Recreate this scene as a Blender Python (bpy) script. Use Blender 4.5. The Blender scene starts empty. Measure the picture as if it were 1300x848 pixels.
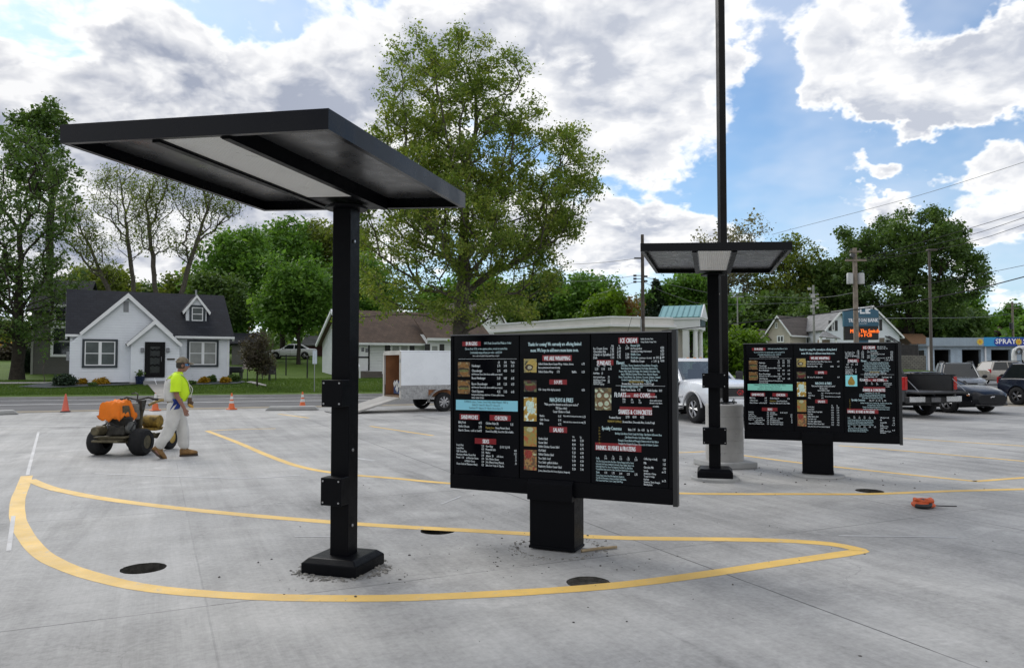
import bpy, bmesh, math, random
import numpy as np
from mathutils import Vector, Matrix
R = math.radians
rnd = random.Random(7)
SC = bpy.context.scene
COL = SC.collection

# ------------------------------------------------------------------ camera, light, exposure
CAM_H = 1.68
PITCH = R(2.18)
FPX = 970.0
cd = bpy.data.cameras.new('camera')
cam = bpy.data.objects.new('camera', cd)
COL.objects.link(cam)
cam.location = (0, 0, CAM_H)
cam.rotation_euler = (R(90) + PITCH, 0, 0)
cd.sensor_width = 36.0
cd.lens = 36.0 * FPX / 1300.0
cd.clip_start = 0.05
cd.clip_end = 3000.0
SC.camera = cam

SUN_EL, SUN_AZ = R(40), R(-42)          # azimuth from +Y towards +X: the sun is ahead, left, behind cloud
sd = bpy.data.lights.new('sun', 'SUN')
sun = bpy.data.objects.new('sun', sd)
COL.objects.link(sun)
sun_dir = Vector((math.sin(SUN_AZ) * math.cos(SUN_EL), math.cos(SUN_AZ) * math.cos(SUN_EL), math.sin(SUN_EL)))
sun.rotation_euler = sun_dir.to_track_quat('Z', 'Y').to_euler()
sd.energy = 1.5
sd.angle = R(38)
sd.color = (1.0, 0.95, 0.87)
SC.view_settings.view_transform = 'Standard'
SC.view_settings.look = 'None'
SC.view_settings.gamma = 1.0
SC.view_settings.use_curve_mapping = False
SC.view_settings.exposure = 0.40


class NT:
    """small helper that writes shader nodes as expressions"""
    def __init__(self, tree):
        self.t = tree

    def n(self, typ, **kw):
        nd = self.t.nodes.new(typ)
        for k, v in kw.items():
            setattr(nd, k, v)
        return nd

    def put(self, sock, v):
        if v is None:
            return
        if hasattr(v, 'links') or isinstance(v, bpy.types.NodeSocket):
            self.t.links.new(v, sock)
        else:
            sock.default_value = v

    def m(self, op, a, b=None, c=None, clamp=False):
        nd = self.n('ShaderNodeMath', operation=op, use_clamp=clamp)
        self.put(nd.inputs[0], a)
        self.put(nd.inputs[1], b)
        self.put(nd.inputs[2], c)
        return nd.outputs[0]

    def vm(self, op, a, b=None):
        nd = self.n('ShaderNodeVectorMath', operation=op)
        self.put(nd.inputs[0], a)
        self.put(nd.inputs[1], b)
        return nd.outputs[0]

    def smooth(self, v, lo, hi, a=0.0, b=1.0):
        nd = self.n('ShaderNodeMapRange', interpolation_type='SMOOTHSTEP')
        for i, x in enumerate((v, lo, hi, a, b)):
            self.put(nd.inputs[i], x)
        return nd.outputs[0]

    def lin(self, v, lo, hi, a=0.0, b=1.0):
        nd = self.n('ShaderNodeMapRange', clamp=True)
        for i, x in enumerate((v, lo, hi, a, b)):
            self.put(nd.inputs[i], x)
        return nd.outputs[0]

    def noise(self, vec, scale, detail=4, rough=0.5, dist=0.0, out=0):
        nd = self.n('ShaderNodeTexNoise')
        self.put(nd.inputs['Vector'], vec)
        nd.inputs['Scale'].default_value = scale
        nd.inputs['Detail'].default_value = detail
        nd.inputs['Roughness'].default_value = rough
        nd.inputs['Distortion'].default_value = dist
        return nd.outputs[out]

    def mix(self, f, a, b, blend='MIX'):
        nd = self.n('ShaderNodeMix', data_type='RGBA', blend_type=blend)
        self.put(nd.inputs[0], f)
        self.put(nd.inputs[6], a)
        self.put(nd.inputs[7], b)
        return nd.outputs[2]

    def sep(self, v):
        nd = self.n('ShaderNodeSeparateXYZ')
        self.put(nd.inputs[0], v)
        return nd.outputs

    def comb(self, x, y, z):
        nd = self.n('ShaderNodeCombineXYZ')
        for i, v in enumerate((x, y, z)):
            self.put(nd.inputs[i], v)
        return nd.outputs[0]


def c4(c):
    return (c[0], c[1], c[2], 1.0)


# ------------------------------------------------------------------ sky with cumulus clouds
def make_world():
    w = bpy.data.worlds.new('World')
    SC.world = w
    w.use_nodes = True
    t = w.node_tree
    t.nodes.clear()
    k = NT(t)
    out = k.n('ShaderNodeOutputWorld')
    bg = k.n('ShaderNodeBackground')
    bg.inputs['Strength'].default_value = 0.10
    t.links.new(bg.outputs[0], out.inputs[0])
    sky = k.n('ShaderNodeTexSky', sky_type='NISHITA')
    sky.sun_disc = False
    sky.sun_elevation = SUN_EL
    sky.sun_rotation = SUN_AZ
    sky.air_density = 1.0
    sky.dust_density = 0.6
    sky.ozone_density = 1.6
    d = k.vm('NORMALIZE', k.n('ShaderNodeTexCoord').outputs['Generated'])
    x, y, z = k.sep(d)
    zz = k.m('ADD', k.m('MAXIMUM', z, 0.0), 0.34)
    px = k.m('DIVIDE', x, zz)
    py = k.m('DIVIDE', y, zz)
    pl = k.comb(px, py, k.m('MULTIPLY', z, 0.8))
    az = k.m('ARCTAN2', x, y)
    el = k.m('ARCSINE', z)

    def azel(u, v):
        xx = (u - 650) / FPX
        uu = -(v - 424) / FPX
        dd = Vector((xx, math.cos(PITCH) - uu * math.sin(PITCH), math.sin(PITCH) + uu * math.cos(PITCH))).normalized()
        return math.atan2(dd.x, dd.y), math.asin(dd.z)
    # where the big cloud masses and the blue gaps lie on the sky: (u, v, half width, half height, weight)
    blobs = CLOUD_BLOBS
    wv = k.sep(k.noise(k.vm('MULTIPLY', d, (1.0, 1.0, 1.3)), 9.0, 5, 0.6, 0, 1))
    az = k.m('ADD', az, k.lin(wv[0], 0.2, 0.8, -0.055, 0.055))
    el = k.m('ADD', el, k.lin(wv[1], 0.2, 0.8, -0.045, 0.045))
    bias = None
    for (u, v, su, sv, wt) in blobs:
        a0, e0 = azel(u, v)
        a = k.m('MULTIPLY', k.m('SUBTRACT', az, a0), FPX / su)
        e = k.m('MULTIPLY', k.m('SUBTRACT', el, e0), FPX / sv)
        r2 = k.m('ADD', k.m('MULTIPLY', a, a), k.m('MULTIPLY', e, e))
        g = k.m('MULTIPLY', k.m('EXPONENT', k.m('MULTIPLY', r2, -0.9)), wt)
        bias = g if bias is None else k.m('ADD', bias, g)
    ahead = k.smooth(y, -0.2, 0.5)
    # extra cloud added out of view, behind and overhead, to brighten the ambient light
    bias = k.m('ADD', k.m('MULTIPLY', bias, ahead), k.m('MULTIPLY', k.m('SUBTRACT', 1.0, ahead), 0.22))

    def dens(vec, det):
        mid = k.noise(vec, 3.4, det, 0.58, 0.15)
        puff = k.m('ABSOLUTE', k.m('SUBTRACT', k.noise(vec, 9.5, max(det - 4, 2), 0.5), 0.5))
        return k.m('ADD', mid, k.m('MULTIPLY', k.m('SUBTRACT', puff, 0.10), 0.42))
    warp = k.vm('ADD', pl, k.vm('MULTIPLY', k.noise(pl, 3.5, 4, 0.6, 0, 1), (0.10, 0.10, 0.10)))
    n0 = dens(warp, 9)
    # the same field a little nearer to the sun and higher: what lies between the sun and this bit of cloud
    off = Vector((math.sin(SUN_AZ), math.cos(SUN_AZ), 0)) * -0.05
    n1 = dens(k.vm('ADD', warp, (off.x, off.y, 0.07)), 5)
    dn = k.m('ADD', n0, bias)
    cover = k.smooth(dn, 0.495, 0.625)
    thick = k.smooth(dn, 0.56, 0.73)
    lit = k.lin(k.m('SUBTRACT', n0, n1), -0.13, 0.13)
    sunside = k.smooth(k.m('SUBTRACT', az, SUN_AZ), 0.1, 1.1)     # towards the sun the clouds are back-lit and greyer
    grey = k.mix(sunside, c4((2.7, 3.0, 3.8)), c4((4.4, 4.7, 5.4)))
    shade = k.m('MULTIPLY', k.m('POWER', thick, 0.8), k.m('SUBTRACT', 1.25, k.m('MULTIPLY', lit, 0.95)), clamp=True)
    cc = k.mix(shade, c4((9.3, 9.2, 9.0)), grey)
    skyc = k.mix(1.0, sky.outputs[0], c4((0.90, 1.04, 1.13)), 'MULTIPLY')
    skyc = k.mix(1.0, skyc, c4((9.0, 9.4, 10.5)), 'DARKEN')
    veil = k.m('MULTIPLY', k.smooth(k.noise(pl, 1.3, 5, 0.6), 0.40, 0.62), 0.42)
    skyc = k.mix(veil, skyc, c4((6.6, 7.0, 7.8)))
    lowhaze = k.smooth(z, 0.0, 0.20, 0.45, 0.0)
    skyc = k.mix(lowhaze, skyc, c4((5.2, 6.6, 8.4)))
    above = k.smooth(z, 0.0, 0.03)
    col = k.mix(k.m('MULTIPLY', cover, above), skyc, cc)
    t.links.new(col, bg.inputs['Color'])
    w.cycles.sampling_method = 'MANUAL'
    w.cycles.sample_map_resolution = 256


CLOUD_BLOBS = [
    (60, 60, 260, 110, 0.16), (260, 130, 200, 60, 0.16), (430, 90, 160, 90, 0.12), (660, 70, 190, 100, 0.16), (400, 180, 200, 50, 0.10),
    (850, 110, 110, 110, 0.20), (880, 20, 120, 40, 0.18), (870, 205, 50, 40, 0.10), (780, 170, 60, 60, 0.10),
    (1170, 115, 140, 56, 0.24), (1060, 30, 70, 60, 0.20), (1280, 90, 80, 60, 0.18), (1090, 160, 70, 30, 0.12),
    (1120, 208, 62, 16, 0.25), (1110, 258, 55, 18, 0.25), (1262, 216, 52, 18, 0.25), (1250, 280, 60, 22, 0.30), (790, 290, 160, 45, 0.26), (1270, 355, 90, 26, 0.24), (960, 300, 90, 20, 0.18),
    (160, 230, 200, 70, 0.12), (330, 250, 160, 70, 0.14), (60, 330, 200, 70, 0.14), (230, 350, 160, 40, 0.12),
    (985, 110, 40, 150, -0.34), (970, 235, 70, 60, -0.26), (1050, 190, 60, 30, -0.20), (1225, 15, 80, 36, -0.26), (1160, 345, 200, 40, -0.10),
    (1190, 178, 110, 16, -0.22), (1190, 235, 25, 40, -0.2), (1110, 232, 60, 8, -0.16), (1030, 330, 60, 30, -0.10), (845, 245, 60, 22, -0.14), (1030, 280, 50, 25, -0.16), (310, 3, 60, 12, -0.15),
]
make_world()


# ------------------------------------------------------------------ mesh helpers
def tag(o, label=None, cat=None, group=None, kind=None):
    if label: o['label'] = label
    if cat: o['category'] = cat
    if group: o['group'] = group
    if kind: o['kind'] = kind
    return o


def thing(name, label, cat, loc=(0, 0, 0), rz=0.0, group=None):
    o = bpy.data.objects.new(name, None)
    o.empty_display_size = 0.2
    COL.objects.link(o)
    o.location = loc
    o.rotation_euler = (0, 0, rz)
    return tag(o, label, cat, group)


class MB:
    def __init__(self):
        self.v, self.f, self.mi = [], [], []

    def add(self, vs, fs, m=0):
        b = len(self.v)
        self.v.extend([tuple(map(float, p)) for p in vs])
        for f in fs:
            self.f.append(tuple(i + b for i in f))
            self.mi.append(m)
        return self

    def bx(self, x0, x1, y0, y1, z0, z1, m=0):
        vs = [(x, y, z) for z in (z0, z1) for (x, y) in ((x0, y0), (x1, y0), (x1, y1), (x0, y1))]
        return self.add(vs, [(3, 2, 1, 0), (4, 5, 6, 7), (0, 1, 5, 4), (1, 2, 6, 5), (2, 3, 7, 6), (3, 0, 4, 7)], m)

    def cb(self, c, s, rz=0.0, m=0, rx=0.0, ry=0.0):
        M = Matrix.Translation(Vector(c)) @ Matrix.Rotation(rz, 4, 'Z') @ Matrix.Rotation(ry, 4, 'Y') @ Matrix.Rotation(rx, 4, 'X')
        vs = [M @ Vector((x * s[0] / 2, y * s[1] / 2, z * s[2] / 2)) for z in (-1, 1) for (x, y) in ((-1, -1), (1, -1), (1, 1), (-1, 1))]
        return self.add(vs, [(3, 2, 1, 0), (4, 5, 6, 7), (0, 1, 5, 4), (1, 2, 6, 5), (2, 3, 7, 6), (3, 0, 4, 7)], m)

    def tube(self, pts, r, n=8, m=0, caps=True):
        pts = [Vector(p) for p in pts]
        if not hasattr(r, '__len__'):
            r = [r] * len(pts)
        vs = []
        up = None
        for i, p in enumerate(pts):
            a = pts[max(i - 1, 0)]
            b = pts[min(i + 1, len(pts) - 1)]
            t = (b - a).normalized()
            if up is None:
                up = Vector((0, 0, 1)) if abs(t.z) < 0.9 else Vector((1, 0, 0))
            s = t.cross(up)
            if s.length < 1e-6:
                s = t.orthogonal()
            s.normalize()
            q = s.cross(t)
            up = q
            for j in range(n):
                an = 2 * math.pi * j / n
                vs.append(p + (s * math.cos(an) + q * math.sin(an)) * r[i])
        fs = []
        for i in range(len(pts) - 1):
            for j in range(n):
                j2 = (j + 1) % n
                fs.append((i * n + j, i * n + j2, (i + 1) * n + j2, (i + 1) * n + j))
        if caps:
            fs.append(tuple(range(n - 1, -1, -1)))
            fs.append(tuple((len(pts) - 1) * n + j for j in range(n)))
        return self.add(vs, fs, m)

    def cyl(self, p0, p1, r0, r1=None, n=16, m=0):
        return self.tube([p0, p1], [r0, r0 if r1 is None else r1], n, m)

    def prism(self, poly, a0, a1, axis='y', m=0):
        def P(u, v, a):
            return {'y': (u, a, v), 'x': (a, u, v), 'z': (u, v, a)}[axis]
        n = len(poly)
        vs = [P(u, v, a0) for u, v in poly] + [P(u, v, a1) for u, v in poly]
        fs = [tuple(range(n)), tuple(range(2 * n - 1, n - 1, -1))]
        fs += [(i, n + i, n + (i + 1) % n, (i + 1) % n) for i in range(n)]
        return self.add(vs, fs, m)

    def lathe(self, prof, c=(0, 0, 0), n=24, m=0, axis='z', caps=True):
        def P(r, h, an):
            u, v = r * math.cos(an), r * math.sin(an)
            q = {'z': (u, v, h), 'x': (h, u, v), 'y': (u, h, v)}[axis]
            return (q[0] + c[0], q[1] + c[1], q[2] + c[2])
        vs, fs = [], []
        for (r, h) in prof:
            for j in range(n):
                vs.append(P(max(r, 1e-4), h, 2 * math.pi * j / n))
        for i in range(len(prof) - 1):
            for j in range(n):
                j2 = (j + 1) % n
                fs.append((i * n + j, i * n + j2, (i + 1) * n + j2, (i + 1) * n + j))
        if caps:
            fs.append(tuple(range(n)))
            fs.append(tuple((len(prof) - 1) * n + j for j in range(n)))
        return self.add(vs, fs, m)

    def loft(self, rings, m=0, caps=True, closed=True):
        n = len(rings[0])
        vs = [p for r in rings for p in r]
        fs = []
        for i in range(len(rings) - 1):
            for j in range(n if closed else n - 1):
                j2 = (j + 1) % n
                fs.append((i * n + j, i * n + j2, (i + 1) * n + j2, (i + 1) * n + j))
        if caps:
            fs.append(tuple(range(n)))
            fs.append(tuple((len(rings) - 1) * n + j for j in range(n)))
        return self.add(vs, fs, m)

    def ell(self, c, r, n=14, k=8, m=0, jit=0.0, rg=None):
        vs, fs = [], []
        for i in range(k + 1):
            ph = math.pi * i / k
            for j in range(n):
                an = 2 * math.pi * j / n
                q = 1.0 + (jit * (rg.random() - 0.5) if rg else 0)
                vs.append((c[0] + r[0] * q * math.sin(ph) * math.cos(an), c[1] + r[1] * q * math.sin(ph) * math.sin(an), c[2] + r[2] * q * math.cos(ph)))
        for i in range(k):
            for j in range(n):
                j2 = (j + 1) % n
                fs.append((i * n + j, (i + 1) * n + j, (i + 1) * n + j2, i * n + j2))
        return self.add(vs, fs, m)

    def xform(self, M):
        self.v = [tuple(M @ Vector(p)) for p in self.v]
        return self

    def build(self, name, mats, parent=None, loc=None, smooth=False, bevel=0.0, sub=0, fix=True, segs=1):
        me = bpy.data.meshes.new(name)
        me.from_pydata(self.v, [], self.f)
        if not isinstance(mats, (list, tuple)):
            mats = [mats]
        for mt in mats:
            me.materials.append(mt)
        me.polygons.foreach_set('material_index', self.mi)
        if fix:
            bm = bmesh.new()
            bm.from_mesh(me)
            bmesh.ops.remove_doubles(bm, verts=bm.verts, dist=1e-5)
            bmesh.ops.recalc_face_normals(bm, faces=bm.faces)
            bm.to_mesh(me)
            bm.free()
        if smooth:
            me.polygons.foreach_set('use_smooth', [True] * len(me.polygons))
            me.set_sharp_from_angle(angle=R(smooth if smooth is not True else 40))
        me.update()
        o = bpy.data.objects.new(name, me)
        COL.objects.link(o)
        if parent is not None:
            o.parent = parent
        if loc is not None:
            o.location = loc
        if bevel:
            b = o.modifiers.new('bevel', 'BEVEL')
            b.width = bevel
            b.segments = segs
            b.limit_method = 'ANGLE'
            b.angle_limit = R(40)
        if sub:
            s = o.modifiers.new('sub', 'SUBSURF')
            s.levels = s.render_levels = sub
        return o


def copy_tree(o, parent=None):
    c = o.copy()
    COL.objects.link(c)
    if parent is not None:
        c.parent = parent
    for ch in [q for q in bpy.data.objects if q.parent == o]:
        copy_tree(ch, c)
    return c


# ------------------------------------------------------------------ from a place in the photograph to a place on the site
def ray(px, py):
    x = (px - 650) / FPX
    u = -(py - 424) / FPX
    return Vector((x, math.cos(PITCH) - u * math.sin(PITCH), math.sin(PITCH) + u * math.cos(PITCH)))


def G(px, py, z=0.0):
    d = ray(px, py)
    t = (z - CAM_H) / d.z
    return Vector((d.x * t, d.y * t, z))


def A(px, py, Y):
    d = ray(px, py)
    t = Y / d.y
    return Vector((d.x * t, Y, CAM_H + d.z * t))


class Wall:
    """a vertical plane; at() gives distance along it and height"""
    def __init__(self, px, Y, ang):
        p = A(px, 461, Y)
        self.o = Vector((p.x, p.y))
        self.a = ang
        self.d = Vector((math.cos(ang), math.sin(ang)))
        self.n = Vector((-self.d.y, self.d.x))

    def at(self, px, py=461, back=0.0):
        r = ray(px, py)
        o = self.o + self.n * back
        # t*r.xy = o + s*d
        det = r.x * (-self.d.y) + r.y * self.d.x
        t = (o.x * (-self.d.y) + o.y * self.d.x) / det
        p = Vector((r.x * t, r.y * t)) - o
        return p.dot(self.d), CAM_H + r.z * t


def spline(pts, step=0.25):
    pts = [Vector(p) for p in pts]
    out = []
    for i in range(len(pts) - 1):
        p0 = pts[max(i - 1, 0)]
        p1, p2 = pts[i], pts[i + 1]
        p3 = pts[min(i + 2, len(pts) - 1)]
        n = max(2, int((p2 - p1).length / step))
        for j in range(n):
            t = j / n
            out.append(0.5 * ((2 * p1) + (p2 - p0) * t + (2 * p0 - 5 * p1 + 4 * p2 - p3) * t * t + (3 * p1 - p0 - 3 * p2 + p3) * t ** 3))
    out.append(pts[-1])
    return out


# ------------------------------------------------------------------ materials
MATS = {}


def pmat(name, col, rough=0.6, metal=0.0, var=0.15, scale=3.0, bump=0.0, bscale=30.0, spec=0.5, emit=0.0, detail=5, alpha=None):
    if name in MATS:
        return MATS[name]
    m = bpy.data.materials.new(name)
    m.use_nodes = True
    t = m.node_tree
    k = NT(t)
    b = t.nodes['Principled BSDF']
    tc = k.n('ShaderNodeTexCoord').outputs['Object']
    nz = k.noise(tc, scale, detail, 0.6)
    f = k.lin(nz, 0.3, 0.7, 1 - var, 1 + var)
    cc = k.mix(1.0, c4(col), k.comb(f, f, f), 'MULTIPLY')
    t.links.new(cc, b.inputs['Base Color'])
    b.inputs['Roughness'].default_value = rough
    t.links.new(k.lin(k.noise(tc, scale * 2.3, 3), 0.3, 0.7, max(rough - 0.08, 0.02), min(rough + 0.08, 1)), b.inputs['Roughness'])
    b.inputs['Metallic'].default_value = metal
    b.inputs['Specular IOR Level'].default_value = spec
    if emit:
        b.inputs['Emission Color'].default_value = c4(col)
        b.inputs['Emission Strength'].default_value = emit
    if bump:
        bp = k.n('ShaderNodeBump')
        bp.inputs['Strength'].default_value = bump
        bp.inputs['Distance'].default_value = 0.02
        t.links.new(k.noise(tc, bscale, 6, 0.65), bp.inputs['Height'])
        t.links.new(bp.outputs[0], b.inputs['Normal'])
    MATS[name] = m
    return m


def siding(name, col, pitch=0.13, depth=0.02, rough=0.55, vertical=False):
    if name in MATS:
        return MATS[name]
    m = pmat(name, col, rough, 0, 0.06, 0.8)
    t = m.node_tree
    k = NT(t)
    b = t.nodes['Principled BSDF']
    s = k.sep(k.n('ShaderNodeTexCoord').outputs['Object'])
    h = k.m('FRACT', k.m('DIVIDE', s[0] if vertical else s[2], pitch))
    saw = k.m('SUBTRACT', 1.0, h)
    bp = k.n('ShaderNodeBump')
    bp.inputs['Strength'].default_value = 1.0
    bp.inputs['Distance'].default_value = depth
    t.links.new(saw, bp.inputs['Height'])
    t.links.new(bp.outputs[0], b.inputs['Normal'])
    return m


def brickmat(name, c1, c2, mortar, w, h, rough=0.85, msize=0.01, bump=0.4, axes='xz', off=0.5):
    if name in MATS:
        return MATS[name]
    m = bpy.data.materials.new(name)
    m.use_nodes = True
    t = m.node_tree
    k = NT(t)
    b = t.nodes['Principled BSDF']
    s = k.sep(k.n('ShaderNodeTexCoord').outputs['Object'])
    ax = {'x': s[0], 'y': s[1], 'z': s[2]}
    v = k.comb(ax[axes[0]], ax[axes[1]], 0.0)
    br = k.n('ShaderNodeTexBrick')
    br.offset = off
    t.links.new(v, br.inputs['Vector'])
    br.inputs['Color1'].default_value = c4(c1)
    br.inputs['Color2'].default_value = c4(c2)
    br.inputs['Mortar'].default_value = c4(mortar)
    br.inputs['Scale'].default_value = 1.0
    br.inputs['Mortar Size'].default_value = msize
    br.inputs['Brick Width'].default_value = w
    br.inputs['Row Height'].default_value = h
    nz = k.lin(k.noise(k.n('ShaderNodeTexCoord').outputs['Object'], 1.3, 5), 0.3, 0.7, 0.82, 1.18)
    t.links.new(k.mix(1.0, br.outputs[0], k.comb(nz, nz, nz), 'MULTIPLY'), b.inputs['Base Color'])
    b.inputs['Roughness'].default_value = rough
    bp = k.n('ShaderNodeBump')
    bp.inputs['Strength'].default_value = bump
    bp.inputs['Distance'].default_value = 0.01
    bp.invert = True
    t.links.new(br.outputs['Fac'], bp.inputs['Height'])
    t.links.new(bp.outputs[0], b.inputs['Normal'])
    MATS[name] = m
    return m


def leafmat(name, cols, trans=0.35):
    if name in MATS:
        return MATS[name]
    m = bpy.data.materials.new(name)
    m.use_nodes = True
    t = m.node_tree
    t.nodes.clear()
    k = NT(t)
    out = k.n('ShaderNodeOutputMaterial')
    rp = k.n('ShaderNodeNewGeometry').outputs['Random Per Island']
    ramp = k.n('ShaderNodeValToRGB')
    el = ramp.color_ramp.elements
    while len(el) < len(cols):
        el.new(0.5)
    for i, c in enumerate(cols):
        el[i].position = i / (len(cols) - 1)
        el[i].color = c4(c)
    big = k.noise(k.n('ShaderNodeTexCoord').outputs['Object'], 0.45, 3)
    t.links.new(k.m('ADD', k.m('MULTIPLY', rp, 0.55), k.lin(big, 0.3, 0.7, 0.0, 0.45)), ramp.inputs[0])
    di = k.n('ShaderNodeBsdfPrincipled')
    di.inputs['Roughness'].default_value = 0.55
    di.inputs['Specular IOR Level'].default_value = 0.3
    t.links.new(ramp.outputs[0], di.inputs['Base Color'])
    tr = k.n('ShaderNodeBsdfTranslucent')
    t.links.new(k.mix(1.0, ramp.outputs[0], c4((1.5, 1.5, 0.75)), 'MULTIPLY'), tr.inputs['Color'])
    mx = k.n('ShaderNodeMixShader')
    mx.inputs[0].default_value = trans
    t.links.new(di.outputs[0], mx.inputs[1])
    t.links.new(tr.outputs[0], mx.inputs[2])
    t.links.new(mx.outputs[0], out.inputs[0])
    MATS[name] = m
    return m


def glassmat(name='window_glass', col=(0.02, 0.025, 0.03), rough=0.06):
    if name in MATS:
        return MATS[name]
    m = pmat(name, col, rough, 0, 0.3, 1.2, spec=0.8)
    return m


BLACK = pmat('black_powdercoat', (0.0030, 0.0033, 0.0048), 0.40, 0, 0.12, 6, 0.12, 300, 0.10)
WHITE = pmat('white_trim', (0.84, 0.85, 0.87), 0.5, 0, 0.05, 2)
GLASS = glassmat()
# ------------------------------------------------------------------ the ground
NX = np.array([-400, -120, -60, -17.7, -11, -4, 8, 20, 30, 45, 80, 400], float)
NY = np.array([-90, -6, 13.6, 26.3, 28.8, 31.2, 36.5, 43.5, 49.5, 59, 82, 300], float)
FX = np.array([-400, -120, -60, -23.2, -6.4, 6, 18, 28, 42, 76, 400], float)
FY = np.array([-80, 4, 22.3, 34.6, 38.9, 45, 52.5, 59, 68, 92, 310], float)


def ynear(x): return float(np.interp(x, NX, NY))
def yfar(x): return float(np.interp(x, FX, FY))
def zroad(y): return float(np.interp(y, [46, 103, 300], [0, 0.6, 1.0]))


def H(x, y):
    d = (y - yfar(x)) * 0.93
    if d < 0:
        return zroad(y)
    hl = float(np.interp(d, [0, 0.12, 8, 18, 38, 65, 200], [0.0, 0.13, 0.55, 0.62, 2.0, 2.6, 3.2])) + zroad(y) * 0.5
    if y > 95 and 44 < x < 54:
        hl = max(hl, 2.45)
    hr = zroad(y)
    t = min(max((x - 48.8) / 0.8, 0), 1)
    return hl * (1 - t) + hr * t


def GT(px, py, zoff=0.0):
    """where the line of sight through a point of the photograph meets the terrain"""
    d = ray(px, py)
    t = 3.0
    while t < 400:
        p = Vector((d.x * t, d.y * t, CAM_H + d.z * t))
        if p.z <= H(p.x, p.y) + zoff:
            return Vector((p.x, p.y, H(p.x, p.y)))
        t += 0.1
    return Vector((d.x * 100, d.y * 100, H(d.x * 100, d.y * 100)))


def onto(px, Y, dz=0.0):
    p = A(px, 461, Y)
    return Vector((p.x, p.y, H(p.x, p.y) + dz))


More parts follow.
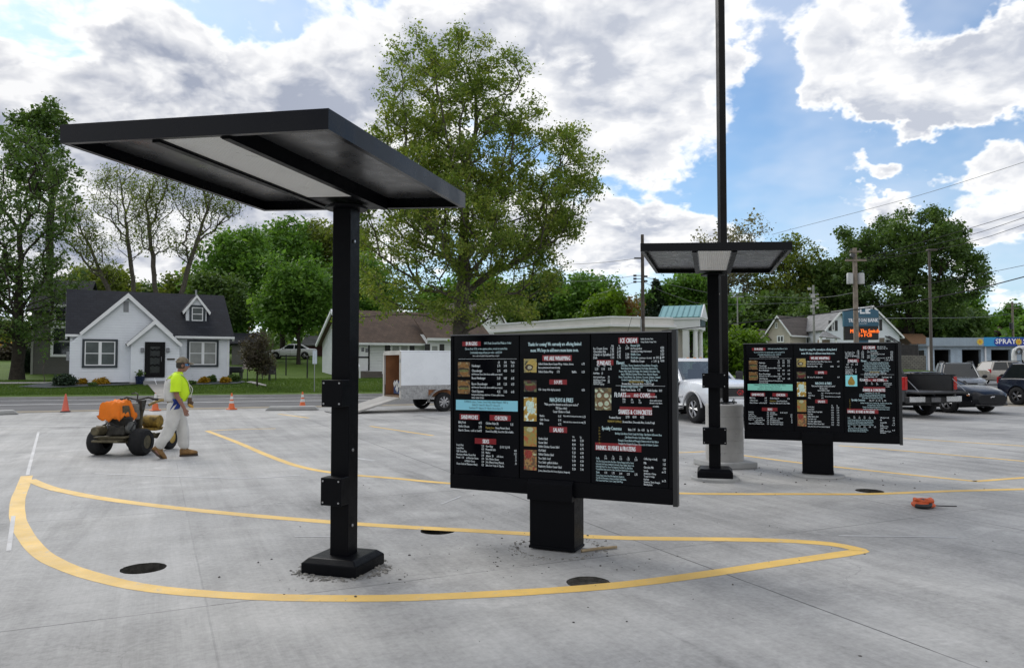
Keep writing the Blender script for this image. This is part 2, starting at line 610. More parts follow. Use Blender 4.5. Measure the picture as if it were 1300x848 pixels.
def concrete_mat():
    m = bpy.data.materials.new('new_concrete')
    m.use_nodes = True
    t = m.node_tree
    k = NT(t)
    b = t.nodes['Principled BSDF']
    tc = k.n('ShaderNodeTexCoord').outputs['Object']
    x, y, z = k.sep(tc)
    ca, sa = math.cos(R(25)), math.sin(R(25))
    wob = k.noise(tc, 1.7, 3, 0.5)
    u = k.m('ADD', k.m('MULTIPLY', x, ca), k.m('MULTIPLY', y, sa))
    v = k.m('ADD', k.m('MULTIPLY', x, -sa), k.m('MULTIPLY', y, ca))
    uv = k.comb(u, v, 0.0)
    # cloudy cement tone
    n1 = k.noise(uv, 0.22, 5, 0.6, 0.3)
    n2 = k.noise(uv, 1.1, 6, 0.65, 0.4)
    n3 = k.noise(uv, 22.0, 5, 0.7)
    # broom and tyre streaks run across the slab
    st = k.noise(k.comb(k.m('MULTIPLY', u, 3.4), k.m('MULTIPLY', v, 0.16), 3.0), 1.0, 6, 0.68, 0.2)
    st2 = k.noise(k.comb(k.m('MULTIPLY', u, 0.20), k.m('MULTIPLY', v, 2.0), 9.0), 1.0, 5, 0.62, 0.3)
    broom = k.noise(k.comb(k.m('MULTIPLY', u, 90.0), k.m('MULTIPLY', v, 1.2), 0.0), 1.0, 2, 0.5)
    tone = k.m('ADD', k.lin(n1, 0.34, 0.66, -0.12, 0.11), k.lin(n2, 0.35, 0.65, -0.15, 0.13))
    tone = k.m('ADD', tone, k.lin(st, 0.34, 0.68, -0.15, 0.10))
    tone = k.m('ADD', tone, k.lin(st2, 0.3, 0.7, -0.07, 0.07))
    tone = k.m('ADD', tone, k.lin(n3, 0.32, 0.68, -0.13, 0.12))
    tone = k.m('ADD', tone, k.lin(broom, 0.3, 0.7, -0.025, 0.025))
    # each poured lane cured to its own tone
    lane = k.m('FLOOR', k.m('DIVIDE', k.m('SUBTRACT', v, 1.95), 3.8))
    wn = k.n('ShaderNodeTexWhiteNoise', noise_dimensions='1D')
    bay = k.m('FLOOR', k.m('DIVIDE', k.m('SUBTRACT', u, 0.35), 3.8))
    t.links.new(k.m('ADD', lane, k.m('MULTIPLY', bay, 7.31)), wn.inputs['W'])
    tone = k.m('ADD', tone, k.lin(wn.outputs[0], 0, 1, -0.045, 0.045))
    # pale cement dust, damp tyre marks
    dust = k.smooth(k.noise(uv, 0.6, 9, 0.74, 1.1), 0.55, 0.68)
    tone = k.m('ADD', tone, k.m('MULTIPLY', dust, 0.24))
    damp = k.smooth(k.noise(k.comb(k.m('MULTIPLY', u, 1.5), k.m('MULTIPLY', v, 0.22), 21.0), 0.8, 5, 0.6, 0.6), 0.57, 0.72)
    tone = k.m('SUBTRACT', tone, k.m('MULTIPLY', damp, 0.24))
    # dragged pale scuffs and grit
    scuff = k.smooth(k.noise(k.comb(k.m('MULTIPLY', x, 0.9), k.m('MULTIPLY', y, 5.0), 5.0), 1.2, 7, 0.72, 1.2), 0.60, 0.70)
    tone = k.m('ADD', tone, k.m('MULTIPLY', scuff, 0.14))
    grit = k.smooth(k.noise(tc, 60.0, 3, 0.7), 0.66, 0.74)
    tone = k.m('SUBTRACT', tone, k.m('MULTIPLY', grit, 0.22))
    spots = k.smooth(k.noise(uv, 3.1, 3, 0.6), 0.70, 0.76)
    tone = k.m('SUBTRACT', tone, k.m('MULTIPLY', spots, 0.12))
    f = k.m('ADD', 1.0, tone)
    base = k.mix(k.smooth(n1, 0.35, 0.65), c4((0.355, 0.352, 0.345)), c4((0.392, 0.386, 0.372)))
    col = k.mix(1.0, base, k.comb(f, f, f), 'MULTIPLY')
    # sawn control joints
    def joint(c, off, sp, w):
        q = k.m('ABSOLUTE', k.m('SUBTRACT', k.m('FRACT', k.m('DIVIDE', k.m('SUBTRACT', k.m('ADD', c, k.lin(wob, 0, 1, -0.008, 0.008)), off - sp / 2), sp)), 0.5))
        return k.smooth(k.m('MULTIPLY', q, sp), w, w * 2.2, 1.0, 0.0)
    brk = k.smooth(k.noise(tc, 1.3, 3), 0.36, 0.56)
    j = k.m('MAXIMUM', k.m('MULTIPLY', joint(u, 4.15, 3.8, 0.0045), k.smooth(u, 2.5, 4.0, 0.22, 1.0)), k.m('MULTIPLY', joint(v, 5.75, 3.8, 0.004), 0.75))
    jn = k.m('MULTIPLY', j, k.lin(brk, 0, 1, 0.35, 0.85))
    col = k.mix(jn, col, c4((0.085, 0.085, 0.085)))
    # hairline cracks
    vor = k.n('ShaderNodeTexVoronoi', feature='DISTANCE_TO_EDGE')
    t.links.new(k.vm('ADD', uv, k.vm('MULTIPLY', k.noise(uv, 1.6, 5, 0.6, 0, 1), (0.9, 0.9, 0.0))), vor.inputs['Vector'])
    vor.inputs['Scale'].default_value = 0.16
    cr = k.smooth(vor.outputs[0], 0.0006, 0.0016, 1.0, 0.0)
    cr = k.m('MULTIPLY', cr, k.smooth(k.noise(uv, 0.35, 2), 0.50, 0.60))
    col = k.mix(k.m('MULTIPLY', cr, 0.25), col, c4((0.1, 0.1, 0.1)))
    t.links.new(col, b.inputs['Base Color'])
    b.inputs['Specular IOR Level'].default_value = 0.2
    t.links.new(k.lin(n2, 0.3, 0.7, 0.62, 0.85), b.inputs['Roughness'])
    bp = k.n('ShaderNodeBump')
    bp.inputs['Strength'].default_value = 0.35
    bp.inputs['Distance'].default_value = 0.006
    hgt = k.m('SUBTRACT', k.m('ADD', k.m('MULTIPLY', broom, 0.4), k.m('ADD', n3, k.m('MULTIPLY', st, 1.0))), k.m('MULTIPLY', j, 2.0))
    t.links.new(hgt, bp.inputs['Height'])
    t.links.new(bp.outputs[0], b.inputs['Normal'])
    return m


def grass_mat():
    m = bpy.data.materials.new('lawn_grass')
    m.use_nodes = True
    t = m.node_tree
    k = NT(t)
    b = t.nodes['Principled BSDF']
    tc = k.n('ShaderNodeTexCoord').outputs['Object']
    f = k.m('ADD', k.lin(k.noise(tc, 0.25, 5, 0.65), 0.3, 0.7, 0, 0.5), k.lin(k.noise(tc, 6.0, 5, 0.7), 0.3, 0.7, 0, 0.5))
    t.links.new(k.mix(f, c4((0.066, 0.115, 0.020)), c4((0.125, 0.195, 0.036))), b.inputs['Base Color'])
    b.inputs['Roughness'].default_value = 0.9
    b.inputs['Specular IOR Level'].default_value = 0.15
    bp = k.n('ShaderNodeBump')
    bp.inputs['Strength'].default_value = 0.8
    bp.inputs['Distance'].default_value = 0.05
    t.links.new(k.noise(tc, 24.0, 6, 0.75), bp.inputs['Height'])
    t.links.new(bp.outputs[0], b.inputs['Normal'])
    return m


CONC = concrete_mat()
GRASS = grass_mat()
ASPH = pmat('worn_asphalt', (0.125, 0.125, 0.128), 0.85, 0, 0.22, 0.5, 0.4, 60, 0.3)
GRAVEL = pmat('packed_gravel', (0.30, 0.265, 0.21), 0.95, 0, 0.22, 0.9, 0.6, 25, 0.2)
DIRT = pmat('bare_soil', (0.23, 0.19, 0.14), 0.95, 0, 0.3, 1.5, 0.7, 20, 0.2)
CURBC = pmat('kerb_concrete', (0.36, 0.36, 0.35), 0.8, 0, 0.15, 2, 0.3, 40, 0.3)
YEL = None


def paint_mat(name, col, wear=0.5):
    m = pmat(name, col, 0.6, 0, 0.06, 2.5, 0.15, 80)
    t = m.node_tree
    k = NT(t)
    b = t.nodes['Principled BSDF']
    src = b.inputs['Base Color'].links[0].from_socket
    tc = k.n('ShaderNodeTexCoord').outputs['Object']
    w = k.m('MULTIPLY', k.m('MAXIMUM', k.smooth(k.noise(tc, 38.0, 6, 0.75), 0.56, 0.70), k.smooth(k.noise(tc, 5.0, 8, 0.78), 0.56, 0.68)), wear)
    tone = k.lin(k.noise(tc, 1.1, 7, 0.65), 0.3, 0.7, 0.78, 1.14)
    t.links.new(k.mix(w, k.mix(1.0, src, k.comb(tone, tone, tone), 'MULTIPLY'), c4((0.36, 0.35, 0.33))), b.inputs['Base Color'])
    return m


YEL = paint_mat('yellow_line_paint', (0.74, 0.48, 0.12), 0.8)
WLINE = paint_mat('white_line_paint', (0.62, 0.62, 0.62), 0.7)

xs = [-400, -300, -220, -160, -120, -100] + list(np.arange(-90, 90.1, 1.5)) + [100, 120, 160, 220, 300, 400]
ds = [-600, -300, -120, -60, -20, -4, -0.3, 0.02, 0.14, 1, 2, 3.5, 5, 6.5, 8, 10, 12, 14, 16, 18, 21, 24, 27, 30, 33, 36, 39, 42, 46, 50, 55, 60, 66, 72, 80, 90, 105, 130, 170, 240, 350, 600, 1000]
mb = MB()
vs = []
for dd in ds:
    for xx in xs:
        yy = yfar(xx) + dd / 0.93
        vs.append((xx, yy, -0.3 if dd < 0.1 else H(xx, yy)))
n = len(xs)
mb.add(vs, [(i * n + j, i * n + j + 1, (i + 1) * n + j + 1, (i + 1) * n + j) for i in range(len(ds) - 1) for j in range(n - 1)])
tag(mb.build('ground', GRASS, smooth=180), kind='structure')

# the concrete lot: one sheet with real openings where the drain holes are
HOLES = [(182, 721, 0.175), (556, 673.5, 0.175), (747, 739, 0.168), (1104, 623, 0.175)]
lot = bmesh.new()
outl = [(-60, -9), (40, -9), (40, 29.9), (16.3, 29.9), (15.6, 41.0)]
for xx in (8, 0, -4, -11, -17.7, -30, -60):
    outl.append((xx, ynear(xx) + 0.35))


def loop(pts):
    vv = [lot.verts.new((p[0], p[1], 0.0)) for p in pts]
    for i in range(len(vv)):
        lot.edges.new((vv[i], vv[(i + 1) % len(vv)]))


loop(outl)
HC = []
for i, (px, py, r) in enumerate(HOLES):
    c = G(px, py)
    HC.append((c, r))
    rg = random.Random(i)
    loop([(c.x + r * (1 + 0.02 * rg.uniform(-1, 1)) * math.cos(a), c.y + r * (1 + 0.02 * rg.uniform(-1, 1)) * math.sin(a)) for a in np.linspace(0, 2 * math.pi, 40, endpoint=False)])
bmesh.ops.triangle_fill(lot, use_beauty=True, use_dissolve=False, edges=lot.edges[:], normal=(0, 0, 1))
for f in lot.faces:
    if f.normal.z < 0:
        f.normal_flip()
me = bpy.data.meshes.new('parking_lot')
lot.to_mesh(me)
lot.free()
me.materials.append(CONC)
o = bpy.data.objects.new('parking_lot', me)
COL.objects.link(o)
tag(o, kind='structure')
SOIL = pmat('dark_wet_soil', (0.070, 0.066, 0.058), 0.95, 0, 0.5, 14, 1.0, 25, 0.2)
for i, (c, r) in enumerate(HC):
    deep = (0.16, 0.05, 0.035, 0.10)[i]
    mb = MB()
    prof = [(r * 1.03, -0.003), (r * 0.985, -deep * 0.5), (r * 0.95, -deep), (r * 0.6, -deep - 0.012), (r * 0.3, -deep + 0.008), (0.001, -deep)]
    mb.lathe(prof, (c.x, c.y, 0), 36, 0, caps=False)
    lab = ['round drain hole nearest the left end of the long yellow loop', 'round drain hole touching the far yellow line between near canopy pole and menu board',
           'round dark soil filled hole by the yellow curve in front of the near menu board', 'round drain hole beside the yellow line near the far menu board'][i]
    tag(mb.build('drain_hole', SOIL, fix=False), lab, 'drain hole', 'drain holes in the concrete lot')


def ribbon(name, left, right, zf, mat, kind='structure', across=4):
    mb = MB()
    vs = []
    for a, b in zip(left, right):
        for j in range(across + 1):
            t = j / across
            x, y = a[0] + (b[0] - a[0]) * t, a[1] + (b[1] - a[1]) * t
            vs.append((x, y, zf(x, y)))
    n = across + 1
    mb.add(vs, [(i * n + j, i * n + j + 1, (i + 1) * n + j + 1, (i + 1) * n + j) for i in range(len(left) - 1) for j in range(across)])
    o = mb.build(name, mat, smooth=180)
    return tag(o, kind=kind)


rx = [-300, -200, -120] + list(np.arange(-90, 90.1, 1.5)) + [120, 200, 300]
zr = lambda x, y: zroad(y) + 0.006
ribbon('road', [(x, ynear(x)) for x in rx], [(x, yfar(x) - 0.02) for x in rx], zr, ASPH, across=8)
# strip of soil and dust between lot and road
ribbon('dirt_strip', [(x, ynear(x) - 0.9) for x in rx if -60 < x < 12], [(x, ynear(x) + 0.25) for x in rx if -60 < x < 12], lambda x, y: 0.009, GRAVEL)
for fr, w in ((0.52, 0.13), (0.93, 0.12)):
    ribbon('road_line', [(x, ynear(x) * (1 - fr) + yfar(x) * fr - w) for x in rx if x < 80], [(x, ynear(x) * (1 - fr) + yfar(x) * fr + w) for x in rx if x < 80],
           lambda x, y: zroad(y) + 0.012, WLINE, across=1)
mb = MB()
kx = [x for x in rx if x < 49]
for i in range(len(kx) - 1):
    x0, x1 = kx[i], kx[i + 1]
    y0, y1 = yfar(x0) - 0.02, yfar(x1) - 0.02
    z0, z1 = zroad(y0), zroad(y1)
    a = [(x0, y0, z0 - .1), (x1, y1, z1 - .1), (x1, y1 + .19, z1 - .1), (x0, y0 + .19, z0 - .1), (x0, y0, z0 + .14), (x1, y1, z1 + .14), (x1, y1 + .19, z1 + .14), (x0, y0 + .19, z0 + .14)]
    mb.add(a, [(0, 1, 5, 4), (4, 5, 6, 7), (2, 3, 7, 6)])
tag(mb.build('road_kerb', CURBC), kind='structure')
# tan gravel yard on the right and the forecourt of the car wash
gx = [x for x in rx if 15.5 <= x <= 90]
ribbon('gravel_yard', [(x, 29.6) for x in gx], [(x, ynear(x) + 0.2) for x in gx], lambda x, y: zroad(y) - 0.004, GRAVEL, across=6)
fx_ = [x for x in rx if 48 <= x <= 160]
FORE = pmat('forecourt_concrete', (0.30, 0.29, 0.27), 0.85, 0, 0.12, 0.3, 0.2, 30)
ribbon('forecourt', [(x, yfar(x) + 0.2) for x in fx_], [(x, 112) for x in fx_], lambda x, y: zroad(y) + 0.03, FORE, across=10)


def stripe(name, pts, w, mat, z=0.002, closed=False, wig=0.0):
    c = spline([(p[0], p[1], 0) for p in pts], 0.2)
    l, r = [], []
    for i, p in enumerate(c):
        a, b = c[max(i - 1, 0)], c[min(i + 1, len(c) - 1)]
        t = (b - a).normalized()
        nrm = Vector((-t.y, t.x, 0))
        ww = w / 2 * (1 + wig * math.sin(i * 1.7) * rnd.uniform(0, 1))
        l.append(p + nrm * ww)
        r.append(p - nrm * ww)
    return ribbon(name, l, r, lambda x, y: z, mat, across=1)


near_loop = [(34, 604), (29, 618), (22.5, 636), (24, 663), (44, 695), (75, 716), (130, 734.5), (200, 748), (320, 757), (450, 759.5), (560, 757), (700, 749.5), (800, 741),
             (900, 728), (1000, 713), (1050, 706), (1080, 701.5), (1092, 699), (1082, 695.5), (1055, 690.5), (1010, 687), (950, 685), (880, 684), (800, 683), (700, 679), (600, 673.5), (500, 668),
             (400, 661), (300, 652.5), (200, 642), (120, 631), (70, 621), (38, 609)]
stripe('painted_line', [G(*p) for p in near_loop[:-1]], 0.155, YEL, wig=0.05)
stripe('painted_line', [G(*p) for p in ((100, 627.3), (70, 621), (52, 615), (38, 609))], 0.15, YEL, 0.0035)
stripe('painted_line', [G(*p) for p in [(263, 547), (300, 561), (340, 578), (380, 592), (430, 601), (500, 607), (571, 613.5), (700, 621), (857, 626), (930, 627), (1010, 627), (1104, 627), (1200, 623.5), (1330, 620)]], 0.13, YEL)
stripe('painted_line', [G(*p) for p in [(263, 547), (300, 545), (350, 544)]], 0.10, YEL)
stripe('painted_line', [G(*p) for p in [(470, 541), (550, 553)]], 0.10, YEL)
stripe('painted_line', [G(*p) for p in [(354, 525.5), (392, 530.5)]], 0.12, YEL)
stripe('painted_line', [G(*p) for p in [(640, 575), (760, 574), (858, 574.5), (895, 573)]], 0.10, YEL)
stripe('painted_line', [G(*p) for p in [(943, 578), (1020, 588), (1140, 601), (1240, 611)]], 0.11, YEL)
stripe('painted_line', [G(*p) for p in [(1237, 611), (1330, 604)]], 0.11, YEL)
stripe('painted_line', [G(*p) for p in [(1065, 565.5), (1180, 575), (1330, 588)]], 0.10, YEL)
stripe('painted_line', [G(*p) for p in [(1140, 556), (1330, 568)]], 0.10, YEL)
CHALK = paint_mat('chalk_line', (0.50, 0.50, 0.505), 1.0)
for pts, w in (([(49, 548), (38, 590), (35, 603)], .05), ([(17, 655), (11, 699)], .04), ([(374, 681), (420, 681)], .03), ([(120, 601), (300, 607), (380, 603)], .05),
               ([(0, 541), (60, 541), (150, 541)], .10), ([(448, 581), (475, 585)], .10), ([(1065, 680), (1215, 682)], .035), ([(560, 640), (585, 630)], .03)):
    stripe('chalk_line', [G(*p) for p in pts], w, CHALK, 0.003)

# walk, path to the front door and planting bed of the first house, drawn on the lawn
def sheet(name, pts, mat, dz, kind='structure'):
    """a patch that follows the terrain"""
    bm = bmesh.new()
    vv = [bm.verts.new((p[0], p[1], 0)) for p in pts]
    bm.faces.new(vv)
    bmesh.ops.triangulate(bm, faces=bm.faces[:])
    for _ in range(4):
        long_e = [e for e in bm.edges if e.calc_length() > 1.2]
        if not long_e: break
        bmesh.ops.subdivide_edges(bm, edges=long_e, cuts=1)
        bmesh.ops.triangulate(bm, faces=bm.faces[:])
    for v in bm.verts:
        v.co.z = H(v.co.x, v.co.y) + dz
    bmesh.ops.recalc_face_normals(bm, faces=bm.faces[:])
    for f in bm.faces:
        if f.normal.z < 0: f.normal_flip()
    me = bpy.data.meshes.new(name)
    bm.to_mesh(me); bm.free()
    me.materials.append(mat)
    o = bpy.data.objects.new(name, me)
    COL.objects.link(o)
    return tag(o, kind=kind)


SLATE = pmat('slate_chip_mulch', (0.075, 0.085, 0.085), 0.9, 0, 0.5, 9, 0.8, 30)
WALK = pmat('old_sidewalk', (0.36, 0.34, 0.31), 0.85, 0, 0.12, 1.0)
sheet('planting_bed', [GT(*p) for p in ((22, 492), (60, 493.5), (110, 491.5), (150, 490), (186, 488.5), (184, 484), (150, 484), (110, 484), (84, 484), (76, 486), (45, 489))], SLATE, 0.05)
sheet('planting_bed', [GT(*p) for p in ((222, 489.5), (260, 489), (300, 488), (312, 486), (302, 482.5), (270, 482), (218, 483.5))], SLATE, 0.05)
sheet('path', [GT(*p) for p in ((186, 487.5), (201, 507.3), (214, 507), (220, 484), (186, 484))], WALK, 0.06)
sheet('path', [GT(*p) for p in ((-60, 488.6), (72, 487.4), (72, 485.6), (-60, 486.5))], WALK, 0.04)
sheet('path', [GT(*p) for p in ((312, 486), (338, 491), (338, 489.5), (318, 484.8))], WALK, 0.05)
# broken kerb lengths between lot and road
for pts, lab in (([(-40, 528), (24, 526)], 'broken grey kerb length at the far left edge of the lot'), ([(336, 521.5), (405, 520.5)], 'short grey kerb island at the lot edge behind the near canopy pole')):
    a, b = G(*pts[0]), G(*pts[1])
    mb = MB()
    L = (b - a).length
    mb.prism([(0, 0), (L, 0), (L - .15, .13), (.15, .13)], 0, 0.55, 'y')
    o = mb.build('kerb_island', CURBC, bevel=0.02)
    o.location = (a.x, a.y, 0.005)
    o.rotation_euler.z = math.atan2(b.y - a.y, b.x - a.x)
    tag(o, lab, 'kerb')
# ------------------------------------------------------------------ drive-through canopies
SOFF = pmat('grey_soffit', (0.050, 0.051, 0.054), 0.30, 0, 0.05, 3, spec=.55)
SOFF_FASCIA = pmat('charcoal_fascia', (0.0034, 0.0037, 0.0055), 0.28, 0, 0.06, 2, 0, 30, 0.20)


def lens_mat():
    m = pmat('prismatic_lens', (0.85, 0.85, 0.83), 0.35, 0, 0.04, 2)
    t = m.node_tree
    k = NT(t)
    b = t.nodes['Principled BSDF']
    s = k.sep(k.n('ShaderNodeTexCoord').outputs['Object'])
    a = k.m('SINE', k.m('MULTIPLY', k.m('ADD', s[0], s[1]), 130.0))
    c = k.m('SINE', k.m('MULTIPLY', k.m('SUBTRACT', s[0], s[1]), 130.0))
    g = k.m('MULTIPLY', a, c)
    bp = k.n('ShaderNodeBump')
    bp.inputs['Strength'].default_value = 1.0
    bp.inputs['Distance'].default_value = 0.012
    t.links.new(g, bp.inputs['Height'])
    t.links.new(bp.outputs[0], b.inputs['Normal'])
    # a moulded diamond pattern in the lens plastic
    f = k.lin(g, -0.6, 0.6, 0.78, 1.0)
    src = b.inputs['Base Color'].links[0].from_socket
    t.links.new(k.mix(1.0, src, k.comb(f, f, f), 'MULTIPLY'), b.inputs['Base Color'])
    b.inputs['Emission Color'].default_value = (1, 0.98, 0.93, 1)
    b.inputs['Emission Strength'].default_value = 0.06  # the panel is unlit; a weak glow is added to brighten the lens
    return m


LENS = lens_mat()
STEEL = pmat('zinc_bolt', (0.45, 0.45, 0.46), 0.35, 0.9, 0.1, 20)


def canopy(label, loc, rz, w, l0, l1, zc, t, tiltx, tilty, footing, boxes):
    root = thing('drive_through_canopy', label, 'canopy', loc, rz, 'drive-through canopies')
    zb = footing
    mb = MB()
    s, s2 = 0.245, 0.20
    mb.loft([[(-s, -s, zb), (s, -s, zb), (s, s, zb), (-s, s, zb)], [(-s, -s, zb + .085), (s, -s, zb + .085), (s, s, zb + .085), (-s, s, zb + .085)],
             [(-s2, -s2, zb + .125), (s2, -s2, zb + .125), (s2, s2, zb + .125), (-s2, s2, zb + .125)]])
    bp = mb.build('base_cover', BLACK, root, bevel=0.006)
    mb = MB()
    for a in ((-s - .002, -.0025, s + .002), ):
        mb.bx(-0.002, 0.002, -s - .0015, -s2 + .02, zb + .01, zb + .086)
    mb.build('cover_seam', BLACK, bp)
    mb = MB()
    h = 0.082
    mb.bx(-h, h, -h, h, zb + .10, zc - .045)
    pole = mb.build('pole', BLACK, root, bevel=0.008, segs=2)
    mb = MB()
    for z in (zc - .32, .97, 0.36):
        mb.cyl((h, -0.02, z), (h + .012, -0.02, z), .013, n=10)
    mb.build('bolt', STEEL, pole, bevel=0.002)
    for z0, z1, bw in boxes:
        mb = MB()
        mb.bx(-bw / 2, bw / 2, -h - .13, -h - .001, z0, z1)
        bo = mb.build('service_box', BLACK, root, bevel=0.004)
        mb = MB()
        for sx in (-1, 1):
            for zz in (z0 + .025, z1 - .025):
                mb.cyl((sx * (bw / 2 - .022), -h - .136, zz), (sx * (bw / 2 - .022), -h - .128, zz), .0075, n=10)
        mb.build('screw', STEEL, bo)
    if footing > 0:
        mb = MB()
        mb.lathe([(.335, -0.01), (.34, footing - .012), (.328, footing), (.05, footing)], (0, 0, 0), 40)
        mb.build('footing', CURBC, root, smooth=True)
    M = Matrix.Translation((0, 0, zc)) @ Matrix(((1, 0, 0, 0), (0, 1, 0, 0), (tilty, tiltx, 1, 0), (0, 0, 0, 1)))
    # roof deck, rim with a turned-in lip
    mb = MB()
    x, lip = w / 2, .035
    e = .0035
    mb.bx(-x, x, -l0, l1, t - .012, t)
    roof = mb.xform(M).build('roof_deck', SOFF_FASCIA, root)
    mb = MB()
    for (a, b, c, d) in ((-x - e, x + e, -l0 - e, -l0 + .004), (-x - e, x + e, l1 - .004, l1 + e), (-x - e, -x + .004, -l0 + .0045, l1 - .0045), (x - .004, x + e, -l0 + .0045, l1 - .0045)):
        mb.bx(a, b, c, d, 0, t + .004)
    for (a, b, c, d) in ((-x + .0045, x - .0045, -l0 + .0045, -l0 + lip), (-x + .0045, x - .0045, l1 - lip, l1 - .0045), (-x + .0045, -x + lip, -l0 + lip + .001, l1 - lip - .001), (x - lip, x - .0045, -l0 + lip + .001, l1 - lip - .001)):
        mb.bx(a, b, c, d, .0015, .012)
    mb.xform(M).build('fascia', SOFF_FASCIA, root)
    mb = MB()
    cw = .20 * w / 1.7
    for sg in (-1, 1):
        a, b = sorted((sg * (cw + .06), sg * (x - .006)))
        mb.bx(a, b, -l0 + .006, l1 - .006, t - .03, t - .0135)
    mb.xform(M).build('soffit', SOFF, root)
    # centre light housing between two ribs
    mb = MB()
    for sg in (-1, 1):
        a, b = sorted((sg * cw, sg * (cw + .055)))
        mb.bx(a, b, -l0 + lip + .002, l1 - lip - .002, -.012, t - .0135)
    mb.bx(-cw, cw, -.24, l1 - lip - .003, .002, t - .014)
    mb.xform(M).build('rib', BLACK, root)
    mb = MB()
    mb.bx(-cw + .012, cw - .012, -l0 + lip + .01, -.245, .006, .02)
    mb.xform(M).build('light_panel', LENS, root)
    mb = MB()
    for sg in (-1, 1):
        a, b = sorted((sg * (cw - .013), sg * (cw - .0005)))
        mb.bx(a, b, -l0 + lip + .004, -.246, -.004, .024)
    mb.xform(M).build('lens_frame', SOFF_FASCIA, root)
    mb = MB()
    mb.lathe([(.10, -.05), (.17, -.048), (.175, -.03), (.14, -.028), (.14, -.012), (.05, -.012)], (0, 0, zc), 36)
    mb.build('collar', BLACK, root, smooth=True)
    return root


canopy('nearer black canopy on a pole with two service boxes, inside the long yellow loop', (-1.38, 6.33, 0), -0.307, 1.935, 1.893, .227, 3.005, .116, -0.014, -0.047, 0.0,
       ((1.33, 1.545, .185), (.545, .765, .185)))
canopy('farther black canopy on a round concrete footing beside the tall lamp pole base', (2.935, 11.12, 0), -0.250, 1.652, 2.607, .16, 3.004, .091, 0.022, -0.027, 0.05,
       ((1.325, 1.535, .33), (.525, .76, .33)))

# crumbled concrete round the near canopy base
CRUMB = pmat('concrete_crumb', (0.24, 0.23, 0.21), 0.95, 0, 0.35, 14, 0.6, 40)
STONE = pmat('dark_crumb', (0.10, 0.095, 0.09), 0.95, 0, 0.4, 14)


def crumbs(name, c, r0, r1, n, smin, smax, mat, seed, arc=None):
    rg = random.Random(seed)
    mb = MB()
    for _ in range(n):
        a = rg.uniform(*(arc or (0, 2 * math.pi)))
        r = r0 + (r1 - r0) * rg.random() ** 1.6
        s = smin + (smax - smin) * rg.random() ** 3
        p = Vector((c[0] + r * math.cos(a), c[1] + r * math.sin(a), s * .25))
        mb.ell(p, (s * rg.uniform(.6, 1.3), s * rg.uniform(.6, 1.2), s * rg.uniform(.3, .6)), 6, 4, 0, 0.5, rg)
    o = mb.build(name, mat, fix=False)
    return tag(o, kind='stuff')


crumbs('concrete_crumbs', (-1.38, 6.33), .27, .40, 420, .005, .022, CRUMB, 3)
crumbs('concrete_crumbs', (-1.38, 6.33), .33, 1.0, 50, .004, .016, STONE, 4)
crumbs('concrete_crumbs', (.36, 6.86), .30, .9, 70, .004, .016, STONE, 5)
crumbs('concrete_crumbs', (3.4, 11.9), .4, 2.2, 90, .005, .018, STONE, 6)
crumbs('concrete_crumbs', (4.6, 11.6), .4, 2.4, 70, .005, .016, STONE, 8)
crumbs('concrete_crumbs', (0.4, 6.5), .5, 5.5, 150, .003, .011, STONE, 9)

# ------------------------------------------------------------------ menu boards
SCREEN = pmat('menu_film', (0.0018, 0.0021, 0.0042), 0.20, 0, 0.1, 2, 0, 30, 0.13)
RED = pmat('menu_red', (0.20, 0.009, 0.014), 0.35, 0, 0.12, 30, emit=0.12)
TXT = pmat('menu_text', (0.60, 0.66, 0.69), 0.5, 0, 0.0, 3, emit=0.22)
TXTC = pmat('menu_text_pale_blue', (0.42, 0.57, 0.61), 0.5, 0, 0.0, 3, emit=0.18)
TXTY = pmat('menu_text_yellow', (0.35, 0.27, 0.06), 0.5, 0, 0.0, 3, emit=0.2)
TXTK = pmat('menu_text_dark', (0.01, 0.02, 0.03), 0.5, 0, 0.0, 3)
BAND_BLUE = pmat('menu_band_blue', (0.17, 0.42, 0.52), 0.35, 0, 0.03, 5, emit=0.28)
BAND_GREEN = pmat('menu_band_green', (0.17, 0.46, 0.38), 0.35, 0, 0.03, 5, emit=0.28)
PICBLUE = pmat('picture_blue', (0.20, 0.55, 0.60), 0.3, 0, 0.05, 8, emit=0.25)


def food_mat(name, ca, cb, cc, scale, seed):
    m = bpy.data.materials.new(name)
    m.use_nodes = True
    t = m.node_tree
    k = NT(t)
    b = t.nodes['Principled BSDF']
    v = k.vm('ADD', k.n('ShaderNodeTexCoord').outputs['Object'], (seed * 3.1, seed * 1.7, seed))
    vo = k.n('ShaderNodeTexVoronoi')
    t.links.new(v, vo.inputs['Vector'])
    vo.inputs['Scale'].default_value = scale
    s = k.sep(vo.outputs['Color'])
    col = k.mix(k.smooth(s[0], 0.3, 0.6), c4(ca), c4(cb))
    col = k.mix(k.smooth(k.noise(v, scale * 0.7, 4), 0.52, 0.62), col, c4(cc))
    t.links.new(col, b.inputs['Base Color'])
    t.links.new(col, b.inputs['Emission Color'])
    b.inputs['Emission Strength'].default_value = 0.2
    b.inputs['Roughness'].default_value = 0.3
    return m


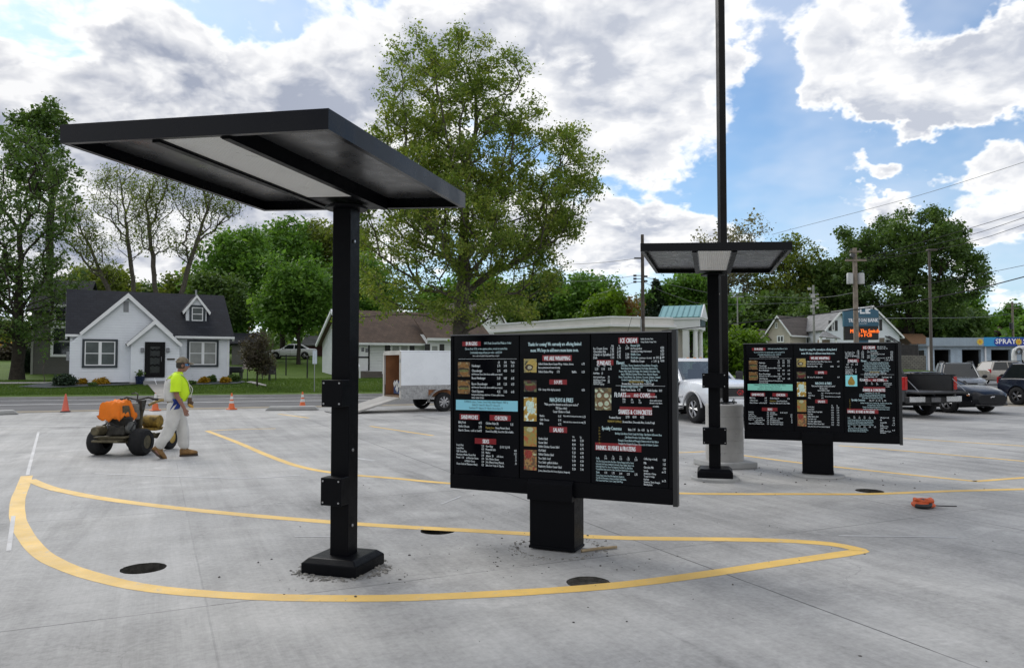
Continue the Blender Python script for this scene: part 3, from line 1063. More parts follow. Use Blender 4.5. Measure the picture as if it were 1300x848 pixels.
FOOD = {
    'burger': food_mat('picture_burger', (0.17, 0.09, 0.03), (0.05, 0.03, 0.02), (0.26, 0.20, 0.10), 40, 1),
    'wrap': food_mat('picture_wrap', (0.36, 0.28, 0.08), (0.25, 0.22, 0.10), (0.05, 0.05, 0.03), 26, 2),
    'soup': food_mat('picture_soup', (0.07, 0.02, 0.015), (0.02, 0.015, 0.015), (0.10, 0.11, 0.05), 30, 3),
    'nachos': food_mat('picture_nachos', (0.30, 0.18, 0.03), (0.40, 0.27, 0.05), (0.60, 0.72, 0.66), 34, 4),
    'salad': food_mat('picture_salad', (0.30, 0.17, 0.04), (0.22, 0.20, 0.06), (0.30, 0.08, 0.03), 42, 5),
    'fries': food_mat('picture_salad_tomato', (0.28, 0.17, 0.06), (0.10, 0.06, 0.03), (0.22, 0.03, 0.02), 60, 6),
    'cups': food_mat('picture_cups', (0.16, 0.12, 0.05), (0.06, 0.05, 0.03), (0.42, 0.48, 0.36), 30, 7),
    'cone': food_mat('picture_cone', (0.30, 0.18, 0.02), (0.22, 0.15, 0.02), (0.12, 0.10, 0.02), 50, 8),
}
TEXT_CACHE = {}


def text_mesh(body, size, xs, align):
    key = (body, align)
    if key not in TEXT_CACHE:
        cu = bpy.data.curves.new('t', 'FONT')
        cu.body = body
        cu.size = 1.0
        cu.align_x = align
        cu.resolution_u = 1
        ob = bpy.data.objects.new('t', cu)
        COL.objects.link(ob)
        dg = bpy.context.evaluated_depsgraph_get()
        me = ob.evaluated_get(dg).to_mesh()
        TEXT_CACHE[key] = ([tuple(v.co) for v in me.vertices], [tuple(p.vertices) for p in me.polygons])
        ob.evaluated_get(dg).to_mesh_clear()
        bpy.data.objects.remove(ob)
        bpy.data.curves.remove(cu)
    v, f = TEXT_CACHE[key]
    return [(a * size * xs, b * size, 0) for a, b, c in v], f


def put_text(mb, body, x, z, size, y, xs=0.62, align='LEFT', bold=0.0):
    """text on a face that looks towards -y; x, z is the base line start"""
    v, f = text_mesh(body, size, xs, align)
    mb.add([(x + a, y, z + b) for a, b, c in v], f)
    if bold:
        mb.add([(x + a + bold, y - .0004, z + b) for a, b, c in v], f)


def food(fd, x0, x1, z0, z1, scr):
    """a printed food picture: a backdrop with the plate's own simple shapes"""
    o = MB().bx(x0, x1, .0112, .0119, z0, z1).build('food_picture', FOOD[fd], scr)
    w, h = x1 - x0, z1 - z0

    def disc(mat, cx, cz, rx, rz, lay, a0=0.0, a1=2 * math.pi, nm='picture_detail'):
        rg = random.Random(int(cx * 97 + cz * 53))
        poly = [(x0 + w * (cx + rx * math.cos(a) * rg.uniform(.88, 1.08)), z0 + h * (cz + rz * math.sin(a) * rg.uniform(.88, 1.08))) for a in np.linspace(a0, a1, 18)]
        MB().prism(poly, .0112 - .0002 * lay, .01119 - .0002 * (lay - 1), 'y').build(nm, mat, o, fix=False)
    p = lambda n, c: pmat(n, c, .3, 0, .3, 60, emit=.12)
    if fd == 'burger':
        disc(p('bun_brown', (.22, .11, .03)), .5, .62, .42, .30, 1, 0, math.pi)
        disc(p('patty_dark', (.035, .02, .012)), .5, .48, .46, .12, 2)
        disc(p('lettuce_green', (.14, .15, .05)), .5, .40, .44, .08, 3)
        disc(p('bun_brown', (.22, .11, .03)), .5, .30, .40, .16, 4, math.pi, 2 * math.pi)
    elif fd == 'wrap':
        disc(p('tortilla_yellow', (.42, .31, .08)), .62, .55, .42, .40, 1)
        disc(p('patty_dark', (.035, .02, .012)), .42, .36, .32, .24, 2)
        disc(p('rice_pale', (.42, .40, .28)), .46, .36, .17, .14, 3)
    elif fd == 'soup':
        disc(p('bowl_red', (.12, .02, .015)), .5, .42, .42, .34, 1)
        disc(p('lettuce_green', (.14, .15, .05)), .45, .62, .38, .10, 2)
    elif fd == 'nachos':
        for i, (a, b) in enumerate(((.35, .72), (.62, .70), (.42, .5), (.66, .46))):
            disc(p('sour_cream', (.50, .66, .60)), a, b, .20, .15, 1 + .2 * i)
    elif fd == 'salad':
        disc(p('dressing_cup', (.40, .42, .26)), .48, .86, .28, .12, 1)
    elif fd == 'fries':
        disc(p('tomato_red', (.24, .03, .02)), .36, .78, .32, .22, 1)
        disc(p('dressing_cup', (.40, .42, .26)), .85, .78, .16, .05, 2)
    elif fd == 'cups':
        for i, (a, b) in enumerate(((.26, .66), (.70, .66), (.34, .26), (.72, .3))):
            disc(p('cup_rim_brown', (.14, .08, .04)), a, b, .24, .19, 1 + .2 * i)
            disc(p('cream_swirl', (.42, .48, .36)), a, b, .15, .11, 2 + .2 * i)


PW, PH = .70, 1.27      # a display panel


def menu_board(label, loc, rz, variant):
    root = thing('menu_board', label, 'menu board', loc, rz, 'drive-through menu boards')
    x0, x1, z0, z1, dep = -1.04, 1.09, .49, 1.94, .23
    # post
    mb = MB()
    mb.bx(-.215, .215, .005, .255, .035, .485)
    mb.bx(-.222, .222, -.002, .262, .012, .036)
    post = mb.build('post', BLACK, root, bevel=0.004)
    mb = MB()
    mb.prism([(-.055, .455), (.004, .455), (.004, .635), (-.006, .635), (-.055, .60)], -.215, .215, 'x')
    mb.build('post_hood', BLACK, post, bevel=0.003)
    mb = MB()
    mb.bx(-.15, .15, .05, .2, 0.0, .014)
    mb.build('post_foot', SOIL, post)
    # cabinet
    mb = MB()
    mb.bx(x0, x1, .03, .03 + dep, z0, z1)
    cab = mb.build('cabinet', BLACK, root, bevel=0.006)
    mb = MB()
    mb.bx(x0 - .002, x1 + .002, .004, .0285, z0 + .001, z0 + .135)
    mb.bx(x0 - .002, x0 + .028, .004, .0285, z0 + .136, z1 - .0)
    mb.bx(x1 - .028, x1 + .002, .004, .0285, z0 + .136, z1 - .0)
    mb.build('front_frame', BLACK, root, bevel=0.004)
    mb = MB()
    mb.bx(x0 - .004, x1 + .004, -.004, .03 + dep + .004, z1 + .001, z1 + .012)
    mb.build('top_cap', pmat('grey_cap', (0.16, 0.16, 0.17), 0.35, 0.3, 0.1, 4), root)
    mb = MB()
    mb.bx(x1 + .003, x1 + .045, .0, .06, z0 - .01, z1 + .02)
    mb.build('edge_rail', pmat('charcoal_rail', (0.018, 0.019, 0.021), 0.4, 0, 0.08, 5), root, bevel=0.003)
    xa, xb = x0 + .03, x1 - .03
    pw = (xb - xa) / 3
    zt, zb = z1 - .006, z0 + .14
    ph = zt - zb
    lay = LAYOUT
    for i in range(3):
        px0 = xa + pw * i + .006
        w = pw - .012
        mb = MB()
        mb.bx(px0, px0 + w, .012, .0285, zb, zt)
        scr = mb.build('display_panel', SCREEN, root)
        mats = {'w': (MB(), TXT, 'lettering'), 'c': (MB(), TXTC, 'blue_lettering'), 'y': (MB(), TXTY, 'yellow_lettering'), 'k': (MB(), TXTK, 'dark_lettering')}
        U = lambda u: px0 + u * w
        V = lambda v: zt - v * ph
        for it in lay[i]:
            kind = it[0]
            if kind == 'only':
                if it[1] != variant: continue
                it = it[2]
                kind = it[0]
            if kind == 'T':           # text: u, v (base line), size, string, align, colour, x squeeze
                _, u, v, sz, body, al, colr, xs = it
                put_text(mats[colr][0], body, U(u), V(v), sz * ph, .0105, xs, {'l': 'LEFT', 'c': 'CENTER', 'r': 'RIGHT'}[al], bold=sz * ph * (.05 if sz > .033 else .018))
            elif kind == 'R':         # red heading brush
                _, u0_, u1_, v0_, v1_ = it
                MB().bx(U(u0_), U(u1_), .0114, .0119, V(v1_), V(v0_)).build('heading_band', RED, scr)
            elif kind == 'B':
                _, u0_, u1_, v0_, v1_ = it
                b = MB().bx(U(u0_), U(u1_), .0112, .0119, V(v1_), V(v0_)).build('blue_band' if variant == 0 else 'green_band', BAND_BLUE if variant == 0 else BAND_GREEN, scr)
            elif kind == 'P':
                _, fd, u0_, u1_, v0_, v1_ = it
                food(fd, U(u0_), U(u1_), V(v1_), V(v0_), scr)
            elif kind == 'CONE':
                _, u0_, u1_, v0_, v1_ = it
                MB().bx(U(u0_), U(u1_), .0113, .0119, V(v1_), V(v0_)).build('cone_picture', PICBLUE, scr)
                c = MB()
                um = (u0_ + u1_) / 2
                hw = (u1_ - u0_) * .30
                prof = [(0, .08), (.35, .2), (.55, .34), (.9, .5), (1, .66), (.95, .8), (.6, .9)]
                H_ = v1_ - v0_
                poly = [(U(um - hw * a), V(v0_ + H_ * b)) for a, b in prof] + [(U(um + hw * a), V(v0_ + H_ * b)) for a, b in reversed(prof)]
                c.prism(poly, .0106, .0112, 'y')
                c.build('ice_cream_cone', FOOD['cone'], scr)
            elif kind == 'L':         # thin rule
                _, u0_, u1_, v_ = it
                mats['w'][0].bx(U(u0_), U(u1_), .0108, .0112, V(v_) - .0009, V(v_) + .0009)
        for q, (b, mt, nm) in mats.items():
            if b.v:
                b.build(nm, mt, scr, fix=False)
    return root


def rows(u, v, dv, sz, lines, al='l', colr='w', xs=.62):
    return [('T', u, v + dv * i, sz, s, al, colr, xs) for i, s in enumerate(lines) if s]


LAYOUT = [[], [], []]
L1, L2, L3 = LAYOUT
S = .0245
# --- left panel
L1 += [('R', .13, .42, .045, .083), ('T', .275, .078, .038, 'BURGERS', 'c', 'w', .60), ('T', .47, .070, .026, '100% Fresh Ground Beef Made to Order', 'l', 'c', .50)]
L1 += rows(.50, .118, .034, .024, ['Choose from 1/3 lb or two quarter patties, served on toasted bun', '2 individually wrapped buns per order - add $1.00'], 'c', 'c', .53)
L1 += [('T', .50, .178, .016, 'lettuce tomato onion pickles ketchup mustard mayo on request', 'c', 'w', .52), ('L', .07, .97, .20)]
L1 += [('P', 'burger', .06, .25, .225, .345), ('P', 'burger', .06, .25, .375, .485)]
L1 += [('T', .70, .235, .022, 'Sgl', 'c', 'w', .6), ('T', .80, .235, .022, 'Dbl', 'c', 'w', .6), ('T', .91, .235, .022, 'Triple', 'c', 'w', .6)]
for nm, sub, v, pr in (('Hamburger', '', .265, ('2.75', '3.95', '5.15')), ('Cheeseburger', 'with American Cheese (Swiss cheese available upon request)', .305, ('2.95', '4.35', '5.65')),
                       ('Bacon Hamburger', '', .365, ('3.65', '4.85', '6.05')), ('Bacon Cheeseburger', 'with American Cheese (Swiss cheese available upon request)', .412, ('3.85', '5.25', '6.55')),
                       ('Chuck Supreme', 'fresh ground beef burger with choice of 2 cheese, grilled onions,', .472, ('4.25', '5.35', '6.45'))):
    L1 += [('T', .28, v, .026, nm, 'l', 'w', .58)] + [('T', x, v, .026, p, 'c', 'w', .58) for x, p in zip((.70, .80, .91), pr)]
    if sub: L1 += [('T', .28, v + .026, .020, sub, 'l', 'w', .50)]
L1 += [('T', .28, .522, .020, 'lettuce, tomato & mayo', 'l', 'w', .52)]
L1 += [('B', .03, .985, .535, .622)]
L1 += rows(.5, .558, .026, .022, ['TOPPINGS: Lettuce, Tomato, Onion, Pickle, Relish, Mustard - FREE 5¢', 'Grilled 50 • Swiss 50 • Bacon 75 • Cheese 35', 'Sauerkraut 50 • Jalapeno 50 • Nacho Cheese Sauce 75'], 'c', 'k', .56)
L1 += [('R', .09, .40, .655, .70), ('T', .245, .695, .042, 'SANDWICHES', 'c', 'w', .52), ('R', .56, .88, .655, .70), ('T', .73, .695, .042, 'CHICKEN', 'c', 'w', .55)]
L1 += rows(.07, .730, .030, .024, ['BBQ Pork', 'Grilled Cheese', 'Ham & Cheese - cold or hot']) + rows(.44, .730, .030, .024, ['4.95', '2.75', '4.75'], 'r')
L1 += [('T', .50, .730, .024, 'Chicken Strips (4)', 'l', 'w', .58), ('T', .92, .733, .024, '5.25', 'r', 'w', .58), ('T', .50, .762, .022, 'Dipping Sauce:', 'l', 'y', .55), ('T', .65, .762, .022, 'Honey Mustard, Ranch,', 'l', 'w', .55),
       ('T', .50, .790, .022, 'Sweet & Sour, BBQ, Sweet Hot Chili or Buffalo', 'l', 'w', .52)]
L1 += [('R', .33, .66, .838, .880), ('T', .5, .874, .040, 'SIDES', 'c', 'w', .55)]
L1 += rows(.04, .902, .0225, .0215, ['French Fries', 'Loaded Fries', 'Chili Cheese Fries', 'American or Nacho Cheese Fries', 'Pretzel   1.95      w/ American Cheese', '                     w/ Nacho Cheese', 'Cheese Curds w/ Marinara or Ranch'], 'l', 'w', .54)
L1 += rows(.475, .902, .0225, .0215, ['2.25', '4.95', '3.95', '2.95', '2.50', '2.50', '4.25'], 'r', 'w', .54)
L1 += rows(.50, .902, .0225, .0215, ['Onion Rings                 (S) 3.25  (L) 5.45', 'Mozzarella Sticks', 'Nachos', ' Jalapeno  .50        add cheese', 'Side of Nacho Cheese', 'Side of Ranch, Honey Mustard,', 'Salsa, Sour Cream or Chipotle'], 'l', 'w', .54)
L1 += rows(.97, .924, .0225, .0215, ['4.45', '3.25', '.75', '.75', '.50'], 'r', 'w', .54)
# --- middle panel
L2 += rows(.5, .075, .042, .036, ['Thanks for coming! We currently are offering limited', 'menu. We hope to add more menu items soon.'], 'c', 'c', .51)
L2 += [('R', .33, .75, .140, .180), ('T', .54, .176, .042, 'WE ARE WRAPPING', 'c', 'w', .52), ('P', 'wrap', .06, .245, .165, .26)]
L2 += [('T', .27, .208, .023, 'Grilled Chicken Bacon Caesar Wrap - lettuce, cheese,', 'l', 'w', .52), ('T', .27, .232, .021, 'bacon, parmesan and caesar dressing', 'l', 'w', .52), ('T', .93, .208, .023, '6.75', 'r', 'w', .58),
       ('T', .27, .262, .023, 'Grilled Chicken Wrap        5.75', 'l', 'w', .54), ('T', .75, .262, .023, 'Buffalo', 'l', 'w', .54), ('T', .93, .262, .023, '6.25', 'r', 'w', .58)]
L2 += [('R', .43, .68, .308, .342), ('T', .555, .339, .038, 'SOUPS', 'c', 'w', .54), ('P', 'soup', .06, .245, .315, .395), ('T', .27, .385, .022, 'Chili - (soup of the day by season)', 'l', 'w', .54), ('T', .93, .385, .023, '4.50', 'r', 'w', .58)]
L2 += [('T', .60, .462, .042, 'NACHOS & FRIES', 'c', 'c', .54), ('P', 'nachos', .06, .245, .435, .60)]
L2 += [('T', .60, .487, .024, '"Make your fries fantastic as well as your nachos!"', 'c', 'w', .52), ('T', .60, .512, .024, 'TEX (taco sides)', 'c', 'w', .52), ('T', .60, .536, .024, 'Caesar Chicken or Steak', 'c', 'w', .52)]
L2 += rows(.29, .567, .027, .022, ['Nacho', 'Chili Cheese', 'BBQ']) + rows(.60, .567, .027, .022, ['5.65', '5.95', '6.75'], 'r') + rows(.63, .562, .020, .017, ['Nacho with beef, tomatoes & sour cream', '', 'Nacho with chicken, tomatoes & sour cream'], 'l', 'w', .46) + rows(.94, .565, .040, .022, ['6.25', '6.75'], 'r')
L2 += [('R', .43, .68, .632, .672), ('T', .555, .668, .040, 'SALADS', 'c', 'w', .55), ('P', 'salad', .06, .245, .64, .775), ('P', 'fries', .06, .245, .80, .94)]
L2 += [('T', .77, .702, .019, 'Sm', 'c', 'w', .6), ('T', .87, .702, .019, 'Lg', 'c', 'w', .6)]
L2 += rows(.27, .725, .0272, .0235, ['Garden Salad', 'Caesar Salad', 'Grilled Chicken Caesar Salad', 'Chef Salad', 'Grilled Chicken Salad', 'Taco Salad - beef', 'Taco Salad - grilled chicken', 'Raspberry Chicken Caesar Salad'], 'l', 'w', .56)
L2 += rows(.80, .728, .0277, .0235, ['4.00', '4.00', '5.50', '5.25', '5.50', '5.50', '6.00', '5.50'], 'r') + rows(.91, .728, .0277, .0235, ['5.50', '5.50', '6.75', '6.50', '6.75', '6.50', '7.00', '7.00'], 'r')
L2 += [('T', .27, .945, .019, '(Lettuce, Almond Slices, Red Onions, Raspberry Vinaigrette)', 'l', 'w', .50)]
# --- right panel
L3 += [('R', .37, .63, .028, .072), ('T', .50, .067, .045, 'ICE CREAM', 'c', 'w', .52), ('T', .66, .046, .016, 'Vanilla, Chocolate, Twist', 'l', 'w', .52), ('T', .66, .068, .016, 'Orange Sherbet, Orange Twist', 'l', 'w', .52)]
L3 += [('T', .29, .098, .015, 'Baby', 'c', 'w', .55), ('T', .38, .098, .015, 'Sm', 'c', 'w', .55), ('T', .48, .098, .015, 'Lg', 'c', 'w', .55)]
L3 += rows(.03, .128, .0265, .024, ['Ice Cream Cone', 'Chocolate Dip', 'Crunch or Sprinkles', 'Dish']) + rows(.31, .126, .0265, .024, ['1.25', '1.75', '2.00', '1.50'], 'r') + rows(.40, .126, .0265, .024, ['1.60', '2.00', '2.25', '1.75'], 'r') + rows(.51, .126, .053, .024, ['2.10', '2.10'], 'r') + rows(.51, .206, .02, .024, ['2.50'], 'r')
L3 += [('T', .53, .102, .023, 'Banana Split', 'l', 'c', .56), ('T', .53, .128, .018, 'Hot Pineapple Boat', 'l', 'w', .54), ('T', .53, .152, .018, 'Chocolate, hot fudge, fresh caramel', 'l', 'w', .54), ('T', .53, .180, .023, 'Waffle Cone', 'l', 'c', .56),
       ('T', .53, .207, .023, 'Shortcake', 'l', 'c', .56), ('T', .64, .207, .016, '(strawberry or chocolate)', 'l', 'w', .5), ('T', .53, .234, .023, 'Waffle Ice Cream', 'l', 'w', .56)]
L3 += rows(.96, .126, .0265, .023, ['4.50', '4.75', '3.50', '5.00', '4.00'], 'r') + [('T', .82, .207, .022, 'sm  3.95  lg', 'l', 'w', .5), ('T', .80, .234, .022, 's   2.00   lg', 'l', 'w', .5)]
L3 += [('R', .08, .30, .215, .262), ('T', .17, .262, .042, 'SUNDAES', 'c', 'w', .54)]
L3 += rows(.08, .284, .0, .014, ['Baby']) + rows(.17, .284, .0, .014, ['Sm']) + rows(.26, .284, .0, .014, ['Lg']) + rows(.05, .312, 0, .023, ['2.25']) + rows(.14, .312, 0, .023, ['3.15']) + rows(.23, .312, 0, .023, ['3.90'])
L3 += [('T', .03, .345, .020, 'Add Nuts    .25', 'l', 'w', .54)] + rows(.03, .375, .025, .018, ['Add Candied Pecans', 'Add Whipped Cream', 'Add Ketchup or', 'Add Fruit Toppings'], 'l', 'w', .54) + rows(.25, .375, .026, .02, ['.75', '.25', '.50'], 'r')
L3 += [('T', .34, .250, .034, 'Flavors:', 'l', 'c', .54)]
fl = ['Chocolate, Cherry, Strawberry, Peanut Butter, Pineapple,', 'Black Raspberry, Marshmallow, Hot Fudge, Butterscotch,', 'Peanut, Mint, Heath, Hot Fudge, Hot Caramel, Chocolate Chip,', 'Apple, Wild Red, Gummi Worm, Oreo, Almond, Banana,',
      'Reese, Peanut Butter Cup, Snickers, Coconut, Graham, Caramel', 'Cookie Dough, Peanut Butter and Banana, Turtle, Pecan']
L3 += rows(.64, .283, .0225, .0205, fl, 'c', 'c', .52) + [('T', .60, .420, .021, 'PREMIUM FLAVORS', 'c', 'y', .54), ('T', .76, .420, .021, 'Add .50', 'c', 'c', .54), ('T', .62, .444, .021, 'Brownie Bites, Cheesecake Bites, Cookie Dough', 'c', 'w', .52), ('L', .33, .97, .458)]
L3 += [('T', .40, .485, .023, 'Brownie Delight Sundae   4.50', 'l', 'c', .52), ('T', .40, .512, .023, 'Butter Pecan Sundae   +.75', 'l', 'w', .52), ('T', .74, .515, .023, 'Turtle Sundae   4.00', 'l', 'w', .52)]
L3 += [('only', 0, ('P', 'cups', .05, .27, .49, .665)), ('only', 1, ('CONE', .03, .26, .475, .635))]
L3 += [('R', .40, .84, .528, .572), ('T', .31, .570, .044, 'FLOATS', 'l', 'w', .52), ('T', .47, .566, .020, '(soda)', 'l', 'w', .52), ('T', .565, .568, .032, 'AND', 'l', 'w', .50), ('T', .64, .572, .044, 'COWS', 'l', 'w', .52), ('T', .775, .568, .020, '(ice cream)', 'l', 'w', .5)]
L3 += rows(.42, .592, .022, .018, ['Baby', '2.50'], 'l', 'w', .6) + rows(.53, .594, .022, .018, ['Sm', '3.15'], 'l', 'w', .6) + rows(.63, .596, .022, .018, ['Lg', '3.90'], 'l', 'w', .6) + rows(.85, .598, .020, .016, ['Cherry, vanilla root beer', 'All made to order flavors', 'are available'], 'c', 'w', .5)
v = .675
L3 += [('R', .38, .80, .640, .690), ('T', .58, .686, .044, 'SHAKES & CONCRETES', 'c', 'w', .50)]
L3 += [('only', 0, q) for q in ([('T', .24, .722, .022, 'Premium Flavors', 'l', 'w', .54)] + rows(.46, .715, 0, .024, ['2.95']) + rows(.55, .715, 0, .024, ['4.00']) + rows(.65, .715, 0, .024, ['4.75']) +
       [('T', .22, .752, .021, 'PREMIUM TOPPINGS:', 'l', 'y', .5), ('T', .42, .752, .021, 'Brownie Bites, Cheesecake Bites, Cookie Dough', 'l', 'w', .52)])]
L3 += [('only', 1, q) for q in rows(.55, .712, .0215, .020, ['Premium Flavors  2.95   4.00   4.75', 'Vanilla, Chocolate, Cherry, Strawberry, Pineapple, Hot Fudge,', 'Black Raspberry, Marshmallow, Mint, Banana, Caramel, Heath,', 'Brownie Bites, Cheesecake Bites, Cookie Dough'], 'c', 'c', .52)]
L3 += [('T', .14, .805, .034, 'Specialty Concretes', 'l', 'c', .50)] + rows(.49, .805, 0, .022, ['Baby  3.95     Sm   4.35     Lg   4.95'], 'l', 'w', .54)
L3 += rows(.62, .835, .0215, .0205, ['Birthday Cake Batter, Dutch Candy Hot Fudge, Cake Batter & Brownie Bites', 'Cake Batter Brownie, Cake Batter & Banana', 'Pineapple Cherry Black and Pineapple, Butterscotch & Cake Batter', 'Pumpkin Pie, Pumpkin Pie Spice, Cheesecake & Graham Crackers'], 'c', 'c', .49)
L3 += rows(.10, .80, .020, .018, ['S •', 'P •', 'E •', 'C •', 'I •', 'A •', 'L •'], 'l', 'y', .6)
L3 += [('R', .05, .66, .893, .925), ('T', .06, .923, .042, 'DRINKS, SLUSHES & FROZENS', 'l', 'w', .49)]
_a = [0, .067, .126, .206, .25, .283, .395, .444, .485, .512, .57, .62, .686, .752, .805, .835, .90, .945]
_b = [0, .06, .103, .165, .203, .217, .312, .338, .357, .379, .42, .462, .532, .59, .64, .668, .735, .812]


def vmap(q):
    f = lambda v: float(np.interp(v, _a, _b))
    q = list(q)
    if q[0] == 'only':
        return ('only', q[1], vmap(q[2]))
    for i in {'T': (2,), 'R': (3, 4), 'P': (4, 5), 'CONE': (3, 4), 'L': (3,), 'B': (3, 4)}[q[0]]:
        q[i] = f(q[i])
    return tuple(q)


L3[:] = [vmap(q) for q in L3]
_c3 = (_a, _b)
_a, _b = [0, .07, .20, .535, .622, .70, .88, 1.04], [0, .06, .165, .462, .536, .605, .775, .935]
L1[:] = [vmap(q) for q in L1]
_a, _b = _c3
L3 += [('T', .06, .838, .022, 'Soda', 'l', 'c', .55)] + [('T', x, .836, .021, p, 'c', 'w', .55) for x, p in zip((.19, .29, .39, .49, .59), ('1.00', '1.25', '1.50', '1.75', '2.00'))] + [('T', x, .818, .013, p, 'c', 'w', .55) for x, p in zip((.19, .29, .39, .49, .59), ('Kids', 'Sm', 'Med', 'Lg', 'XL'))]
L3 += rows(.06, .857, .0175, .0185, ['Cola, Diet Cola, Lemon Lime, Root Beer, Cherry, Orange, Iced Tea, Sweet', 'Lemonade, Fruit Punch, Strawberry Lemonade, Grape, Vanilla, Cherry Cola,', 'Half & Half, Peach Tea, Green Tea, Raspberry Tea, Black Tea, Blue Berry,', 'Tropical Blend, Kiwi, Lemon Ice, Lime, Slush flavors listed below on request'], 'l', 'c', .46)
L3 += [('T', .06, .932, .022, 'Slush', 'l', 'c', .55)] + [('T', x, .932, .021, p, 'c', 'w', .55) for x, p in zip((.19, .29, .39, .49, .59), ('1.50', '1.75', '2.00', '2.25', '2.75'))]
L3 += rows(.06, .951, .0165, .0175, ['Cherry, Grape, Lemon Lime, Blue Raspberry, Strawberry,', 'Tiger Blood, Watermelon, Orange, Sour Apple, Kiwi, Banana,', 'Pina Colada, Fuzzy Navel, Cotton Candy, Peach Mango'], 'l', 'c', .48)
L3 += rows(.69, .826, .0275, .021, ['Coffee (reg or decaf)', 'Milk', 'Chocolate Milk'], 'l', 'w', .5) + rows(.97, .828, .0275, .021, ['1.25', '1.25', '1.50'], 'r', 'w', .55)
L3 += rows(.69, .902, .018, .018, ['Limeade', 'Strawberry or Cherry', 'Tropical or Orange'], 'l', 'w', .5) + rows(.97, .905, .0, .02, ['sm .75'], 'r', 'w', .5) + rows(.69, .958, .0165, .018, ['Real Fruit', 'Strawberry, Cherry, Pineapple,', 'Black Raspberry'], 'l', 'w', .48) + rows(.97, .962, .0, .02, ['sm .75'], 'r', 'w', .5)
menu_board('nearer large menu board with a pale blue band, on a square black post', (.353, 6.90, 0), -0.432, 0)
far_board = menu_board('farther large menu board with a green band and a cone picture, on a round footing', (4.528, 11.38, 0.03), -0.391, 1)
mb = MB()
mb.lathe([(.37, -0.04), (.375, .012), (.36, .03), (.05, .03)], (0, .13, -0.03), 40)
mb.build('footing', CURBC, far_board, smooth=True)
# bits of stone at the foot of the near board and the stick that lies beside it
crumbs('concrete_crumbs', (.42, 7.02), .36, .46, 260, .004, .016, CRUMB, 13)
a, b = G(738, 701), G(783, 696)
mb = MB()
mb.tube([a + Vector((0, 0, .014)), (a + b) / 2 + Vector((0, .01, .016)), b + Vector((0, 0, .014))], [.014, .013, .012], 8)
tag(mb.build('stick', pmat('weathered_wood', (.33, .25, .15), .9, 0, .3, 14)), 'short weathered wooden stick on the concrete beside the near menu board post', 'stick')

# ------------------------------------------------------------------ tall lamp pole on its concrete drum
def drum_mat():
    m = pmat('form_cast_concrete', (0.40, 0.39, 0.37), 0.85, 0, 0.16, 3, 0.35, 30, 0.3)
    t = m.node_tree
    k = NT(t)
    b = t.nodes['Principled BSDF']
    src = b.inputs['Base Color'].links[0].from_socket
    tc = k.n('ShaderNodeTexCoord').outputs['Object']
    holes = k.smooth(k.noise(tc, 17.0, 2, 0.5), 0.70, 0.74)
    t.links.new(k.mix(k.m('MULTIPLY', holes, .6), src, c4((.12, .12, .12))), b.inputs['Base Color'])
    return m


lp = A(917, 461, 12.55)
root = thing('lamp_pole', 'very tall black lamp pole standing on a round pale concrete drum', 'lamp pole', (3.475, 12.55, 0), R(14))
prof = [(.30, .06)]
for i in range(1, 6):
    z = .06 + i * .19
    prof += [(.30, z - .012), (.294, z - .006), (.30, z)]
prof = [(r, z) for r, z in prof if z < 1.0] + [(.30, 1.0), (.285, 1.012), (.02, 1.012)]
MB().lathe(prof, (0, 0, 0), 48).build('concrete_drum', drum_mat(), root, smooth=30)
MB().bx(-.36, .36, -.40, .40, 0, .10).build('concrete_pad', CURBC, root, bevel=.012)
mb = MB()
mb.bx(-.058, .058, -.058, .058, 1.03, 11.4)
pole = mb.build('shaft', pmat('bronze_black_paint', (.007, .0065, .007), .45, 0, .1, 3, spec=.14), root, bevel=.008)
mb = MB()
mb.bx(-.15, .15, -.15, .15, 1.03, 1.052)
plate = mb.build('base_plate', BLACK, root, bevel=.004)
mb = MB()
for sx in (-1, 1):
    for sy in (-1, 1):
        mb.cyl((sx * .11, sy * .11, 1.0), (sx * .11, sy * .11, 1.11), .014, n=8)
        mb.cyl((sx * .11, sy * .11, 1.053), (sx * .11, sy * .11, 1.075), .026, n=6)
mb.build('anchor_bolt', STEEL, plate)
mb = MB()
mb.bx(-.42, .42, -.7, -.07, 11.3, 11.42)
mb.build('lamp_head', BLACK, root, bevel=.02)
# ------------------------------------------------------------------ buildings
SIDING_W = pmat('white_clapboard', (0.80, 0.83, 0.88), 0.5, 0, 0.05, 1.2)
SIDING_W2 = siding('white_wide_clapboard', (0.74, 0.76, 0.76), 0.2, 0.02)
SIDING_B = siding('beige_clapboard', (0.52, 0.47, 0.39), 0.16, 0.02)
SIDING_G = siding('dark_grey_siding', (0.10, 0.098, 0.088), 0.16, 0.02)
SH_BLACK = brickmat('charcoal_shingle', (0.009, 0.010, 0.016), (0.015, 0.017, 0.024), (0.006, 0.007, 0.010), .33, .16, .9, .012, .4, 'xz')
SH_BROWN = brickmat('brown_shingle', (0.085, 0.055, 0.038), (0.115, 0.075, 0.052), (0.055, 0.038, 0.028), .33, .16, .9, .012, .4, 'xz')
SH_GREY = brickmat('grey_brown_shingle', (0.11, 0.095, 0.085), (0.14, 0.12, 0.108), (0.07, 0.06, 0.055), .33, .16, .9, .012, .4, 'xz')
SH_LGREY = brickmat('light_grey_shingle', (0.22, 0.22, 0.22), (0.27, 0.27, 0.27), (0.15, 0.15, 0.15), .33, .16, .9, .012, .4, 'xz')
DKTRIM = pmat('dark_blue_grey_trim', (0.025, 0.035, 0.045), 0.5, 0, 0.1, 3)
BLK_DOOR = pmat('black_door_paint', (0.005, 0.005, 0.006), 0.4, 0, 0.1, 3, spec=.15)
CURTAIN = pmat('curtained_pane', (0.085, 0.10, 0.10), 0.12, 0, 0.35, 1.1, spec=0.3)
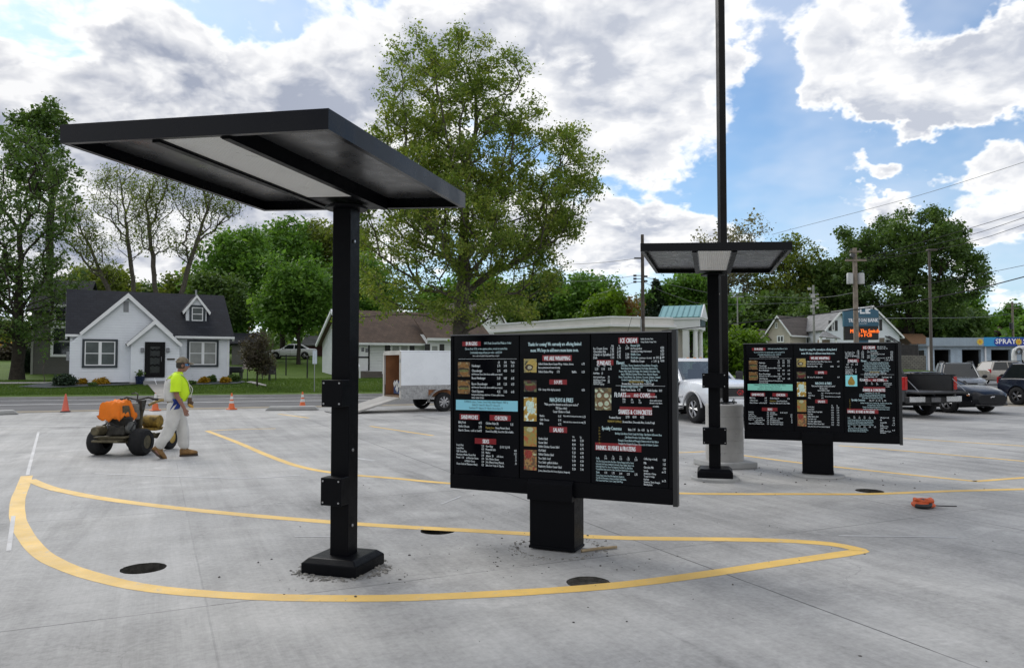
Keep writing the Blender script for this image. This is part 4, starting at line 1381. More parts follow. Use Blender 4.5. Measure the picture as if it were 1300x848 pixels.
CURTAIN2 = pmat('white_blind_pane', (0.28, 0.29, 0.28), 0.15, 0, 0.2, 1.4, spec=0.3)
CONCF = pmat('foundation', (0.33, 0.32, 0.30), 0.85, 0, 0.15, 2)
GREYM = pmat('grey_metal', (0.30, 0.31, 0.32), 0.4, 0.4, 0.1, 3)
UNDER = pmat('mid_grey_soffit', (0.30, 0.30, 0.30), 0.7, 0, 0.05, 2)  # even mid grey for the car wash soffit


def slab(mb, a, b, c, d, th=0.12, m=0):
    """a sloping roof plate from four corners, with thickness"""
    a, b, c, d = [Vector(p) for p in (a, b, c, d)]
    nrm = (b - a).cross(d - a).normalized()
    if nrm.z < 0: nrm = -nrm
    lo = [p - nrm * th for p in (a, b, c, d)]
    vs = [a, b, c, d] + lo
    mb.add(vs, [(0, 1, 2, 3), (7, 6, 5, 4), (0, 4, 5, 1), (1, 5, 6, 2), (2, 6, 7, 3), (3, 7, 4, 0)], m)


def window(parent, x0, x1, z0, z1, y, frame_mat, case=0.10, trim=None, lights=2, pane=CURTAIN, out=-1, depth=.06, hung=True):
    """double-hung window set on a wall that faces -y; casing stands proud of the wall"""
    mb = MB()
    yo, yi = y + out * depth, y + .01
    a, b = sorted((yo, yi))
    mb.bx(x0, x1, a, b, z0, z0 + case).bx(x0, x1, a, b, z1 - case, z1)
    mb.bx(x0, x0 + case, a, b, z0 + case + .001, z1 - case - .001).bx(x1 - case, x1, a, b, z0 + case + .001, z1 - case - .001)
    fr = mb.build('window', frame_mat, parent)
    ix0, ix1, iz0, iz1 = x0 + case + .001, x1 - case - .001, z0 + case + .001, z1 - case - .001
    w = (ix1 - ix0) / lights
    tm = trim or WHITE
    sash = MB()
    t = min(.055, w * .14)
    ys, ye = y + out * depth * .75, y + .005
    a, b = sorted((ys, ye))
    for i in range(lights):
        c0, c1 = ix0 + w * i, ix0 + w * (i + 1)
        g = t * (1.4 if lights > 1 else 1)
        l_ = g if i else t
        r_ = g if i < lights - 1 else t
        sash.bx(c0, c0 + l_, a, b, iz0, iz1).bx(c1 - r_, c1 - .001, a, b, iz0, iz1)
        sash.bx(c0 + l_ + .001, c1 - r_ - .002, a, b, iz0, iz0 + t).bx(c0 + l_ + .001, c1 - r_ - .002, a, b, iz1 - t, iz1)
        if hung:
            zm = (iz0 + iz1) / 2
            sash.bx(c0 + l_ + .001, c1 - r_ - .002, a, b, zm - t * .4, zm + t * .4)
    sash.build('sash', tm, fr)
    mb = MB()
    a, b = sorted((y + out * depth * .35, y + out * depth * .2))
    mb.bx(ix0 + .002, ix1 - .002, a, b, iz0 + .002, iz1 - .002)
    mb.build('pane', pane, fr)
    return fr


def shutters(parent, x0, x1, w, z0, z1, y, mat):
    for a, b in ((x0 - w - .02, x0 - .02), (x1 + .02, x1 + w + .02)):
        mb = MB()
        mb.bx(a, b, y - .05, y - .002, z0, z1)
        for i in range(10):
            zz = z0 + .06 + (z1 - z0 - .12) * i / 10
            mb.bx(a + .04, b - .04, y - .058, y - .0505, zz, zz + (z1 - z0) * .05)
        mb.build('shutter', mat, parent)


def clap(mb, xl, xr, z0, z1, y, pitch=.145, out=.03):
    """lapped boards: each course tilts out to its lower edge; xl and xr give the wall's edges at a height"""
    z = z0
    while z < z1 - .03:
        t = min(z + pitch, z1)
        a0, a1, b0, b1 = xl(z), xr(z), xl(t), xr(t)
        if b1 - b0 < .05: break
        mb.add([(a0, y - out, z), (a1, y - out, z), (b1, y - .002, t), (b0, y - .002, t), (a0, y, z), (a1, y, z)], [(0, 1, 2, 3), (0, 4, 5, 1)])
        z = t


# ---- white house with a black roof, on the left
W1 = Wall(88, 42.0, R(30))
base = 0.72
h1 = thing('white_house', 'small white clapboard house with steep black roof, twin front gables and a dormer', 'house', (W1.o.x, W1.o.y, base), W1.a)
B = lambda px, py=461, back=0.0: (lambda q: (q[0], q[1] - base))(W1.at(px, py, back))
LW = B(291)[0]
DEP = 7.0
ze = B(88, 421.5)[1]                           # eaves
zrid = B(86, 369.6, DEP / 2)[1]                # ridge
body = MB()
body.prism([(0, -.1), (DEP, -.1), (DEP, ze), (DEP / 2, zrid - .14), (0, ze)], 0, LW, 'x')
clap(body, lambda z: 0.0, lambda z: LW, -.1, ze - .05, 0)
body.build('wall', SIDING_W, h1)
MB().bx(-.03, LW + .03, -.03, DEP + .03, -1.2, -.10).build('foundation', CONCF, h1)
roof = MB()
ov, rk = .32, .22
sl = (zrid - ze) / (DEP / 2)
slab(roof, (-rk, -ov, ze - sl * ov + .12), (LW + rk, -ov, ze - sl * ov + .12), (LW + rk, DEP / 2, zrid + .12), (-rk, DEP / 2, zrid + .12), .14)
slab(roof, (LW + rk, DEP + ov, ze - sl * ov + .12), (-rk, DEP + ov, ze - sl * ov + .12), (-rk, DEP / 2, zrid + .121), (LW + rk, DEP / 2, zrid + .121), .14)
roof_o = roof.build('roof', SH_BLACK, h1)
# gutter and eave trim along the front
mb = MB()
xg1 = B(216)[0]
mb.bx(xg1 + .2, LW + rk, -ov - .10, -ov + .02, ze - sl * ov - .03, ze - sl * ov + .1)
mb.bx(-rk, B(104)[0], -ov - .10, -ov + .02, ze - sl * ov - .03, ze - sl * ov + .1)
mb.build('gutter', WHITE, h1)
mb = MB()
for sx in (-rk - .004, LW + rk - .10):
    slab(mb, (sx, -ov, ze - sl * ov - .04), (sx + .104, -ov, ze - sl * ov - .04), (sx + .104, DEP / 2, zrid - .04), (sx, DEP / 2, zrid - .04), .15)
mb.build('rake_board', WHITE, h1)


def front_gable(px_l, px_r, px_apex, py_apex, py_foot, yface, ylen, name, ovh=.25, wall_l=None, wall_r=None, wz0=-.1, trimw=.2):
    back = yface
    xa, za = W1.at(px_apex, py_apex, back)
    za -= base
    xl = W1.at(px_l, py_foot, back)[0]
    xr = W1.at(px_r, py_foot, back)[0]
    zf = W1.at((px_l + px_r) / 2, py_foot, back)[1] - base
    xa = (xl + xr) / 2
    s = (za - zf) / (xa - xl)
    wl = xl + .28 if wall_l is None else wall_l
    wr = xr - .28 if wall_r is None else wall_r
    mb = MB()
    mb.prism([(wl, wz0), (wr, wz0), (wr, za - (wr - xa) * s - .14), (xa, za - .14), (wl, za - (xa - wl) * s - .14)], yface, yface + ylen, 'y')
    clap(mb, lambda z: max(wl, xa - (za - .16 - z) / s), lambda z: min(wr, xa + (za - .16 - z) / s), wz0, za - .3, yface)
    mb.build('gable_wall', SIDING_W, h1)
    rf = MB()
    yo = yface - ovh
    slab(rf, (xl, yo, zf), (xa, yo, za), (xa, yface + ylen, za), (xl, yface + ylen, zf), .13)
    slab(rf, (xa, yo, za + .001), (xr, yo, zf + .001), (xr, yface + ylen, zf + .001), (xa, yface + ylen, za + .001), .13)
    rr = rf.build('gable_roof', SH_BLACK, h1)
    tr = MB()
    for a, b in (((xl - .01, zf - .01), (xa, za + .012)), ((xr + .01, zf - .01), (xa, za + .012))):
        v = Vector((b[0] - a[0], b[1] - a[1])).normalized()
        nn = Vector((-v.y, v.x))
        if nn.y > 0: nn = -nn
        q = nn * trimw
        tr.prism([a, b, (b[0], b[1] - trimw / abs(v.x)), (a[0] + q.x * .6, a[1] + q.y)], yo - .035, yo - .001, 'y')
    tr.build('rake_board', WHITE, rr)
    return xl, xr, xa, zf, za


g = front_gable(101, 219, 160, 372.6, 423.5, -.42, 3.8, 'gable', wall_l=.02, wall_r=W1.at(216, 461, -.42)[0])
VY = -1.15
xl, xr = W1.at(166, 461, VY)[0], W1.at(227.5, 461, VY)[0]
front_gable(160, 231, 197, 406, 437, VY, 1.2, 'entry', wall_l=xl, wall_r=xr, wz0=-.1)
MB().bx(xl - .02, xr + .02, VY - .02, -.1, -1.2, -.11).build('entry_foundation', CONCF, h1)
BV = lambda px, py: (lambda q: (q[0], q[1] - base))(W1.at(px, py, VY))
# door
V0, VY = VY, VY - .033
(dx0, dz1), (dx1, dz0) = BV(184, 434), BV(209, 479)
mb = MB()
mb.bx(dx0, dx0 + .14, VY - .07, VY - .002, dz0, dz1).bx(dx1 - .14, dx1, VY - .07, VY - .002, dz0, dz1).bx(dx0 + .141, dx1 - .141, VY - .07, VY - .002, dz1 - .14, dz1).bx(dx0 + .141, dx1 - .141, VY - .05, VY - .002, dz0, dz0 + .12)
dr = mb.build('door', BLK_DOOR, h1)
ix0, ix1 = dx0 + .142, dx1 - .142
mb = MB()
mb.bx(ix0, ix0 + .13, VY - .06, VY - .004, dz0 + .121, dz1 - .141).bx(ix1 - .13, ix1, VY - .06, VY - .004, dz0 + .121, dz1 - .141)
mb.bx(ix0 + .131, ix1 - .131, VY - .06, VY - .004, dz0 + .121, dz0 + .26).bx(ix0 + .131, ix1 - .131, VY - .06, VY - .004, dz1 - .25, dz1 - .141)
mb.build('storm_door_frame', BLK_DOOR, dr)
MB().bx(ix0 + .12, ix1 - .12, VY - .03, VY - .02, dz0 + .22, dz1 - .2).build('pane', pmat('door_pane', (.030, .033, .033), .1, 0, .4, 2.5, spec=.3), dr)
mb = MB()
for f in (.35, .58, .78):
    zz = dz0 + (dz1 - dz0) * f
    pts = [(ix0 + .12 + (ix1 - ix0 - .24) * i / 12, VY - .045, zz + .035 * math.sin(i * 1.3 + f * 9)) for i in range(13)]
    mb.tube(pts, [.028 + .02 * abs(math.sin(i * 2.1 + f * 5)) for i in range(13)], 6)
mb.build('iron_scroll', BLK_DOOR, dr)
MB().tube([(ix1 - .05, VY - .07, dz0 + .9), (ix1 - .05, VY - .11, dz0 + .95), (ix1 - .05, VY - .11, dz0 + 1.1), (ix1 - .05, VY - .07, dz0 + 1.15)], .012, 6).build('handle', GREYM, dr)
for px in (180.5, 213):
    x, z = BV(px, 444.5)
    mb = MB().bx(x - .08, x + .08, VY - .14, VY - .002, z - .13, z + .13)
    mb.build('wall_lamp', pmat('lamp_grey', (.22, .23, .25), .4, .3, .1, 3), h1, bevel=.02)
x, z = BV(217, 455.8)
MB().bx(x - .2, x + .2, VY - .04, VY - .002, z - .045, z + .045).build('mail_slot', pmat('bronze', (.06, .055, .045), .4, .5, .1, 3), h1)
VY = V0
# steps
mb = MB()
s0, s1 = BV(181, 480)[0], BV(220, 480)[0]
for i in range(3):
    mb.bx(s0 + .0 * i, s1 - .0 * i, VY - .55 - .32 * i, VY - .03 - (.52 + .32 * (i - 1) + .001 if i else 0), -1.0, -.03 - .14 * i)
mb.build('steps', pmat('step_concrete', (.27, .27, .27), .85, 0, .15, 2), h1, bevel=.012)
MB().tube([(s0 + .55, VY - .62, -.05), (s0 + .55, VY - .65, .12), (s0 + .6, VY - 1.25, -.2), (s0 + .6, VY - 1.25, -.5)], .018, 6).build('step_rail', WHITE, h1)
# windows
yg = -.42
for (a, b, t, bt, y) in ((104.5, 149, 430.5, 466.8, yg), (237.5, 277, 431.4, 465.8, 0)):
    (x0, z1), (x1, z0) = [(lambda q: (q[0], q[1] - base))(W1.at(p, q_, y)) for p, q_ in ((a, t), (b, bt))]
    zt = (lambda q: q[1] - base)(W1.at((a + b) / 2, t, y)); zb = (lambda q: q[1] - base)(W1.at((a + b) / 2, bt, y))
    window(h1, x0, x1, zb, zt, y - .033, DKTRIM, .12, WHITE, 2, CURTAIN2 if a > 200 else CURTAIN, hung=True)
# attic vent
x, z = B(159.5, 390)
mb = MB().bx(x - .13, x + .13, yg - .05, yg - .002, z - .3, z + .3)
for i in range(8):
    mb.bx(x - .10, x + .10, yg - .065, yg - .051, z - .26 + i * .065, z - .225 + i * .065)
mb.build('attic_vent', pmat('vent_grey', (.28, .29, .31), .6, 0, .1, 3), h1)
# down spout, corner boards
mb = MB().bx(.05, .13, -.1, -.02, -.3, ze - .1).bx(LW - .14, LW - .06, -.1, -.02, -.3, ze - .1)
mb.build('downspout', WHITE, h1)
# meter boxes on the side wall
MB().bx(-.16, -.01, .9, 1.25, 1.1, 1.6).build('meter_box', GREYM, h1)
# dormer
dy = 1.0
D = lambda px, py: (lambda q: (q[0], q[1] - base))(W1.at(px, py, dy))
x0, x1 = D(236, 410)[0], D(262, 410)[0]
zb, zf, za = D(250, 410.5)[1], D(250, 391)[1], D(250.5, 374.8)[1]
xm = (x0 + x1) / 2
mb = MB().prism([(x0, zb - .6), (x1, zb - .6), (x1, zf), (xm, za - .12), (x0, zf)], dy, dy + 2.6, 'y')
dm = mb.build('dormer', SIDING_W, h1)
mb = MB()
sl2 = (za - zf) / (xm - x0)
e = .22
slab(mb, (x0 - e, dy - .15, zf - e * sl2 + .05), (xm, dy - .15, za), (xm, dy + 2.8, za), (x0 - e, dy + 2.8, zf - e * sl2 + .05), .09)
slab(mb, (xm, dy - .15, za + .001), (x1 + e, dy - .15, zf - e * sl2 + .05), (x1 + e, dy + 2.8, zf - e * sl2 + .05), (xm, dy + 2.8, za + .001), .09)
mb.build('dormer_roof', SH_BLACK, dm)
mb = MB()
for sg, xx in ((-1, x0 - e), (1, x1 + e)):
    mb.prism([(xx, zf - e * sl2 + .04), (xm, za + .005), (xm, za - .17), (xx - sg * .05, zf - e * sl2 - .13)], dy - .19, dy - .151, 'y')
mb.build('dormer_trim', WHITE, dm)
window(dm, D(243.5, 400)[0] - .14, D(257.5, 400)[0] + .14, D(250, 410.2)[1], D(250, 387.5)[1], dy - .001, DKTRIM, .13, WHITE, 1, CURTAIN)
x, z = W1.at(247.5, 374, DEP / 2)
MB().cyl((x, DEP / 2 - .5, z - base - .5), (x, DEP / 2 - .5, z - base + .25), .06).build('vent_pipe', GREYM, roof_o)

# ---- white house with a brown roof behind the trailer
W2 = Wall(447, 54.0, R(30))
b2 = 0.42
h2 = thing('brown_roofed_house', 'low white clapboard house with a brown shingle roof and dark shutters', 'house', (W2.o.x, W2.o.y, b2), W2.a)
B2 = lambda px, py=461, back=0.0: (lambda q: (q[0], q[1] - b2))(W2.at(px, py, back))
L2W = B2(615)[0]
D2 = 7.4
ze2 = 2.85
zr2 = B2(500, 397.5, D2 / 2)[1]
MB().prism([(0, .25), (D2, .25), (D2, ze2), (D2 / 2, zr2 - .15), (0, ze2)], 0, L2W, 'x').build('wall', SIDING_W2, h2)
MB().bx(-.02, L2W + .02, -.02, D2 + .02, -1.0, .249).build('foundation', CONCF, h2)
s2_ = (zr2 - ze2) / (D2 / 2)
mb = MB()
slab(mb, (-.45, -.4, ze2 - s2_ * .4 + .12), (L2W + .4, -.4, ze2 - s2_ * .4 + .12), (L2W + .4, D2 / 2, zr2 + .12), (-.45, D2 / 2, zr2 + .12), .13)
slab(mb, (L2W + .4, D2 + .4, ze2 - s2_ * .4 + .12), (-.45, D2 + .4, ze2 - s2_ * .4 + .12), (-.45, D2 / 2, zr2 + .121), (L2W + .4, D2 / 2, zr2 + .121), .13)
r2o = mb.build('roof', SH_BROWN, h2)
mb = MB()
slab(mb, (-.47, -.4, ze2 - s2_ * .4 + .13), (-.36, -.4, ze2 - s2_ * .4 + .13), (-.36, D2 / 2, zr2 + .13), (-.47, D2 / 2, zr2 + .13), .22)
slab(mb, (-.36, D2 + .4, ze2 - s2_ * .4 + .13), (-.47, D2 + .4, ze2 - s2_ * .4 + .13), (-.47, D2 / 2, zr2 + .131), (-.36, D2 / 2, zr2 + .131), .22)
mb.bx(-.4, L2W + .4, -.5, -.4, ze2 - s2_ * .4 - .06, ze2 - s2_ * .4 + .1)
mb.build('rake_board', WHITE, h2)
cx = B2(545, 390, D2 / 2)[0]
MB().bx(cx - .3, cx + .3, D2 / 2 - .3, D2 / 2 + .3, zr2 - .3, zr2 + .62).build('chimney', brickmat('chimney_brick', (.16, .14, .13), (.12, .11, .10), (.2, .19, .18), .2, .07), r2o)
(x0, z1), (x1, z0) = B2(453.3, 436.5), B2(468.7, 470.5)
mb = MB().bx(x0, x0 + .1, -.08, -.001, z0, z1).bx(x1 - .1, x1, -.08, -.001, z0, z1).bx(x0 + .101, x1 - .101, -.08, -.001, z1 - .1, z1).bx(x0 + .101, x1 - .101, -.07, -.001, (z0 + z1) / 2 - .05, (z0 + z1) / 2 + .05)
dr = mb.build('storm_door', BLK_DOOR, h2)
MB().bx(x0 + .102, x1 - .102, -.05, -.003, z0, (z0 + z1) / 2 - .06).bx(x0 + .102, x1 - .102, -.05, -.003, (z0 + z1) / 2 + .06, z1 - .11).build('door_panel', WHITE, dr)
MB().bx(x0 + .3, x0 + .5, -.055, -.051, z0 + 1.35, z0 + 1.65).bx(x0 + .6, x0 + .8, -.055, -.051, z0 + 1.3, z0 + 1.6).build('door_light', GLASS, dr)
mb = MB()
for i in range(4):
    mb.bx(x0 - .3, x1 + .6, -1.0 - .3 * i, -.03 - (.97 + .3 * (i - 1) + .001 if i else 0), -.9, z0 - .05 - .17 * i)
mb.build('steps', pmat('brown_step', (.13, .115, .10), .9, 0, .15, 2), h2)
mb = MB()
xx = x0 - .45
mb.bx(xx - .04, xx + .04, -1.0, -.92, -.6, z0 + .95).bx(xx - .04, xx + .04, -2.0, -1.92, -.6, z0 + .3)
mb.add([(xx - .03, -1.95, z0 + .2), (xx + .03, -1.95, z0 + .2), (xx + .03, -.96, z0 + .85), (xx - .03, -.96, z0 + .85), (xx - .03, -1.95, z0 + .3), (xx + .03, -1.95, z0 + .3), (xx + .03, -.96, z0 + .95), (xx - .03, -.96, z0 + .95)],
       [(0, 1, 2, 3), (4, 5, 6, 7), (0, 1, 5, 4), (1, 2, 6, 5), (2, 3, 7, 6), (3, 0, 4, 7)])
mb.build('step_rail', WHITE, h2)
SHUT = pmat('black_shutter', (.02, .02, .022), .5, 0, .1, 3)
for a, b, t, bt, n in ((495.5, 519.5, 436.5, 458, 2), (541.5, 553, 437, 455, 1)):
    (x0, z1), (x1, z0) = B2(a, t), B2(b, bt)
    yy = -.001 if n == 2 else -.621
    window(h2, x0, x1, z0, z1, yy, WHITE, .09, WHITE, n, CURTAIN2, hung=n == 1)
    shutters(h2, x0, x1, .38, z0, z1, yy + .001, SHUT)
# raised right wing
xw = B2(538)[0]
MB().prism([(-.62, -.5), (1.0, -.5), (1.0, ze2 + .62), (-.62, ze2 + .30)], xw, L2W, 'x').build('wing_wall', SIDING_W2, h2)
mb = MB()
slab(mb, (xw - .15, -.95, ze2 + .24), (L2W + .3, -.95, ze2 + .24), (L2W + .3, 1.6, ze2 + .24 + 2.55 * s2_), (xw - .15, 1.6, ze2 + .24 + 2.55 * s2_), .12)
mb.build('wing_roof', SH_BROWN, r2o)
MB().bx(xw - .15, L2W + .3, -1.02, -.951, ze2 + .06, ze2 + .25).build('wing_gutter', WHITE, r2o)

# ---- grey house behind the left tree, houses far right, a shed, a roof behind the bank
def gable_house(name, label, px, Y, ang, wpx, depth, eave, ridge, bz, wall, roofm, trim=WHITE, front='gable', ov=.35):
    """front plane starts at px; 'gable' puts the gable on the front, 'eave' the eaves"""
    W = Wall(px, Y, ang)
    h = thing(name, label, 'house', (W.o.x, W.o.y, bz), ang)
    L = W.at(wpx)[0]
    if front == 'gable':
        MB().prism([(0, -1.2), (L, -1.2), (L, eave), (L / 2, ridge - .12), (0, eave)], 0, depth, 'y').build('wall', wall, h)
        s = (ridge - eave) / (L / 2)
        mb = MB()
        slab(mb, (-ov, -ov, eave - s * ov + .1), (L / 2, -ov, ridge + .1), (L / 2, depth + ov, ridge + .1), (-ov, depth + ov, eave - s * ov + .1), .12)
        slab(mb, (L / 2, -ov, ridge + .101), (L + ov, -ov, eave - s * ov + .1), (L + ov, depth + ov, eave - s * ov + .1), (L / 2, depth + ov, ridge + .101), .12)
        r = mb.build('roof', roofm, h)
        mb = MB()
        for sg, xx in ((-1, -ov), (1, L + ov)):
            mb.prism([(xx, eave - s * ov + .11), (L / 2, ridge + .115), (L / 2, ridge - .12), (xx - sg * .05, eave - s * ov - .1)], -ov - .04, -ov - .001, 'y')
        mb.bx(L + ov - .02, L + ov + .05, -ov, depth + ov, eave - s * ov - .1, eave - s * ov + .06)
        mb.build('rake_board', trim, r)
    else:
        MB().prism([(0, -1.2), (depth, -1.2), (depth, eave), (depth / 2, ridge - .12), (0, eave)], 0, L, 'x').build('wall', wall, h)
        s = (ridge - eave) / (depth / 2)
        mb = MB()
        slab(mb, (-ov, -ov, eave - s * ov + .1), (L + ov, -ov, eave - s * ov + .1), (L + ov, depth / 2, ridge + .1), (-ov, depth / 2, ridge + .1), .12)
        slab(mb, (L + ov, depth + ov, eave - s * ov + .1), (-ov, depth + ov, eave - s * ov + .1), (-ov, depth / 2, ridge + .101), (L + ov, depth / 2, ridge + .101), .12)
        mb.build('roof', roofm, h)
    return h, W, L


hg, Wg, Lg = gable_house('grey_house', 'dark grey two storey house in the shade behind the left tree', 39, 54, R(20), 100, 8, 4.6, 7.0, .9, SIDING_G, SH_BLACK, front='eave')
x, z = Wg.at(79.5, 437)
window(hg, x - .75, x + .75, z - .9 - .9, z - .9 + 1.3, -.001, WHITE, .12, WHITE, 1, GLASS)
x, z = Wg.at(79.5, 399)
window(hg, x - .6, x + .6, z - .9 - .7, z - .9 + .7, -.001, WHITE, .12, WHITE, 1, GLASS)
MB().bx(.0, .14, -.06, -.001, -1, 4.6).build('corner_board', pmat('pale_corner', (.3, .3, .28), .6), hg)

hb, Wb, Lb = gable_house('beige_house', 'beige clapboard house with a brown grey roof and small entry porch', 975, 88, R(-48), 1003.5, 6.3, 4.0, 5.8, 1.2, SIDING_B, SH_GREY)
gz = lambda px, py, W, b: (lambda q: (q[0], q[1] - b))(W.at(px, py))
(x0, z1), (x1, z0) = gz(986.5, 426, Wb, 1.2), gz(995.5, 434.7, Wb, 1.2)
window(hb, x0, x1, z0, z1, -.001, WHITE, .09, WHITE, 2, GLASS, hung=False)
(x0, z1), (x1, z0) = gz(984, 409.5, Wb, 1.2), gz(987.3, 417, Wb, 1.2)
window(hb, x0, x1, z0, z1, -.001, WHITE, .07, WHITE, 1, GLASS, hung=False)
# window in the long side wall: turn the same builder to the side
bay = MB().bx(Lb + .001, Lb + .05, 3.6, 4.9, 2.05, 3.75)
fr = bay.build('window', WHITE, hb)
MB().bx(Lb + .051, Lb + .06, 3.75, 4.75, 2.2, 3.6).build('pane', GLASS, fr)
px0, px1 = gz(957, 425, Wb, 1.2)[0], gz(977, 425, Wb, 1.2)[0]
pc = (px0 + px1) / 2
mb = MB().prism([(px0, 3.3), (px1, 3.3), (pc, 4.3)], -.3, 2.5, 'y')
pr = mb.build('porch_gable', SIDING_B, hb)
mb = MB()
slab(mb, (px0 - .3, -.6, 3.15), (pc, -.6, 4.42), (pc, 2.6, 4.42), (px0 - .3, 2.6, 3.15), .1)
slab(mb, (pc, -.6, 4.421), (px1 + .3, -.6, 3.15), (px1 + .3, 2.6, 3.15), (pc, 2.6, 4.421), .1)
mb.build('porch_roof', SH_GREY, pr)
MB().bx(px0 + .05, px0 + .25, -.25, -.05, -1, 3.3).bx(px1 - .35, px1 - .15, -.25, -.05, -1, 3.3).build('porch_post', WHITE, pr)
MB().bx(px0 + .2, px1 - .2, .3, 2.4, -1, 3.29).build('porch_wall', SIDING_B, pr)
MB().bx(pc + .1, pc + .95, .24, .299, .9, 3.1).build('door', pmat('green_grey_door', (.10, .13, .12), .5), pr)

SIDING_P = siding('white_house_siding', (0.74, 0.79, 0.85), 0.16, 0.015)
hw, Ww, Lw = gable_house('gabled_white_house', 'tall white house with a broad gable behind the bank sign', 1073, 86, R(4), 1142.5, 9.0, 3.7, 6.85, 1.2, SIDING_P, SH_LGREY)
(x0, z1), (x1, z0) = gz(1113, 405.5, Ww, 1.2), gz(1119, 419.5, Ww, 1.2)
window(hw, x0, x1 - .3, z0, z1, -.001, WHITE, .08, WHITE, 1, GLASS)
shutters(hw, x0, x1 - .3, .35, z0, z1, 0, SHUT)
(x0, z1), (x1, z0) = gz(1116.3, 429, Ww, 1.2), gz(1122.8, 436.5, Ww, 1.2)
MB().bx(x0, x1, -.05, -.001, z0 - .5, z1).build('window', pmat('brown_blind', (.16, .13, .10), .6), hw)
(x0, z1), (x1, z0) = gz(1124, 427, Ww, 1.2), gz(1130.5, 437, Ww, 1.2)
MB().bx(x0, x1, -.04, -.001, z0 - .3, z1 - .4).build('window', GLASS, hw)
for k_ in range(2):
    mb = MB()
    xx = x0 + .05 + k_ * .34
    mb.add([(xx - .1, -.01, z1 + .05), (xx + .1, -.01, z1 + .05), (xx + .75, -.75, z1 - .6), (xx + .55, -.75, z1 - .6), (xx - .1, -.01, z1 + .0), (xx + .1, -.01, z1 + .0), (xx + .75, -.75, z1 - .65), (xx + .55, -.75, z1 - .65)],
           [(0, 1, 2, 3), (7, 6, 5, 4), (0, 1, 5, 4), (1, 2, 6, 5), (2, 3, 7, 6), (3, 0, 4, 7)])
    mb.build('awning_bar', SHUT, hw)
# left cross wing with its own gable and shuttered window
xa0, xa1 = gz(1037, 419, Ww, 1.2)[0], gz(1079, 419, Ww, 1.2)[0]
zf_, za_ = gz(1058, 420, Ww, 1.2)[1], gz(1058, 396.6, Ww, 1.2)[1]
xm = (xa0 + xa1) / 2
wg = MB().prism([(xa0 + .3, -1), (xa1 - .3, -1), (xa1 - .3, zf_), (xm, za_ - .15), (xa0 + .3, zf_)], -1.5, 6, 'y').build('cross_wing', SIDING_P, hw)
mb = MB()
slab(mb, (xa0, -1.8, zf_), (xm, -1.8, za_ + .05), (xm, 6, za_ + .05), (xa0, 6, zf_), .12)
slab(mb, (xm, -1.8, za_ + .051), (xa1, -1.8, zf_), (xa1, 6, zf_), (xm, 6, za_ + .051), .12)
mb.build('cross_wing_roof', SH_LGREY, wg)
mb = MB()
for sg, xx in ((-1, xa0), (1, xa1)):
    mb.prism([(xx, zf_ + .01), (xm, za_ + .06), (xm, za_ - .2), (xx - sg * .05, zf_ - .2)], -1.84, -1.801, 'y')
mb.build('rake_board', WHITE, wg)
q0, q1 = (lambda q: (q[0], q[1] - 1.2))(Ww.at(1055.5, 407, -1.5)), (lambda q: (q[0], q[1] - 1.2))(Ww.at(1059.5, 420, -1.5))
window(wg, q0[0], q1[0], q1[1], q0[1], -1.501, WHITE, .07, WHITE, 1, GLASS)
mb = MB()
for a, b in ((q0[0] - .34, q0[0] - .02), (q1[0] + .02, q1[0] + .34)):
    mb2 = MB().bx(a, b, -1.56, -1.502, q1[1], q0[1]).build('shutter', SHUT, wg)
e0, e1 = (lambda q: (q[0], q[1] - 1.2))(Ww.at(1039, 432, -3)), (lambda q: (q[0], q[1] - 1.2))(Ww.at(1066, 421, -3))
mb = MB()
slab(mb, (e0[0], -3.2, e0[1] + .4), (e1[0], -3.2, e0[1] + .2), (e1[0] - .8, -1.51, e1[1] + .1), (e0[0] + 1.2, -1.51, e1[1] + .1), .1)
po = mb.build('porch_roof', SH_LGREY, wg)
MB().bx(e0[0] + .2, e0[0] + .4, -3.0, -2.8, -1, e0[1] + .35).bx(e1[0] - .5, e1[0] - .3, -3.0, -2.8, -1, e0[1] + .15).build('porch_post', WHITE, po)
MB().bx(e0[0] + .6, e1[0] - .8, -2.4, -1.52, -1, e0[1] + .1).build('porch_wall', pmat('porch_brick', (.26, .2, .16), .8), po)

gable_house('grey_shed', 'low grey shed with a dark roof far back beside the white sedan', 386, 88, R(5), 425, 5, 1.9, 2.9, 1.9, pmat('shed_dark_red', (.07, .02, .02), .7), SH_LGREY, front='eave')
gable_house('dark_roofed_house', 'dark roofed white gabled house behind the left end of the bank', 607, 84, R(38), 640, 9, 5.2, 7.7, 1.0, SIDING_W2, SH_GREY)
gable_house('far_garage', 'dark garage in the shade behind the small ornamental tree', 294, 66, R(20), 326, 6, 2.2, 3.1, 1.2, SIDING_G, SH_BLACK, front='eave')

# ---- bank with a flat parapet roof and a columned portico
BANKW = pmat('bank_beige_panel', (0.50, 0.46, 0.42), 0.7, 0, 0.05, 0.6)
BANKP = siding('bank_parapet_panel', (0.72, 0.70, 0.66), 1.1, 0.02, 0.6, vertical=True)
BANKWH = pmat('bank_white_trim', (0.78, 0.79, 0.80), 0.55, 0, 0.05, 1)
TEAL = siding('teal_standing_seam', (0.24, 0.44, 0.45), 0.42, 0.05, 0.4, vertical=True)
bc = A(774.6, 461, 55)
bl = A(627, 461, 66)
br_ = A(874, 461, 57)
vback = Vector((bl.x + br_.x - bc.x + 6, bl.y + br_.y - bc.y + 3))
bz = .3
bank = thing('bank_building', 'long white single storey bank with parapet roof and teal roofed portico', 'bank', (bc.x, bc.y, bz))
foot = [(bl.x - bc.x, bl.y - bc.y), (0, 0), (br_.x - bc.x, br_.y - bc.y), (vback.x - bc.x, vback.y - bc.y)]


